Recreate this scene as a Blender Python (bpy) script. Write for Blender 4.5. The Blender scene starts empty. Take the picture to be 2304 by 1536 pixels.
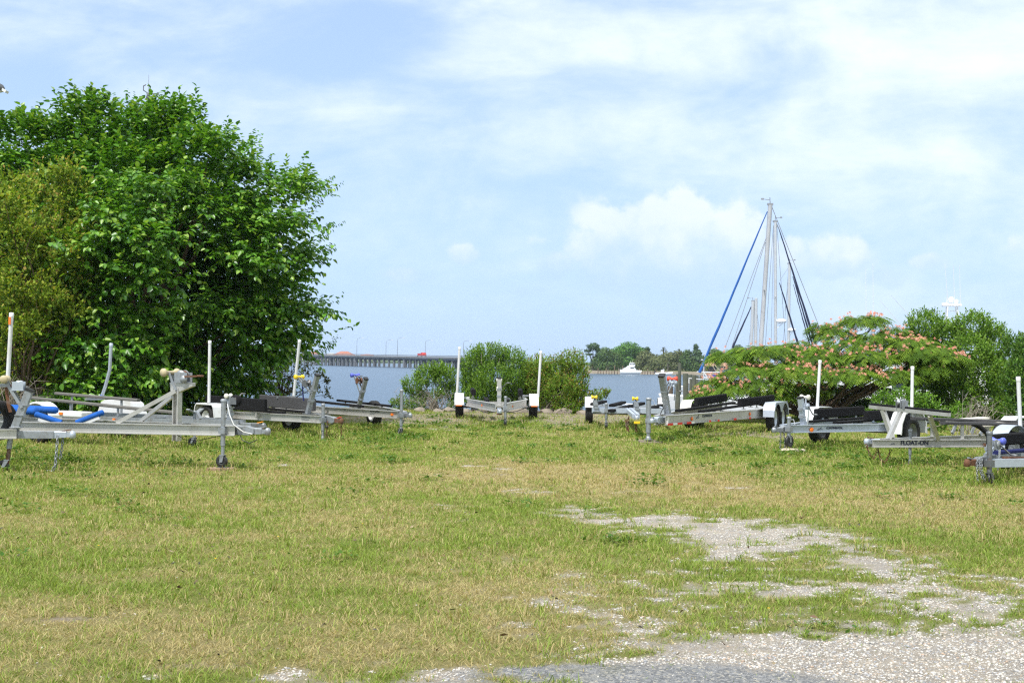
import bpy, math, random
import numpy as np
from mathutils import Vector, Matrix

random.seed(7)
RNG = np.random.default_rng(7)
scene = bpy.context.scene
COL = scene.collection
R = math.radians
PI = math.pi

# ------------------------------------------------------------------ camera
FPX = 2800.0                      # focal length in photograph pixels (2304 wide)
EYE = 1.6
CAM_ROT = Matrix.Rotation(R(90 + 0.92), 3, 'X') @ Matrix.Rotation(R(0.72), 3, 'Z')
cam_d = bpy.data.cameras.new('camera')
cam_d.sensor_width = 36.0
cam_d.lens = FPX / 2304 * 36
cam_d.clip_start = 0.1
cam_d.clip_end = 20000
cam = bpy.data.objects.new('camera', cam_d)
cam.matrix_world = Matrix.Translation((0, 0, EYE)) @ CAM_ROT.to_4x4()
COL.objects.link(cam)
scene.camera = cam


def ray(px, py):
    return CAM_ROT @ Vector(((px - 1152) / FPX, -(py - 768) / FPX, -1))


def at(px, py, Y):
    """world point seen at photo pixel (px, py) at distance Y"""
    d = ray(px, py)
    return Vector((0, 0, EYE)) + d * (Y / d.y)


def ground_at(px, py, z=0.0):
    d = ray(px, py)
    return Vector((0, 0, EYE)) + d * ((z - EYE) / d.z)


CRI = np.array(CAM_ROT.inverted())


def to_px(P):
    Q = (np.asarray(P) - np.array([0, 0, EYE])) @ CRI.T
    zz = np.maximum(-Q[:, 2], 0.05)
    return 1152 + FPX * Q[:, 0] / zz, 768 - FPX * Q[:, 1] / zz


# ------------------------------------------------------------------ noise
def vnoise(x, y, seed=0):
    xi = np.floor(x).astype(np.int64); yi = np.floor(y).astype(np.int64)
    xf = x - xi; yf = y - yi
    xf = xf * xf * (3 - 2 * xf); yf = yf * yf * (3 - 2 * yf)

    def h(a, b):
        n = (a * 374761393 + b * 668265263 + seed * 1442695041) & 0x7fffffff
        n = ((n ^ (n >> 13)) * 1274126177) & 0x7fffffff
        n = n ^ (n >> 16)
        return (n & 0xffff) / 65535.0
    return (h(xi, yi) * (1 - xf) + h(xi + 1, yi) * xf) * (1 - yf) + (h(xi, yi + 1) * (1 - xf) + h(xi + 1, yi + 1) * xf) * yf


def fbm(x, y, sc, oct=4, seed=0):
    v = 0; a = 0.5; t = 0
    for o in range(oct):
        v = v + a * vnoise(x * sc + 17.3 * o, y * sc - 9.1 * o, seed + o); t += a
        a *= 0.55; sc *= 2.03
    return v / t


def sstep(a, b, x):
    t = np.clip((x - a) / (b - a), 0, 1)
    return t * t * (3 - 2 * t)


# ------------------------------------------------------------------ materials
MATS = {}


def new_mat(name):
    m = bpy.data.materials.new(name); m.use_nodes = True
    nt = m.node_tree; nt.nodes.clear()
    out = nt.nodes.new('ShaderNodeOutputMaterial')
    MATS[name] = m
    return m, nt, out


def nd(nt, typ, **kw):
    n = nt.nodes.new(typ)
    for k, v in kw.items():
        setattr(n, k, v)
    return n


def simple(name, col, rough=0.5, metal=0.0, var=0.12, scale=9.0, bump=0.0, bscale=60.0, spec=0.5, stain=None, stain_amt=0.5, coat=0.0):
    m, nt, out = new_mat(name)
    b = nd(nt, 'ShaderNodeBsdfPrincipled')
    b.inputs['Roughness'].default_value = rough
    b.inputs['Metallic'].default_value = metal
    b.inputs['Specular IOR Level'].default_value = spec
    b.inputs['Coat Weight'].default_value = coat
    tc = nd(nt, 'ShaderNodeTexCoord')
    nz = nd(nt, 'ShaderNodeTexNoise'); nz.inputs['Scale'].default_value = scale; nz.inputs['Detail'].default_value = 6
    nt.links.new(tc.outputs['Object'], nz.inputs['Vector'])
    mx = nd(nt, 'ShaderNodeMix', data_type='RGBA')
    c = Vector(col)
    lo = c * (1 - var * 1.6); hi = c * (1 + var)
    mx.inputs['A'].default_value = (*lo, 1); mx.inputs['B'].default_value = (*[min(v, 1) for v in hi], 1)
    nt.links.new(nz.outputs['Fac'], mx.inputs['Factor'])
    src = mx.outputs['Result']
    if stain:
        n2 = nd(nt, 'ShaderNodeTexNoise'); n2.inputs['Scale'].default_value = scale * 0.55; n2.inputs['Detail'].default_value = 8
        n2.inputs['Roughness'].default_value = 0.7
        nt.links.new(tc.outputs['Object'], n2.inputs['Vector'])
        rp = nd(nt, 'ShaderNodeMapRange'); rp.inputs['From Min'].default_value = 0.62 - 0.25 * stain_amt; rp.inputs['From Max'].default_value = 0.8 - 0.2 * stain_amt
        nt.links.new(n2.outputs['Fac'], rp.inputs['Value'])
        m2 = nd(nt, 'ShaderNodeMix', data_type='RGBA')
        m2.inputs['B'].default_value = (*stain, 1)
        nt.links.new(rp.outputs['Result'], m2.inputs['Factor']); nt.links.new(src, m2.inputs['A'])
        src = m2.outputs['Result']
    nt.links.new(src, b.inputs['Base Color'])
    if bump:
        bz = nd(nt, 'ShaderNodeTexNoise'); bz.inputs['Scale'].default_value = bscale; bz.inputs['Detail'].default_value = 4
        nt.links.new(tc.outputs['Object'], bz.inputs['Vector'])
        bp = nd(nt, 'ShaderNodeBump'); bp.inputs['Strength'].default_value = bump; bp.inputs['Distance'].default_value = 0.02
        nt.links.new(bz.outputs['Fac'], bp.inputs['Height']); nt.links.new(bp.outputs['Normal'], b.inputs['Normal'])
    nt.links.new(b.outputs['BSDF'], out.inputs['Surface'])
    return m


def leaf_mat(name, trans=0.3, rough=0.45, spec=0.4, tint=(1.25, 1.25, 0.5)):
    m, nt, out = new_mat(name)
    a = nd(nt, 'ShaderNodeVertexColor', layer_name='Col')
    b = nd(nt, 'ShaderNodeBsdfPrincipled')
    b.inputs['Roughness'].default_value = rough; b.inputs['Specular IOR Level'].default_value = spec
    nt.links.new(a.outputs['Color'], b.inputs['Base Color'])
    t = nd(nt, 'ShaderNodeBsdfTranslucent')
    mul = nd(nt, 'ShaderNodeMix', data_type='RGBA', blend_type='MULTIPLY'); mul.inputs['Factor'].default_value = 1
    mul.inputs['B'].default_value = (*tint, 1)
    nt.links.new(a.outputs['Color'], mul.inputs['A']); nt.links.new(mul.outputs['Result'], t.inputs['Color'])
    ms = nd(nt, 'ShaderNodeMixShader'); ms.inputs['Fac'].default_value = trans
    nt.links.new(b.outputs['BSDF'], ms.inputs[1]); nt.links.new(t.outputs['BSDF'], ms.inputs[2])
    nt.links.new(ms.outputs['Shader'], out.inputs['Surface'])
    return m


simple('aluminium', (0.55, 0.54, 0.52), 0.45, 0.65, 0.10, 5, 0.05, 90, stain=(0.34, 0.31, 0.27), stain_amt=0.35)
simple('galvanised', (0.33, 0.355, 0.385), 0.5, 0.55, 0.2, 26, 0.05, 80, stain=(0.21, 0.20, 0.185), stain_amt=0.5)
simple('bright_galvanised', (0.48, 0.53, 0.61), 0.45, 0.5, 0.12, 22, 0.05, 80, stain=(0.4, 0.42, 0.45), stain_amt=0.25)
simple('dark_steel', (0.2, 0.21, 0.22), 0.5, 0.6, 0.2, 20, stain=(0.16, 0.09, 0.05), stain_amt=0.3)
simple('rusty_steel', (0.15, 0.066, 0.033), 0.85, 0.1, 0.4, 18, 0.3, 120, stain=(0.2, 0.19, 0.18), stain_amt=0.35)
simple('white_plastic', (0.68, 0.69, 0.71), 0.4, 0, 0.05, 4, stain=(0.50, 0.48, 0.42), stain_amt=0.4)
simple('pvc', (0.69, 0.70, 0.71), 0.4, 0, 0.05, 3, stain=(0.50, 0.47, 0.40), stain_amt=0.45)
simple('cream_fender', (0.72, 0.68, 0.6), 0.4, 0, 0.05, 4, stain=(0.5, 0.44, 0.36), stain_amt=0.3)
simple('black_carpet', (0.018, 0.018, 0.02), 0.95, 0, 0.4, 40, 0.5, 300, spec=0.1)
simple('faded_carpet', (0.085, 0.085, 0.09), 0.95, 0, 0.3, 30, 0.5, 300, spec=0.1)
simple('grey_carpet', (0.16, 0.155, 0.145), 0.95, 0, 0.2, 20, 0.4, 200, spec=0.1)
simple('blue_carpet', (0.02, 0.11, 0.42), 0.85, 0, 0.25, 12, 0.4, 200, spec=0.15)
simple('navy_carpet', (0.02, 0.025, 0.1), 0.9, 0, 0.25, 12, 0.4, 200, spec=0.15)
simple('rubber', (0.022, 0.022, 0.023), 0.75, 0, 0.3, 25, 0.2, 80, spec=0.25, stain=(0.07, 0.06, 0.05), stain_amt=0.3)
simple('black_plastic', (0.02, 0.02, 0.021), 0.45, 0, 0.2, 10)
simple('yellow_roller', (0.8, 0.55, 0.02), 0.4, 0, 0.1, 12)
simple('blue_roller', (0.10, 0.13, 0.58), 0.4, 0, 0.12, 12)
simple('tan_roller', (0.46, 0.39, 0.24), 0.5, 0, 0.15, 12)
simple('white_roller', (0.72, 0.7, 0.62), 0.5, 0, 0.1, 12)
simple('red_roller', (0.68, 0.07, 0.03), 0.45, 0, 0.12, 12)
simple('amber_lens', (0.85, 0.2, 0.02), 0.25, 0, 0.08, 30)
simple('red_tape', (0.7, 0.02, 0.02), 0.35, 0, 0.05, 30)
simple('white_tape', (0.8, 0.8, 0.78), 0.35, 0, 0.05, 30)
simple('orange_plastic', (0.85, 0.33, 0.02), 0.4, 0, 0.08, 12)
simple('lettering_navy', (0.015, 0.02, 0.05), 0.5, 0, 0.05, 12)
simple('lettering_grey', (0.06, 0.075, 0.09), 0.5, 0, 0.05, 12)
simple('old_wood', (0.26, 0.22, 0.17), 0.9, 0, 0.3, 14, 0.4, 60, stain=(0.14, 0.11, 0.08), stain_amt=0.5)
simple('plank_wood', (0.36, 0.25, 0.16), 0.9, 0, 0.25, 14, 0.4, 60, stain=(0.2, 0.15, 0.11), stain_amt=0.5)
simple('piling_wood', (0.115, 0.125, 0.09), 0.9, 0, 0.3, 6, 0.5, 40, stain=(0.10, 0.08, 0.055), stain_amt=0.55)
simple('bark_grey', (0.22, 0.19, 0.16), 0.9, 0, 0.3, 12, 0.5, 50)
simple('bark_brown', (0.13, 0.09, 0.06), 0.9, 0, 0.3, 12, 0.5, 50)
simple('twig_grey', (0.30, 0.26, 0.22), 0.9, 0, 0.25, 12)
simple('gelcoat', (0.8, 0.81, 0.82), 0.2, 0, 0.02, 2, coat=0.3)
simple('boat_glass', (0.02, 0.03, 0.045), 0.08, 0, 0.1, 4)
simple('mast_alloy', (0.62, 0.63, 0.64), 0.35, 0.5, 0.08, 3)
simple('old_mast', (0.46, 0.47, 0.49), 0.5, 0.3, 0.15, 2, stain=(0.24, 0.22, 0.22), stain_amt=0.3)
simple('blue_canvas', (0.012, 0.095, 0.35), 0.8, 0, 0.15, 6)
simple('indigo_canvas', (0.035, 0.035, 0.22), 0.85, 0, 0.2, 5)
simple('navy_canvas', (0.015, 0.022, 0.06), 0.85, 0, 0.2, 5)
simple('rope', (0.4, 0.36, 0.28), 0.9, 0, 0.2, 40)
simple('wire', (0.35, 0.36, 0.38), 0.4, 0.6, 0.1, 10)
simple('concrete', (0.17, 0.18, 0.195), 0.9, 0, 0.12, 0.2, stain=(0.13, 0.13, 0.13), stain_amt=0.4)
simple('pier_concrete', (0.17, 0.18, 0.20), 0.9, 0, 0.15, 0.2)
simple('concrete_dark', (0.05, 0.06, 0.085), 0.9, 0, 0.2, 0.2)
simple('terracotta', (0.36, 0.13, 0.075), 0.85, 0, 0.15, 0.3)
simple('stucco', (0.55, 0.5, 0.43), 0.9, 0, 0.08, 0.4)
simple('shingle', (0.36, 0.2, 0.13), 0.9, 0, 0.2, 2)
simple('siding', (0.14, 0.1, 0.085), 0.85, 0, 0.15, 1)
simple('red_paint', (0.5, 0.03, 0.02), 0.4, 0, 0.08, 2)
simple('lamp_grey', (0.12, 0.13, 0.14), 0.5, 0.3, 0.1, 8)
simple('sand', (0.42, 0.35, 0.26), 0.95, 0, 0.15, 0.5)
simple('limestone', (0.27, 0.23, 0.185), 0.92, 0, 0.25, 3, 0.7, 14, stain=(0.2, 0.17, 0.14), stain_amt=0.55)
simple('pale_limestone', (0.5, 0.44, 0.34), 0.92, 0, 0.2, 4, 0.6, 16, stain=(0.38, 0.33, 0.26), stain_amt=0.4)
leaf_mat('broad_leaf', 0.28, 0.38, 0.5)
leaf_mat('fine_leaf', 0.34, 0.6, 0.15)
leaf_mat('fern_leaf', 0.38, 0.6, 0.15)
leaf_mat('grass_blade', 0.3, 0.6, 0.2, (1.15, 1.1, 0.6))
leaf_mat('petal', 0.3, 0.8, 0.1, (1.1, 0.9, 0.9))
leaf_mat('pebble', 0.0, 0.85, 0.3)
M = MATS


# ------------------------------------------------------------------ mesh builder
class MB:
    def __init__(s):
        s.v = []; s.f = []; s.sm = []

    def add(s, vs, fs, smooth=False):
        b = len(s.v)
        s.v += [tuple(p) for p in vs]
        for f in fs:
            s.f.append(tuple(b + i for i in f)); s.sm.append(smooth)

    def box(s, c, size, rot=None):
        c = Vector(c); hx, hy, hz = size[0] / 2, size[1] / 2, size[2] / 2
        vs = [Vector((x, y, z)) for x in (-hx, hx) for y in (-hy, hy) for z in (-hz, hz)]
        if rot is not None:
            vs = [rot @ v for v in vs]
        s.add([c + v for v in vs], [(0, 1, 3, 2), (4, 6, 7, 5), (0, 4, 5, 1), (2, 3, 7, 6), (0, 2, 6, 4), (1, 5, 7, 3)])
        return s

    def sweep(s, prof, pts, up=(0, 0, 1), smooth=False, scale=None):
        """prof: closed 2D polygon (side, up); pts: polyline; mitred"""
        pts = [Vector(p) for p in pts]; n = len(pts); m = len(prof)
        rings = []
        for i, p in enumerate(pts):
            d0 = (pts[i] - pts[i - 1]).normalized() if i else None
            d1 = (pts[i + 1] - pts[i]).normalized() if i < n - 1 else None
            d = (d0 + d1).normalized() if d0 is not None and d1 is not None else (d0 if d1 is None else d1)
            u = Vector(up)
            side = d.cross(u)
            if side.length < 1e-4:
                side = d.cross(Vector((0, 1, 0)))
            side.normalize(); uu = side.cross(d).normalized()
            k = 1.0
            if d0 is not None and d1 is not None:
                k = 1 / max(0.4, math.cos(d0.angle(d1) / 2)) if abs(d0.cross(d1).dot(uu)) > 1e-6 else 1.0
            sc = scale[i] if scale else 1.0
            rings.append([p + side * (a * k * sc) + uu * (b * sc) for a, b in prof])
        vs = [v for r in rings for v in r]
        fs = []
        for i in range(n - 1):
            for j in range(m):
                a = i * m + j; b = i * m + (j + 1) % m
                fs.append((a, b, b + m, a + m))
        s.add(vs, fs, smooth)
        s.add(rings[0], [tuple(range(m))[::-1]]); s.add(rings[-1], [tuple(range(m))])
        return s

    def bar(s, p0, p1, w, h, up=(0, 0, 1)):
        return s.sweep([(-w / 2, -h / 2), (w / 2, -h / 2), (w / 2, h / 2), (-w / 2, h / 2)], [p0, p1], up)

    def ibeam(s, pts, w, h, t=0.012, up=(0, 0, 1)):
        a, b = w / 2, h / 2; c = t / 2
        return s.sweep([(-a, -b), (a, -b), (a, -b + t), (c, -b + t), (c, b - t), (a, b - t), (a, b), (-a, b), (-a, b - t), (-c, b - t), (-c, -b + t), (-a, -b + t)], pts, up)

    def tube(s, pts, r, n=8, up=(0, 0, 1)):
        k = len(pts)
        rs = r if isinstance(r, (list, tuple)) else [r] * k
        pts = [Vector(p) for p in pts]
        d = (pts[-1] - pts[0])
        if abs(d.normalized().dot(Vector(up))) > 0.97:
            up = (0.3, 1, 0)
        return s.sweep([(math.cos(2 * PI * i / n), math.sin(2 * PI * i / n)) for i in range(n)], pts, up, True, list(rs))

    def lathe(s, prof, c, axis, n=14, close=False):
        """prof: list of (r, h) along axis"""
        c = Vector(c); ax = Vector(axis).normalized()
        a = ax.cross(Vector((0, 0, 1)))
        if a.length < 1e-3:
            a = Vector((1, 0, 0))
        a.normalize(); b = ax.cross(a)
        vs = []; m = len(prof)
        for i in range(n):
            t = 2 * PI * i / n
            e = a * math.cos(t) + b * math.sin(t)
            vs += [c + e * r + ax * h for r, h in prof]
        fs = []
        for i in range(n):
            j = (i + 1) % n
            for k in range(m if close else m - 1):
                k2 = (k + 1) % m
                fs.append((i * m + k, j * m + k, j * m + k2, i * m + k2))
        s.add(vs, fs, True)
        return s

    def prism(s, poly, d):
        """poly: 3D planar polygon, d: extrusion vector"""
        poly = [Vector(p) for p in poly]; d = Vector(d); m = len(poly)
        vs = poly + [p + d for p in poly]
        fs = [tuple(range(m))[::-1], tuple(range(m, 2 * m))] + [(i, (i + 1) % m, m + (i + 1) % m, m + i) for i in range(m)]
        s.add(vs, fs)
        return s

    def chain(s, pts, r=0.006, link=0.05):
        """chain along polyline"""
        pts = [Vector(p) for p in pts]
        seg = []
        for a, b in zip(pts[:-1], pts[1:]):
            k = max(1, int(round((b - a).length / (link * 0.72))))
            for i in range(k):
                seg.append((a.lerp(b, i / k), (b - a).normalized()))
        for i, (p, d) in enumerate(seg):
            o = d.cross(Vector((0.37, 0.9, 0.2))).normalized()
            if i % 2:
                o = d.cross(o).normalized()
            ring = []
            for t in range(8):
                an = 2 * PI * t / 8
                ring.append(p + d * (math.cos(an) * link / 2) + o * (math.sin(an) * link * 0.3))
            nrm = d.cross(o)
            vs = []
            for t in range(8):
                q = ring[t]; rad = (q - p).normalized()
                vs += [q + rad * r, q + nrm * r, q - rad * r, q - nrm * r]
            fs = []
            for t in range(8):
                u = (t + 1) % 8
                for e in range(4):
                    g = (e + 1) % 4
                    fs.append((t * 4 + e, u * 4 + e, u * 4 + g, t * 4 + g))
            s.add(vs, fs, True)
        return s

    def build(s, name, mat, parent=None, bevel=0.0, loc=None):
        me = bpy.data.meshes.new(name)
        me.from_pydata(s.v, [], s.f)
        me.polygons.foreach_set('use_smooth', s.sm)
        me.materials.append(M[mat] if isinstance(mat, str) else mat)
        me.update()
        o = bpy.data.objects.new(name, me)
        COL.objects.link(o)
        if parent is not None:
            o.parent = parent
        if loc is not None:
            o.location = loc
        if bevel:
            b = o.modifiers.new('bevel', 'BEVEL'); b.width = bevel; b.segments = 2; b.limit_method = 'ANGLE'; b.angle_limit = R(40)
            b.harden_normals = False
        return o


def np_obj(name, V, F, col, mat, parent=None, smooth=False):
    """V (n,3), F (m,k) with constant k, col (n,3) or None"""
    me = bpy.data.meshes.new(name)
    n = len(V); m, k = F.shape
    me.vertices.add(n); me.vertices.foreach_set('co', np.ascontiguousarray(V, np.float32).ravel())
    me.loops.add(m * k); me.loops.foreach_set('vertex_index', np.ascontiguousarray(F, np.int32).ravel())
    me.polygons.add(m); me.polygons.foreach_set('loop_start', np.arange(0, m * k, k, dtype=np.int32))
    if smooth:
        me.polygons.foreach_set('use_smooth', np.ones(m, bool))
    me.update(calc_edges=True)
    if col is not None:
        at_ = me.attributes.new('Col', 'FLOAT_COLOR', 'POINT')
        c4 = np.ones((n, 4), np.float32); c4[:, :3] = np.clip(col, 0, 1)
        at_.data.foreach_set('color', c4.ravel())
    me.materials.append(M[mat] if isinstance(mat, str) else mat)
    o = bpy.data.objects.new(name, me); COL.objects.link(o)
    if parent is not None:
        o.parent = parent
    return o


def tag(o, label=None, cat=None, group=None, kind=None):
    if label: o['label'] = label
    if cat: o['category'] = cat
    if group: o['group'] = group
    if kind: o['kind'] = kind
    return o


def empty(name, loc=(0, 0, 0), rz=0.0, label=None, cat=None, group=None):
    o = bpy.data.objects.new(name, None); COL.objects.link(o)
    o.location = loc; o.rotation_euler = (0, 0, rz); o.empty_display_size = 0.2
    return tag(o, label, cat, group)


def sub(name, parent):
    o = bpy.data.objects.new(name, None); COL.objects.link(o); o.parent = parent
    return o
# ================================================================== light, sky, haze
SUN_EL, SUN_AZ = R(60), R(215)          # azimuth clockwise from +Y: behind the camera, to the left
sun_dir = Vector((math.sin(SUN_AZ) * math.cos(SUN_EL), math.cos(SUN_AZ) * math.cos(SUN_EL), math.sin(SUN_EL)))
sd = bpy.data.lights.new('sun', 'SUN'); sd.energy = 4.6; sd.angle = R(0.55); sd.color = (1.0, 0.965, 0.9)
so = bpy.data.objects.new('sun', sd); COL.objects.link(so)
so.rotation_euler = sun_dir.to_track_quat('Z', 'Y').to_euler()

world = bpy.data.worlds.new('World'); scene.world = world; world.use_nodes = True
wt = world.node_tree; wt.nodes.clear()
w_out = nd(wt, 'ShaderNodeOutputWorld'); w_bg = nd(wt, 'ShaderNodeBackground')
SKY_S = 0.12
w_bg.inputs['Strength'].default_value = SKY_S
sky = nd(wt, 'ShaderNodeTexSky', sky_type='NISHITA'); sky.sun_disc = False
sky.sun_elevation = SUN_EL; sky.sun_rotation = SUN_AZ; sky.air_density = 1.0; sky.dust_density = 0.6; sky.ozone_density = 1.6


def wmath(op, a, b=None, c=None, clamp=False):
    n = nd(wt, 'ShaderNodeMath', operation=op); n.use_clamp = clamp
    for i, x in enumerate((a, b, c)):
        if x is None: continue
        if isinstance(x, (int, float)): n.inputs[i].default_value = x
        else: wt.links.new(x, n.inputs[i])
    return n.outputs[0]


def wmix(f, a, b):
    n = nd(wt, 'ShaderNodeMix', data_type='RGBA')
    for s_, x in (('Factor', f), ('A', a), ('B', b)):
        if isinstance(x, (int, float)): n.inputs[s_].default_value = x
        elif isinstance(x, tuple): n.inputs[s_].default_value = (*x, 1)
        else: wt.links.new(x, n.inputs[s_])
    return n.outputs['Result']


def wrange(v, a, b, lo=0.0, hi=1.0, smooth=True):
    n = nd(wt, 'ShaderNodeMapRange'); n.interpolation_type = 'SMOOTHSTEP' if smooth else 'LINEAR'
    wt.links.new(v, n.inputs['Value'])
    n.inputs['From Min'].default_value = a; n.inputs['From Max'].default_value = b
    n.inputs['To Min'].default_value = lo; n.inputs['To Max'].default_value = hi
    return n.outputs['Result']


def wnoise(vec, scale, detail=6, rough=0.55, dist=0.0):
    n = nd(wt, 'ShaderNodeTexNoise'); n.inputs['Scale'].default_value = scale; n.inputs['Detail'].default_value = detail
    n.inputs['Roughness'].default_value = rough; n.inputs['Distortion'].default_value = dist
    wt.links.new(vec, n.inputs['Vector'])
    return n.outputs['Fac']


tc = nd(wt, 'ShaderNodeTexCoord')
sx = nd(wt, 'ShaderNodeSeparateXYZ'); wt.links.new(tc.outputs['Generated'], sx.inputs[0])
X, Y_, Z = sx.outputs
zc = wmath('ADD', wmath('MAXIMUM', Z, 0.0), 0.10)
cv = nd(wt, 'ShaderNodeCombineXYZ')
wt.links.new(wmath('DIVIDE', X, zc), cv.inputs[0]); wt.links.new(wmath('DIVIDE', Y_, zc), cv.inputs[1])
# bearing / slope coordinates (as a map of the sky to the north)
yc = wmath('MAXIMUM', Y_, 0.15)
U = wmath('DIVIDE', X, yc); V = wmath('DIVIDE', Z, yc)
cu = nd(wt, 'ShaderNodeCombineXYZ'); wt.links.new(U, cu.inputs[0]); wt.links.new(wmath('MULTIPLY', V, 1.25), cu.inputs[1])
rot = nd(wt, 'ShaderNodeMapping'); rot.inputs['Rotation'].default_value = (0, 0, R(-24)); rot.inputs['Scale'].default_value = (1.0, 2.1, 1)
wt.links.new(cu.outputs[0], rot.inputs[0])

n1 = wnoise(rot.outputs[0], 5.2, 9, 0.56, 0.5)       # broad bands of high cloud
n2 = wnoise(cu.outputs[0], 13.0, 9, 0.6, 0.3)       # wisps
n3 = wnoise(rot.outputs[0], 34.0, 6, 0.6, 0.2)
veil = wmath('ADD', wmath('ADD', wmath('MULTIPLY', n1, 0.62), wmath('MULTIPLY', n2, 0.28)), wmath('MULTIPLY', n3, 0.10))
# more veil up and to the right, thinner towards the horizon
bias = wmath('ADD', wmath('MULTIPLY', V, 0.55), wmath('MULTIPLY', U, 0.20))
for (px, py, rx, ry, wgt) in ((870, 70, 210, 55, .20), (720, 140, 150, 40, .14), (330, 120, 160, 40, .06), (1330, 200, 170, 50, .10), (20, 190, 120, 70, .10)):
    d = ray(px, py)
    du = wmath('MULTIPLY', wmath('SUBTRACT', U, d.x / d.y), FPX / rx); dv = wmath('MULTIPLY', wmath('SUBTRACT', V, d.z / d.y), FPX / ry)
    g = wmath('MULTIPLY', wmath('POWER', 2.718, wmath('MULTIPLY', wmath('ADD', wmath('MULTIPLY', du, du), wmath('MULTIPLY', dv, dv)), -0.8)), wgt)
    bias = wmath('SUBTRACT', bias, wmath('MULTIPLY', g, wmath('MULTIPLY', n2, 2.0)))
vf = wrange(wmath('ADD', veil, bias), 0.44, 0.87, 0.08, 0.97)
vf = wmath('MULTIPLY', vf, wrange(V, -0.02, 0.16, 0.30, 1.0))

base = nd(wt, 'ShaderNodeMix', data_type='RGBA', blend_type='MULTIPLY'); base.inputs['Factor'].default_value = 1.0
wt.links.new(sky.outputs[0], base.inputs['A']); base.inputs['B'].default_value = (0.92, 1.0, 1.12, 1)
blue = base.outputs['Result']
kk = 1.0 / SKY_S
thin = wmix(wrange(V, 0.0, 0.3, 0.80, 0.62), blue, (0.455 * kk, 0.645 * kk, 0.96 * kk))
veiled = wmix(vf, thin, (0.86 * kk, 0.94 * kk, 1.0 * kk))

# low cumulus: puffs at given bearings
cvec = nd(wt, 'ShaderNodeCombineXYZ'); wt.links.new(U, cvec.inputs[0]); wt.links.new(V, cvec.inputs[1])
cn = wnoise(cvec.outputs[0], 26.0, 10, 0.58, 0.1)
cn2 = wnoise(cvec.outputs[0], 9.0, 4, 0.5)
ctot = None
PUFFS = [(1490, 515, 175, 88, 1.0), (1420, 560, 130, 66, 1.0), (1655, 545, 125, 92, 0.85), (1560, 605, 290, 62, 0.85), (1400, 615, 150, 46, 0.7), (1530, 450, 50, 40, .7), (1760, 560, 70, 50, .6),
         (1247, 608, 50, 40, 0.85), (1045, 574, 50, 26, 0.7), (1885, 590, 92, 58, 0.85), (1960, 625, 100, 36, 0.6), (2095, 590, 60, 24, 0.6),
         (930, 620, 80, 20, 0.55), (1215, 655, 90, 18, 0.5), (2290, 560, 46, 34, 0.6), (1110, 645, 28, 16, 0.45), (1215, 545, 46, 24, 0.42)]
for (px, py, rx, ry, wgt) in PUFFS:
    d = ray(px, py)
    u0, v0 = d.x / d.y, d.z / d.y
    du = wmath('MULTIPLY', wmath('SUBTRACT', U, u0), FPX / rx)
    dv = wmath('MULTIPLY', wmath('SUBTRACT', V, v0), FPX / ry)
    r2 = wmath('ADD', wmath('MULTIPLY', du, du), wmath('MULTIPLY', dv, dv))
    g = wmath('MULTIPLY', wmath('POWER', 2.718, wmath('MULTIPLY', r2, -0.9)), wgt)
    ctot = g if ctot is None else wmath('MAXIMUM', ctot, g)
cden = wmath('ADD', ctot, wmath('MULTIPLY', wmath('SUBTRACT', cn, 0.5), 1.7))
cden = wmath('ADD', cden, wmath('MULTIPLY', wmath('SUBTRACT', cn2, 0.5), 0.35))
cfac = wmath('MULTIPLY', wrange(cden, 0.24, 0.56), wrange(ctot, 0.08, 0.4))
# cloud tops are sunlit, bases greyer
ctop = wrange(wmath('ADD', V, wmath('MULTIPLY', wmath('SUBTRACT', cn, 0.5), 0.09)), 0.066, 0.125)
ccol = wmix(ctop, (0.50 * kk, 0.665 * kk, 0.92 * kk), (0.93 * kk, 0.95 * kk, 0.99 * kk))
final = wmix(wmath('MULTIPLY', cfac, 0.55), veiled, ccol)
wt.links.new(final, w_bg.inputs['Color']); wt.links.new(w_bg.outputs[0], w_out.inputs['Surface'])

scene.view_settings.view_transform = 'Standard'; scene.view_settings.look = 'None'
scene.view_settings.exposure = 0.28; scene.view_settings.gamma = 1.0; scene.view_settings.use_curve_mapping = False
scene.cycles.use_denoising = False; scene.cycles.denoiser = 'OPENIMAGEDENOISE'; scene.cycles.denoising_input_passes = 'RGB_ALBEDO_NORMAL'; scene.cycles.denoising_prefilter = 'ACCURATE'
scene.cycles.max_bounces = 8; scene.cycles.transmission_bounces = 4; scene.cycles.diffuse_bounces = 4
scene.cycles.glossy_bounces = 3; scene.cycles.volume_bounces = 0
scene.cycles.filter_width = 1.3

# ================================================================== ground
WATER_Z = -1.85


def shore_y(x):
    return 41.0 + 1.2 * (fbm(x, x * 0 + 3.3, 0.22, 3, 5) - 0.5) + 0.012 * np.abs(x)


def ground_z(x, y):
    z = 0.05 * (fbm(x, y, 0.35, 3, 11) - 0.5) + 0.025 * (fbm(x, y, 2.2, 3, 21) - 0.5)
    e = shore_y(x)
    z = z - 2.6 * sstep(-0.3, 5.0, y - e)
    return z


def blobs(u, v, lst):
    t = np.zeros_like(u)
    for (px, py, rx, ry, w) in lst:
        t = t + w * np.exp(-((u - px) / rx) ** 2 - ((v - py) / ry) ** 2)
    return t


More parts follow.
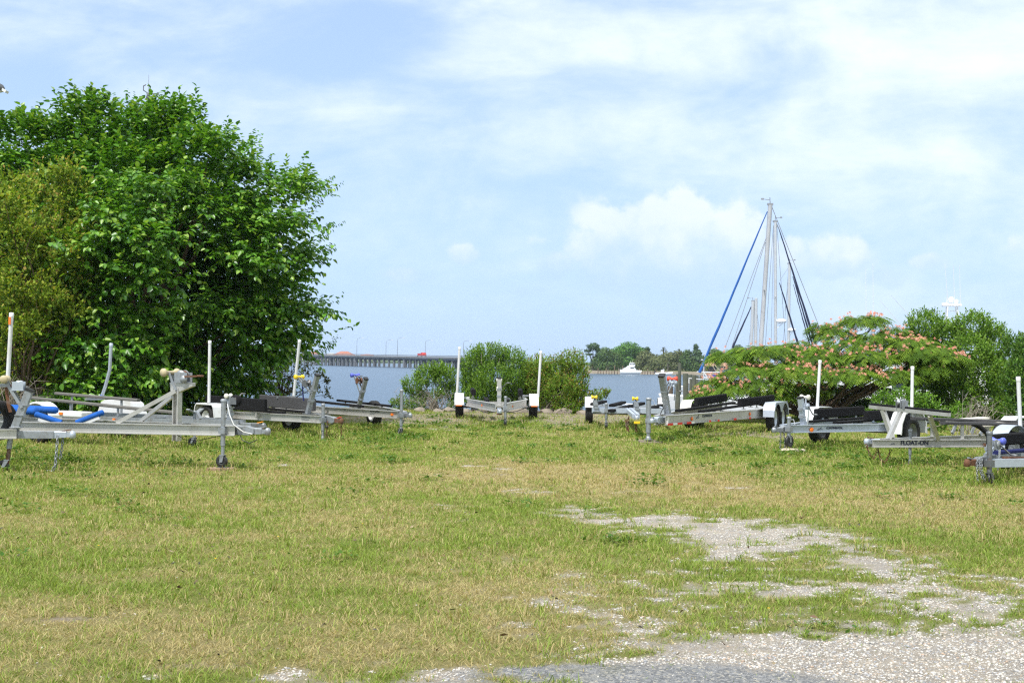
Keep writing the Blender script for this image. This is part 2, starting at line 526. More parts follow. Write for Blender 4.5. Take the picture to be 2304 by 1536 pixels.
GRAVEL = [(1320, 1150, 90, 16, .75), (1480, 1168, 120, 20, .8), (1560, 1195, 150, 26, .8), (1700, 1200, 150, 28, .85), (1640, 1250, 110, 26, .8), (1830, 1225, 130, 28, .75),
          (1980, 1270, 110, 24, .85), (1750, 1330, 90, 22, .45), (1900, 1345, 120, 24, .5), (2080, 1355, 110, 30, .6), (2230, 1360, 120, 36, .75), (2290, 1310, 80, 16, .35),
          (1640, 1500, 190, 70, 1.3), (1900, 1500, 330, 85, 1.4), (2250, 1480, 260, 80, 1.4), (1560, 1425, 90, 26, .45), (1300, 1545, 250, 48, 1.0), (900, 1545, 260, 42, .7), (640, 1530, 120, 30, .3),
          (330, 1525, 200, 16, .25), (120, 1500, 60, 14, .15), (1350, 1300, 200, 60, .15), (1270, 1380, 130, 60, .15), (1150, 1370, 110, 60, .12), (1080, 1270, 100, 30, .12), (1500, 1370, 160, 40, .16), (1950, 1300, 160, 30, .35), (1600, 1330, 200, 40, .3), (2100, 1310, 160, 30, .3), (1050, 1160, 120, 30, .14), (1480, 1480, 120, 30, .5),
          (1020, 965, 50, 7, .7), (1180, 965, 60, 5, .35), (1060, 1048, 60, 6, .45), (1110, 1060, 60, 6, .45), (1190, 1105, 60, 6, .4), (1430, 1105, 60, 6, .3), (1640, 1095, 50, 5, .35), (1000, 1135, 40, 5, .2),
          (640, 1045, 50, 6, .35), (1250, 975, 60, 4, .25), (580, 1095, 60, 8, .2), (250, 1390, 100, 16, .15), (560, 1410, 90, 14, .2)]
SHORE_DIRT = [(240, 1392, 170, 9, .5), (600, 1412, 160, 9, .5), (430, 1500, 240, 14, .45), (900, 1490, 200, 14, .4), (1580, 1100, 160, 7, .4), (2060, 1135, 200, 8, .4), (1080, 1070, 160, 6, .35), (1120, 938, 280, 13, 1.0), (860, 945, 110, 12, .8), (1340, 945, 80, 12, .8), (1690, 975, 120, 9, .7), (980, 955, 80, 6, .4), (1250, 955, 70, 6, .4), (1450, 995, 60, 8, .5), (1560, 975, 60, 6, .4), (1760, 985, 60, 12, .5)]
DRY = [(260, 1395, 420, 44, .7), (600, 1475, 520, 50, .65), (1350, 1075, 330, 36, .65), (1620, 1105, 200, 26, .5), (1100, 1060, 200, 24, .45), (2080, 1140, 300, 34, .45), (820, 1180, 160, 40, .2),
       (1200, 1340, 240, 60, .35), (900, 1310, 260, 30, .25), (620, 1080, 180, 20, .3), (1000, 1420, 300, 50, .3), (420, 1170, 300, 30, .2), (250, 1060, 200, 16, .2)]
LUSH = [(400, 1335, 130, 30, .6), (60, 1310, 140, 36, .5), (800, 1235, 60, 24, .55), (880, 985, 60, 14, .6), (1150, 955, 100, 14, .4), (1010, 1200, 300, 40, .25), (1980, 1200, 320, 40, .35), (2200, 1230, 200, 30, .4),
        (2080, 1070, 260, 30, .35), (1500, 985, 60, 14, .5), (1900, 1010, 260, 14, .4), (60, 1090, 120, 40, .3), (240, 1030, 260, 16, .3), (1380, 1200, 100, 20, .3), (1300, 1020, 200, 20, .3), (700, 985, 200, 20, .35),
        (1480, 1425, 60, 16, .5), (1300, 1525, 50, 12, .8), (2290, 1415, 60, 16, .5), (1420, 960, 80, 10, .4), (1750, 1030, 200, 18, .25), (1150, 1470, 280, 26, .25), (1720, 1300, 120, 18, .4), (1560, 1290, 150, 20, .3)]
GREY = [(1480, 1540, 330, 44, 1.3), (1230, 1515, 150, 22, .8), (1700, 1550, 220, 30, .9)]


def fields(x, y):
    """gravel, dry, lush, grey in [0,1] for ground points"""
    P = np.stack([x, y, np.zeros_like(x)], 1)
    u, v = to_px(P)
    near = y > 2.0
    n1_ = fbm(x, y, 1.1, 5, 31); n2_ = fbm(x, y, 4.5, 4, 41); n3_ = fbm(x, y, 0.45, 4, 51)
    n4_ = fbm(x, y * 1.0, 13.0, 3, 101)
    B_ = blobs(u, v, GRAVEL)
    n5_ = fbm(x, y, 2.6, 3, 111)
    g = B_ * 0.90 + (0.45 * (n1_ - 0.5) + 0.9 * (n5_ - 0.5) + 2.6 * (n2_ - 0.5) + 2.2 * (n4_ - 0.5)) * np.clip(0.18 + 1.9 * B_, 0, 1) * np.clip(1.9 - B_, .25, 1)
    g = np.where(near, g, 0.6 + n1_ * 0.5)
    g = sstep(0.20, 0.92, g)
    dirt = blobs(u, v, SHORE_DIRT) + 0.8 * (n1_ - 0.5) + 0.5 * (n2_ - 0.5)
    dirt = sstep(0.3, 0.6, dirt)
    dirt = np.maximum(dirt, sstep(-1.6, 0.2, y - shore_y(x) + 1.5 * (n1_ - 0.5)))
    n6_ = fbm(x, y, 11.0, 2, 121)
    dry = np.clip(0.27 + 0.55 * (n6_ - 0.5) + blobs(u, v, DRY) * 0.95 - blobs(u, v, LUSH) * 0.6 + 0.85 * (n1_ - 0.5) + 0.5 * (n3_ - 0.5) + 0.9 * (n2_ - 0.5), 0, 1)
    lush = np.clip(blobs(u, v, LUSH) + 0.9 * (n3_ - 0.5) + 0.9 * (n2_ - 0.5), 0, 1)
    grey = sstep(0.35, 0.65, blobs(u, v, GREY) + 0.5 * (n2_ - 0.5) + 0.3 * (n1_ - 0.5))
    return g, dry, lush, grey, dirt


def axis(a, b, step, lo, hi, k):
    return np.concatenate([lo + (a - lo) * (np.linspace(0, 1, k, endpoint=False) ** 0.6), np.arange(a, b, step), b + (hi - b) * (np.linspace(0, 1, k) ** 1.7)])


gx = axis(-22, 22, 0.11, -160, 160, 14); gy = axis(4.5, 47, 0.11, -40, 60, 10)
GX, GY = np.meshgrid(gx, gy)
gxx, gyy = GX.ravel(), GY.ravel()
gv = np.stack([gxx, gyy, ground_z(gxx, gyy)], 1)
nx, ny = len(gx), len(gy)
ii = (np.arange(ny - 1)[:, None] * nx + np.arange(nx - 1)[None, :]).ravel()
gf = np.stack([ii, ii + 1, ii + 1 + nx, ii + nx], 1)
fg, fd, fl, fgr, fdi = fields(gxx, gyy)

gm, nt, out = new_mat('ground')
va = nd(nt, 'ShaderNodeVertexColor', layer_name='Col'); va2 = nd(nt, 'ShaderNodeVertexColor', layer_name='Col2')
s1 = nd(nt, 'ShaderNodeSeparateColor'); nt.links.new(va.outputs['Color'], s1.inputs[0])
s2 = nd(nt, 'ShaderNodeSeparateColor'); nt.links.new(va2.outputs['Color'], s2.inputs[0])
tcg = nd(nt, 'ShaderNodeTexCoord'); OBJ = tcg.outputs['Object']


def gmix(f, a, b, bt='MIX'):
    n = nd(nt, 'ShaderNodeMix', data_type='RGBA', blend_type=bt)
    for s_, x in (('Factor', f), ('A', a), ('B', b)):
        if isinstance(x, (int, float)): n.inputs[s_].default_value = x
        elif isinstance(x, tuple): n.inputs[s_].default_value = (*x, 1)
        else: nt.links.new(x, n.inputs[s_])
    return n.outputs['Result']


def gnoise(scale, detail=6, rough=0.6):
    n = nd(nt, 'ShaderNodeTexNoise'); n.inputs['Scale'].default_value = scale; n.inputs['Detail'].default_value = detail; n.inputs['Roughness'].default_value = rough
    nt.links.new(OBJ, n.inputs['Vector'])
    return n.outputs['Fac']


def gramp(v, stops):
    n = nd(nt, 'ShaderNodeValToRGB'); nt.links.new(v, n.inputs[0])
    el = n.color_ramp.elements
    while len(el) < len(stops): el.new(0.5)
    for e, (p, c) in zip(el, stops):
        e.position = p; e.color = (*c, 1)
    return n.outputs['Color']


thatch = gramp(gnoise(35, 8, 0.75), [(0.25, (0.14, 0.115, 0.055)), (0.5, (0.27, 0.225, 0.105)), (0.75, (0.42, 0.35, 0.19))])
turf = gramp(gnoise(30, 8, 0.75), [(0.25, (0.085, 0.105, 0.022)), (0.5, (0.165, 0.185, 0.045)), (0.78, (0.28, 0.27, 0.10))])
col = gmix(s1.outputs[1], turf, thatch)
vor = nd(nt, 'ShaderNodeTexVoronoi'); vor.inputs['Scale'].default_value = 62; nt.links.new(OBJ, vor.inputs['Vector'])
vs_ = nd(nt, 'ShaderNodeSeparateColor'); nt.links.new(vor.outputs['Color'], vs_.inputs[0])
stone = gramp(vs_.outputs[0], [(0.0, (0.19, 0.195, 0.215)), (0.3, (0.36, 0.35, 0.345)), (0.6, (0.47, 0.44, 0.40)), (0.85, (0.40, 0.34, 0.275)), (1.0, (0.58, 0.555, 0.52))])
gap = nd(nt, 'ShaderNodeMapRange'); gap.inputs['From Min'].default_value = 0.25; gap.inputs['From Max'].default_value = 0.75; nt.links.new(vor.outputs['Distance'], gap.inputs['Value'])
stone = gmix(gap.outputs['Result'], stone, (0.30, 0.265, 0.22))
sandy = gramp(gnoise(3.2, 5, 0.6), [(0.45, (0.0, 0.0, 0.0)), (0.62, (1, 1, 1))])
stone = gmix(gmix(1.0, sandy, (0.55, 0.55, 0.55), 'MULTIPLY'), stone, (0.44, 0.385, 0.31))
grey_g = gramp(vs_.outputs[1], [(0.0, (0.16, 0.165, 0.175)), (0.5, (0.26, 0.265, 0.275)), (0.8, (0.35, 0.35, 0.35)), (1.0, (0.5, 0.46, 0.38))])
stone = gmix(s2.outputs[0], stone, grey_g)
dirt_c = gramp(gnoise(18, 8, 0.75), [(0.25, (0.14, 0.11, 0.085)), (0.5, (0.25, 0.21, 0.17)), (0.75, (0.40, 0.35, 0.29))])
col = gmix(s2.outputs[1], col, dirt_c)
col = gmix(s1.outputs[0], col, stone)
gb = nd(nt, 'ShaderNodeBsdfPrincipled'); gb.inputs['Roughness'].default_value = 0.95; gb.inputs['Specular IOR Level'].default_value = 0.1
nt.links.new(col, gb.inputs['Base Color'])
bp = nd(nt, 'ShaderNodeBump'); bp.inputs['Strength'].default_value = 1.0; bp.inputs['Distance'].default_value = 0.03
nt.links.new(gnoise(45, 8, 0.75), bp.inputs['Height']); nt.links.new(bp.outputs['Normal'], gb.inputs['Normal'])
nt.links.new(gb.outputs[0], out.inputs['Surface'])

g_o = np_obj('ground', gv, gf, np.stack([fg, fd, fl], 1), 'ground', smooth=True)
a2 = g_o.data.attributes.new('Col2', 'FLOAT_COLOR', 'POINT')
c2 = np.ones((len(gv), 4), np.float32); c2[:, 0] = fgr; c2[:, 1] = fdi * (1 - fg); c2[:, 2] = 0
a2.data.foreach_set('color', c2.ravel())
tag(g_o, kind='structure')


# ------------------------------------------------------------------ grass, weeds, gravel
def in_view(n, y0, y1, pw, margin=2.5):
    """ground samples with density falling with distance"""
    t = RNG.random(n)
    a = 2 - pw
    y = (y0 ** a + t * (y1 ** a - y0 ** a)) ** (1 / a)
    x = (RNG.random(n) * 2 - 1) * (y * 0.425 + margin)
    return x, y


def blade_mesh(x, y, z, h, w, lean, az, colr):
    n = len(x)
    dx, dy = np.cos(az), np.sin(az)                # lean direction
    ta = RNG.random(n) * PI; sx_, sy_ = np.cos(ta) * w / 2, np.sin(ta) * w / 2
    b = np.stack([x, y, z - 0.004], 1); sd_ = np.stack([sx_, sy_, np.zeros(n)], 1)
    mid = b + np.stack([dx * h * lean * 0.35, dy * h * lean * 0.35, h * 0.62], 1)
    tip = b + np.stack([dx * h * lean, dy * h * lean, h * (1 - 0.35 * lean)], 1)
    V = np.stack([b - sd_, b + sd_, mid + sd_ * 0.8, mid - sd_ * 0.8, tip], 1).reshape(-1, 3)
    k = np.arange(n)[:, None] * 5
    F = np.concatenate([k + np.array([[0, 1, 2]]), k + np.array([[0, 2, 3]]), k + np.array([[3, 2, 4]])], 0)
    C = np.repeat(colr[:, None, :], 5, 1)
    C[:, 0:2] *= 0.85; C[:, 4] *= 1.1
    return V, F, C.reshape(-1, 3)


def grass_colour(n, dry, lush):
    g1_ = np.array([0.14, 0.225, 0.03]); g2_ = np.array([0.30, 0.385, 0.07]); st = np.array([0.49, 0.43, 0.21]); st2 = np.array([0.40, 0.32, 0.145])
    r = RNG.random(n)[:, None]
    green = g1_ * (1 - r) + g2_ * r
    green = green * (1 - 0.25 * lush[:, None]) + np.array([0.10, 0.20, 0.03]) * 0.25 * lush[:, None]
    r2 = RNG.random(n)[:, None]
    straw = st * r2 + st2 * (1 - r2)
    isdry = (RNG.random(n) < np.clip(dry * 0.95 + 0.09, 0, 0.94))[:, None]
    c = np.where(isdry, straw, green)
    return c * (0.92 + 0.16 * RNG.random(n)[:, None])


def tri_blades(x, y, z, h, w, lean, az, colr):
    n = len(x)
    ta = RNG.random(n) * PI; sx_, sy_ = np.cos(ta) * w / 2, np.sin(ta) * w / 2
    b = np.stack([x, y, z - 0.003], 1); sd_ = np.stack([sx_, sy_, np.zeros(n)], 1)
    tip = b + np.stack([np.cos(az) * h * lean, np.sin(az) * h * lean, h * (1 - 0.35 * np.minimum(lean, 1.4))], 1)
    V = np.stack([b - sd_, b + sd_, tip], 1).reshape(-1, 3)
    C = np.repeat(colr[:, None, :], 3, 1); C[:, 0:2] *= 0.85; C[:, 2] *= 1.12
    return V, np.arange(n * 3).reshape(-1, 3), C.reshape(-1, 3)


def lawn(NB, pw, hscale, wscale, fn):
    x, y = in_view(NB, 6.0, 41.5, pw)
    fg_, fd_, fl_, fgr_, fdi_ = fields(x, y)
    keep = RNG.random(NB) > np.clip(fg_ * 0.985 + 0.75 * fdi_, 0, 0.985)
    keep &= RNG.random(NB) < (0.35 + 0.65 * sstep(0.25, 0.6, fbm(x, y, 6.0, 3, 61)))
    x, y, fg_, fd_, fl_ = x[keep], y[keep], fg_[keep], fd_[keep], fl_[keep]
    n = len(x)
    tall = sstep(0.62, 0.85, fl_ + 0.5 * (fbm(x, y, 1.6, 3, 71) - 0.4))
    clump = fbm(x, y, 9.0, 2, 75)
    h = (0.014 + 0.028 * RNG.random(n)) * (1 + 0.4 * (1 - fd_)) * (0.6 + 0.9 * clump) * hscale + 0.08 * tall * RNG.random(n)
    h *= (1 - 0.45 * fg_)
    w = (0.0026 + 0.0022 * RNG.random(n)) * (0.75 + y / 11) * wscale
    lean = np.clip(0.35 + 0.75 * RNG.random(n), 0, 1.1) * (1 + 0.5 * fd_)
    return fn(x, y, ground_z(x, y), h, w, lean, RNG.random(n) * 2 * PI, grass_colour(n, fd_, fl_))


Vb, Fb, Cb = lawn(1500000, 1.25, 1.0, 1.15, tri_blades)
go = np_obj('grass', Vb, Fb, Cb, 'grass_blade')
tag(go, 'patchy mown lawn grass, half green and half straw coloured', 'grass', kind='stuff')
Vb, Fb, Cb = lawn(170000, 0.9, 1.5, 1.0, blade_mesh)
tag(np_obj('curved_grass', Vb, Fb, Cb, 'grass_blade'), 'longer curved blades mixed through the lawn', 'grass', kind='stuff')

# taller seed stalks and tufts
n0 = 4200
x, y = in_view(n0, 6.5, 30, 0.6)
fg_, fd_, fl_, fgr_, fdi_ = fields(x, y)
kp = (fg_ < 0.5) & (RNG.random(n0) < 0.25 + 0.75 * fl_); x, y, fd_, fl_ = x[kp], y[kp], fd_[kp], fl_[kp]
rep = 16
x = np.repeat(x, rep) + RNG.normal(0, 0.045, len(x) * rep); y = np.repeat(y, rep) + RNG.normal(0, 0.045, len(y) * rep)
fd_ = np.repeat(fd_, rep) * 0.5; fl_ = np.repeat(fl_, rep); n = len(x)
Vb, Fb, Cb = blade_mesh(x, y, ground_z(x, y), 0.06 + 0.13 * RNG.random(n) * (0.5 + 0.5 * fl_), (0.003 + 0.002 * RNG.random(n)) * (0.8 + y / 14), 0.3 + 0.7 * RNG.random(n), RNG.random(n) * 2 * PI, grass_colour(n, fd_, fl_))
tag(np_obj('tall_grass', Vb, Fb, Cb, 'grass_blade'), 'scattered taller grass tufts standing out of the mown lawn', 'grass', kind='stuff')

# low broadleaf weeds (clover, pennywort)
n0 = 2600
x, y = in_view(n0, 6.5, 40, 0.35)
fg_, fd_, fl_, fgr_, fdi_ = fields(x, y)
u, v = to_px(np.stack([x, y, x * 0], 1))
wd = blobs(u, v, [(250, 1035, 330, 22, .9), (60, 1100, 160, 40, .6), (880, 990, 70, 16, .9), (1500, 990, 70, 14, .8), (2050, 1060, 300, 36, .7), (1800, 1020, 260, 16, .6), (600, 1010, 200, 18, .5), (1100, 960, 160, 10, .4), (2150, 1150, 200, 26, .3)]) + 0.5 * (fbm(x, y, 0.8, 3, 81) - 0.4)
kp = (fg_ < 0.5) & (RNG.random(n0) < wd); x, y = x[kp], y[kp]
rep = 42
x = np.repeat(x, rep) + RNG.normal(0, 0.12, len(x) * rep); y = np.repeat(y, rep) + RNG.normal(0, 0.12, len(y) * rep); n = len(x)
zz = ground_z(x, y) + 0.02 + 0.06 * RNG.random(n)
sz = (0.010 + 0.012 * RNG.random(n)) * (0.8 + y / 22)
ax_ = RNG.normal(0, 1, (n, 3)) * np.array([1, 1, 0.4]); ax_ /= np.linalg.norm(ax_, axis=1, keepdims=True)
bx_ = np.cross(ax_, np.array([0.1, 0.2, 1.0])); bx_ /= np.linalg.norm(bx_, axis=1, keepdims=True)
P0 = np.stack([x, y, zz], 1)
Vw = np.stack([P0 - ax_ * sz[:, None], P0 + bx_ * sz[:, None] * 0.8, P0 + ax_ * sz[:, None], P0 - bx_ * sz[:, None] * 0.8], 1).reshape(-1, 3)
Fw = np.arange(n * 4).reshape(-1, 4)
r = RNG.random(n)[:, None]
Cw = np.repeat((np.array([0.05, 0.13, 0.02]) * (1 - r) + np.array([0.13, 0.22, 0.04]) * r)[:, None, :], 4, 1).reshape(-1, 3)
tag(np_obj('weeds', Vw, Fw, Cw, 'fine_leaf'), 'low dark green clover and broadleaf weeds patched through the grass', 'weeds', kind='stuff')

# yellow wildflowers
n0 = 130
x, y = in_view(n0, 7, 30, 0.3)
u, v = to_px(np.stack([x, y, x * 0], 1)); fg_ = fields(x, y)[0]
kp = (fg_ < 0.4) & (RNG.random(n0) < np.where(u < 900, 0.7, 0.10)); x, y = x[kp], y[kp]
bm_v, bm_f, bm_c = [], [], []
for px_, py_ in zip(x, y):
    z_ = 0.07 + 0.05 * random.random(); rr = 0.009 + 0.004 * random.random() + py_ * 0.0002
    b = len(bm_v)
    bm_v.append((px_, py_, z_ + 0.004)); bm_c.append((0.8, 0.42, 0.01))
    for i in range(10):
        r_ = rr if i % 2 == 0 else rr * 0.5
        bm_v.append((px_ + r_ * math.cos(i * PI / 5), py_ + r_ * math.sin(i * PI / 5), z_ + 0.003 * (i % 2))); bm_c.append((0.85, 0.6, 0.02))
    for i in range(10):
        bm_f.append((b, b + 1 + i, b + 1 + (i + 1) % 10))
tag(np_obj('wildflowers', np.array(bm_v), np.array(bm_f), np.array(bm_c), 'petal'), 'tiny yellow wildflowers dotted through the lawn', 'flowers', kind='stuff')

def pick_rgb(n):
    c = np.array([[.09, .06, .04], [.16, .10, .06], [.05, .045, .04], [.24, .16, .09], [.30, .24, .15]])
    return c[RNG.choice(5, n)] * (.8 + .4 * RNG.random((n, 1)))


# gravel: real pebbles
ICO_V = []
t_ = (1 + 5 ** 0.5) / 2
for a, b in ((-1, t_), (1, t_), (-1, -t_), (1, -t_)):
    ICO_V.append((a, b, 0))
for a, b in ((-1, t_), (1, t_), (-1, -t_), (1, -t_)):
    ICO_V.append((0, a, b))
for a, b in ((t_, -1), (t_, 1), (-t_, -1), (-t_, 1)):
    ICO_V.append((a, 0, b))
ICO_V = np.array(ICO_V) / math.sqrt(1 + t_ * t_)
ICO_F = np.array([(0, 11, 5), (0, 5, 1), (0, 1, 7), (0, 7, 10), (0, 10, 11), (1, 5, 9), (5, 11, 4), (11, 10, 2), (10, 7, 6), (7, 1, 8), (3, 9, 4), (3, 4, 2), (3, 2, 6), (3, 6, 8), (3, 8, 9), (4, 9, 5), (2, 4, 11), (6, 2, 10), (8, 6, 7), (9, 8, 1)])
NP = 300000
x, y = in_view(NP, 6.2, 20, 1.35, 1.0)
fg_, fd_, fl_, fgr_, fdi_ = fields(x, y)
kp = (RNG.random(NP) < fg_ ** 1.7 * (1 - 0.35 * fgr_) + 0.0015) & (RNG.random(NP) < sstep(0.32, 0.5, fbm(x, y, 1.7, 3, 91)) * 0.9 + 0.1)
x, y, fgr_ = x[kp], y[kp], fgr_[kp]; n = len(x)
sz = (0.0032 + 0.0066 * RNG.random(n) ** 3) * (1 - 0.45 * fgr_)
ab = np.stack([1 + 0.5 * RNG.random(n), 0.8 + 0.4 * RNG.random(n), 0.5 + 0.3 * RNG.random(n)], 1)
th = RNG.random(n) * 2 * PI
VV = ICO_V[None] * ab[:, None, :] * sz[:, None, None] * (0.85 + 0.3 * RNG.random((n, 12, 1)))
cx, sn = np.cos(th)[:, None], np.sin(th)[:, None]
VX = VV[:, :, 0] * cx - VV[:, :, 1] * sn; VY = VV[:, :, 0] * sn + VV[:, :, 1] * cx
VV = np.stack([VX + x[:, None], VY + y[:, None], VV[:, :, 2] + (ground_z(x, y) + sz * 0.1)[:, None]], 2).reshape(-1, 3)
FF = (np.arange(n)[:, None, None] * 12 + ICO_F[None]).reshape(-1, 3)
pal = np.array([[0.52, 0.50, 0.465], [0.47, 0.44, 0.405], [0.37, 0.37, 0.385], [0.49, 0.42, 0.345], [0.29, 0.30, 0.32], [0.60, 0.57, 0.52], [0.44, 0.33, 0.25]])
pg = np.array([[0.23, 0.235, 0.25], [0.32, 0.325, 0.335], [0.40, 0.395, 0.39], [0.17, 0.175, 0.185], [0.48, 0.45, 0.40], [0.27, 0.275, 0.285], [0.55, 0.53, 0.49]])
pi_ = RNG.choice(7, n, p=[.27, .22, .13, .13, .04, .17, .04])
cc = np.where((RNG.random(n) < fgr_)[:, None], pg[pi_], pal[pi_]) * (0.85 + 0.3 * RNG.random((n, 1)))
tag(np_obj('gravel', VV, FF, np.repeat(cc * .88, 12, 0), 'pebble'), 'loose pale gravel pebbles at the lawn edge and in bare patches', 'gravel', kind='stuff')

# dead leaves and twig scraps
n0 = 900
x, y = in_view(n0, 6.4, 26, 0.9); n = n0
a_ = RNG.random(n) * 2 * PI; sz = (.012 + .022 * RNG.random(n) ** 2)
ca, sa = np.cos(a_) * sz, np.sin(a_) * sz
zz = ground_z(x, y) + .022 + .012 * RNG.random(n); tl_ = RNG.normal(0, .008, (n, 4))
Vl = np.stack([np.stack([x + ca, y + sa, zz + tl_[:, 0]], 1), np.stack([x - sa * .4, y + ca * .4, zz + tl_[:, 1]], 1), np.stack([x - ca, y - sa, zz + tl_[:, 2]], 1), np.stack([x + sa * .4, y - ca * .4, zz + tl_[:, 3]], 1)], 1).reshape(-1, 3)
tag(np_obj('leaf_litter', Vl, np.arange(4 * n).reshape(-1, 4), np.repeat(pick_rgb(n), 4, 0), 'pebble'), 'scattered brown dead leaves and twig scraps on the lawn and gravel', 'leaf litter', kind='stuff')

# ------------------------------------------------------------------ water
wm, nt, out = new_mat('water')
tcw = nd(nt, 'ShaderNodeTexCoord')
mp = nd(nt, 'ShaderNodeMapping'); mp.inputs['Scale'].default_value = (1.0, 0.45, 1); mp.inputs['Rotation'].default_value = (0, 0, R(12)); nt.links.new(tcw.outputs['Object'], mp.inputs[0])
wn = nd(nt, 'ShaderNodeTexNoise'); wn.inputs['Scale'].default_value = 2.6; wn.inputs['Detail'].default_value = 6; wn.inputs['Roughness'].default_value = 0.62; nt.links.new(mp.outputs[0], wn.inputs['Vector'])
wn2 = nd(nt, 'ShaderNodeTexNoise'); wn2.inputs['Scale'].default_value = 0.35; wn2.inputs['Detail'].default_value = 4; nt.links.new(mp.outputs[0], wn2.inputs['Vector'])
wa = nd(nt, 'ShaderNodeMath', operation='ADD'); nt.links.new(wn.outputs['Fac'], wa.inputs[0]); nt.links.new(wn2.outputs['Fac'], wa.inputs[1])
wb = nd(nt, 'ShaderNodeBump'); wb.inputs['Strength'].default_value = 1.0; wb.inputs['Distance'].default_value = 0.35; nt.links.new(wa.outputs[0], wb.inputs['Height'])
wp = nd(nt, 'ShaderNodeBsdfPrincipled'); wp.inputs['Base Color'].default_value = (0.045, 0.085, 0.14, 1); wp.inputs['Roughness'].default_value = 0.22; wp.inputs['IOR'].default_value = 1.33
wp.inputs['Specular IOR Level'].default_value = 0.36
nt.links.new(wb.outputs[0], wp.inputs['Normal']); nt.links.new(wp.outputs[0], out.inputs['Surface'])
FAR = 1560
wv = [(-FAR, 38, WATER_Z), (FAR, 38, WATER_Z), (FAR, FAR, WATER_Z), (-FAR, FAR, WATER_Z)]
wo = np_obj('water', np.array(wv, float), np.array([[0, 1, 2, 3]]), None, 'water')
tag(wo, kind='structure')

HAZE = True
if HAZE:
    hm, nt, out = new_mat('haze_air')
    pv = nd(nt, 'ShaderNodeVolumePrincipled'); pv.inputs['Color'].default_value = (0.72, 0.84, 1.0, 1); pv.inputs['Density'].default_value = 0.00014; pv.inputs['Anisotropy'].default_value = 0.2
    nt.links.new(pv.outputs[0], out.inputs['Volume'])
    hb = MB().box((0, (FAR + 100 - 60) / 2, 12.0), (2 * FAR + 200, FAR + 100 + 60, 36.0))
    ho = hb.build('haze', 'haze_air'); tag(ho, kind='stuff')
# ================================================================== vegetation
def norm(a):
    return a / np.maximum(np.linalg.norm(a, axis=-1, keepdims=True), 1e-9)


def leaves(P, D, N, L, W, C, fold=0.18, droop=0.15):
    """P base points, D axis dir, N up-ish normals, L length, W width, C colours -> folded 2-quad leaves"""
    n = len(P)
    D = norm(D); S = norm(np.cross(D, N)); N = norm(np.cross(S, D))
    L = L[:, None]; W = W[:, None]
    base = P; tip = P + D * L - N * L * droop
    m1 = P + D * L * 0.32; m2 = P + D * L * 0.68 - N * L * droop * 0.45
    r1 = m1 + S * W * 0.5 + N * W * fold; r2 = m2 + S * W * 0.40 + N * W * fold * 0.7
    l1 = m1 - S * W * 0.5 + N * W * fold; l2 = m2 - S * W * 0.40 + N * W * fold * 0.7
    V = np.stack([base, r1, r2, tip, l2, l1], 1).reshape(-1, 3)
    k = np.arange(n)[:, None] * 6
    F = np.concatenate([k + np.array([[0, 1, 2, 3]]), k + np.array([[0, 3, 4, 5]])], 0)
    return V, F, np.repeat(C, 6, 0)


def small_leaves(P, D, N, L, W, C):
    n = len(P)
    D = norm(D); S = norm(np.cross(D, N))
    L = L[:, None]; W = W[:, None]
    V = np.stack([P, P + D * L * 0.5 + S * W * 0.5, P + D * L, P + D * L * 0.5 - S * W * 0.5], 1).reshape(-1, 3)
    return V, np.arange(4 * n).reshape(-1, 4), np.repeat(C, 4, 0)


def rand_dirs(n, up=0.0):
    d = RNG.normal(0, 1, (n, 3)); d[:, 2] += up
    return norm(d)


def pick(cols, n, p=None, jit=0.18):
    cols = np.array(cols)
    c = cols[RNG.choice(len(cols), n, p=p)]
    return c * (1 - jit + 2 * jit * RNG.random((n, 1)))


def shoots(P, D, length, k, droop_end=0.15):
    """k points along each shoot: returns points (n*k,3), tangents, shoot index, t"""
    n = len(P); t = np.linspace(0.15, 1, k)[None, :, None]
    end = D * length[:, None]
    Q = P[:, None, :] + end[:, None, :] * t - np.array([0, 0, 1.0]) * (t ** 2) * (length[:, None, None] * droop_end)
    T = end[:, None, :] - np.array([0, 0, 1.0]) * (2 * t * length[:, None, None] * droop_end)
    return Q.reshape(-1, 3), norm(T.reshape(-1, 3)), np.repeat(np.arange(n), k), np.tile(np.linspace(0.15, 1, k), n)


def limbs(name, base, targets, parent, mat, r0=0.16, wob=0.15, rt=0.012, fork=0.35):
    """trunk(s) from base to targets as tapered crooked tubes"""
    mb = MB()
    for tg in targets:
        tg = Vector(tg); b = Vector(base) + Vector((random.uniform(-1, 1), random.uniform(-1, 1), 0)) * r0 * 0.9
        pts = []; rs = []
        k = 6
        for i in range(k + 1):
            t = i / k
            p = b.lerp(tg, t)
            # rise first, then spread
            p.x = b.x + (tg.x - b.x) * (t ** 1.35); p.y = b.y + (tg.y - b.y) * (t ** 1.35); p.z = b.z + (tg.z - b.z) * (t ** 0.85)
            if 0 < i < k:
                p += Vector((random.uniform(-1, 1), random.uniform(-1, 1), random.uniform(-.5, .5))) * wob
            pts.append(p); rs.append(max(rt, r0 * (1 - t) ** 1.1 * random.uniform(.8, 1.0) + rt))
        mb.tube(pts, rs, 6)
    return mb.build(name, mat, parent)


# ---------------------------------------------------------------- big broadleaf tree
def inpoly(x, y, poly):
    c = np.zeros(len(x), bool)
    n = len(poly)
    for i in range(n):
        x0, y0 = poly[i]; x1, y1 = poly[(i + 1) % n]
        cond = ((y0 > y) != (y1 > y)) & (x < (x1 - x0) * (y - y0) / (y1 - y0 + 1e-9) + x0)
        c ^= cond
    return c


def at_np(px, py, Y):
    d = np.stack([(px - 1152) / FPX, -(py - 768) / FPX, -np.ones_like(px)], 1) @ np.array(CAM_ROT).T
    return np.array([0, 0, EYE]) + d * (Y / d[:, 1])[:, None]


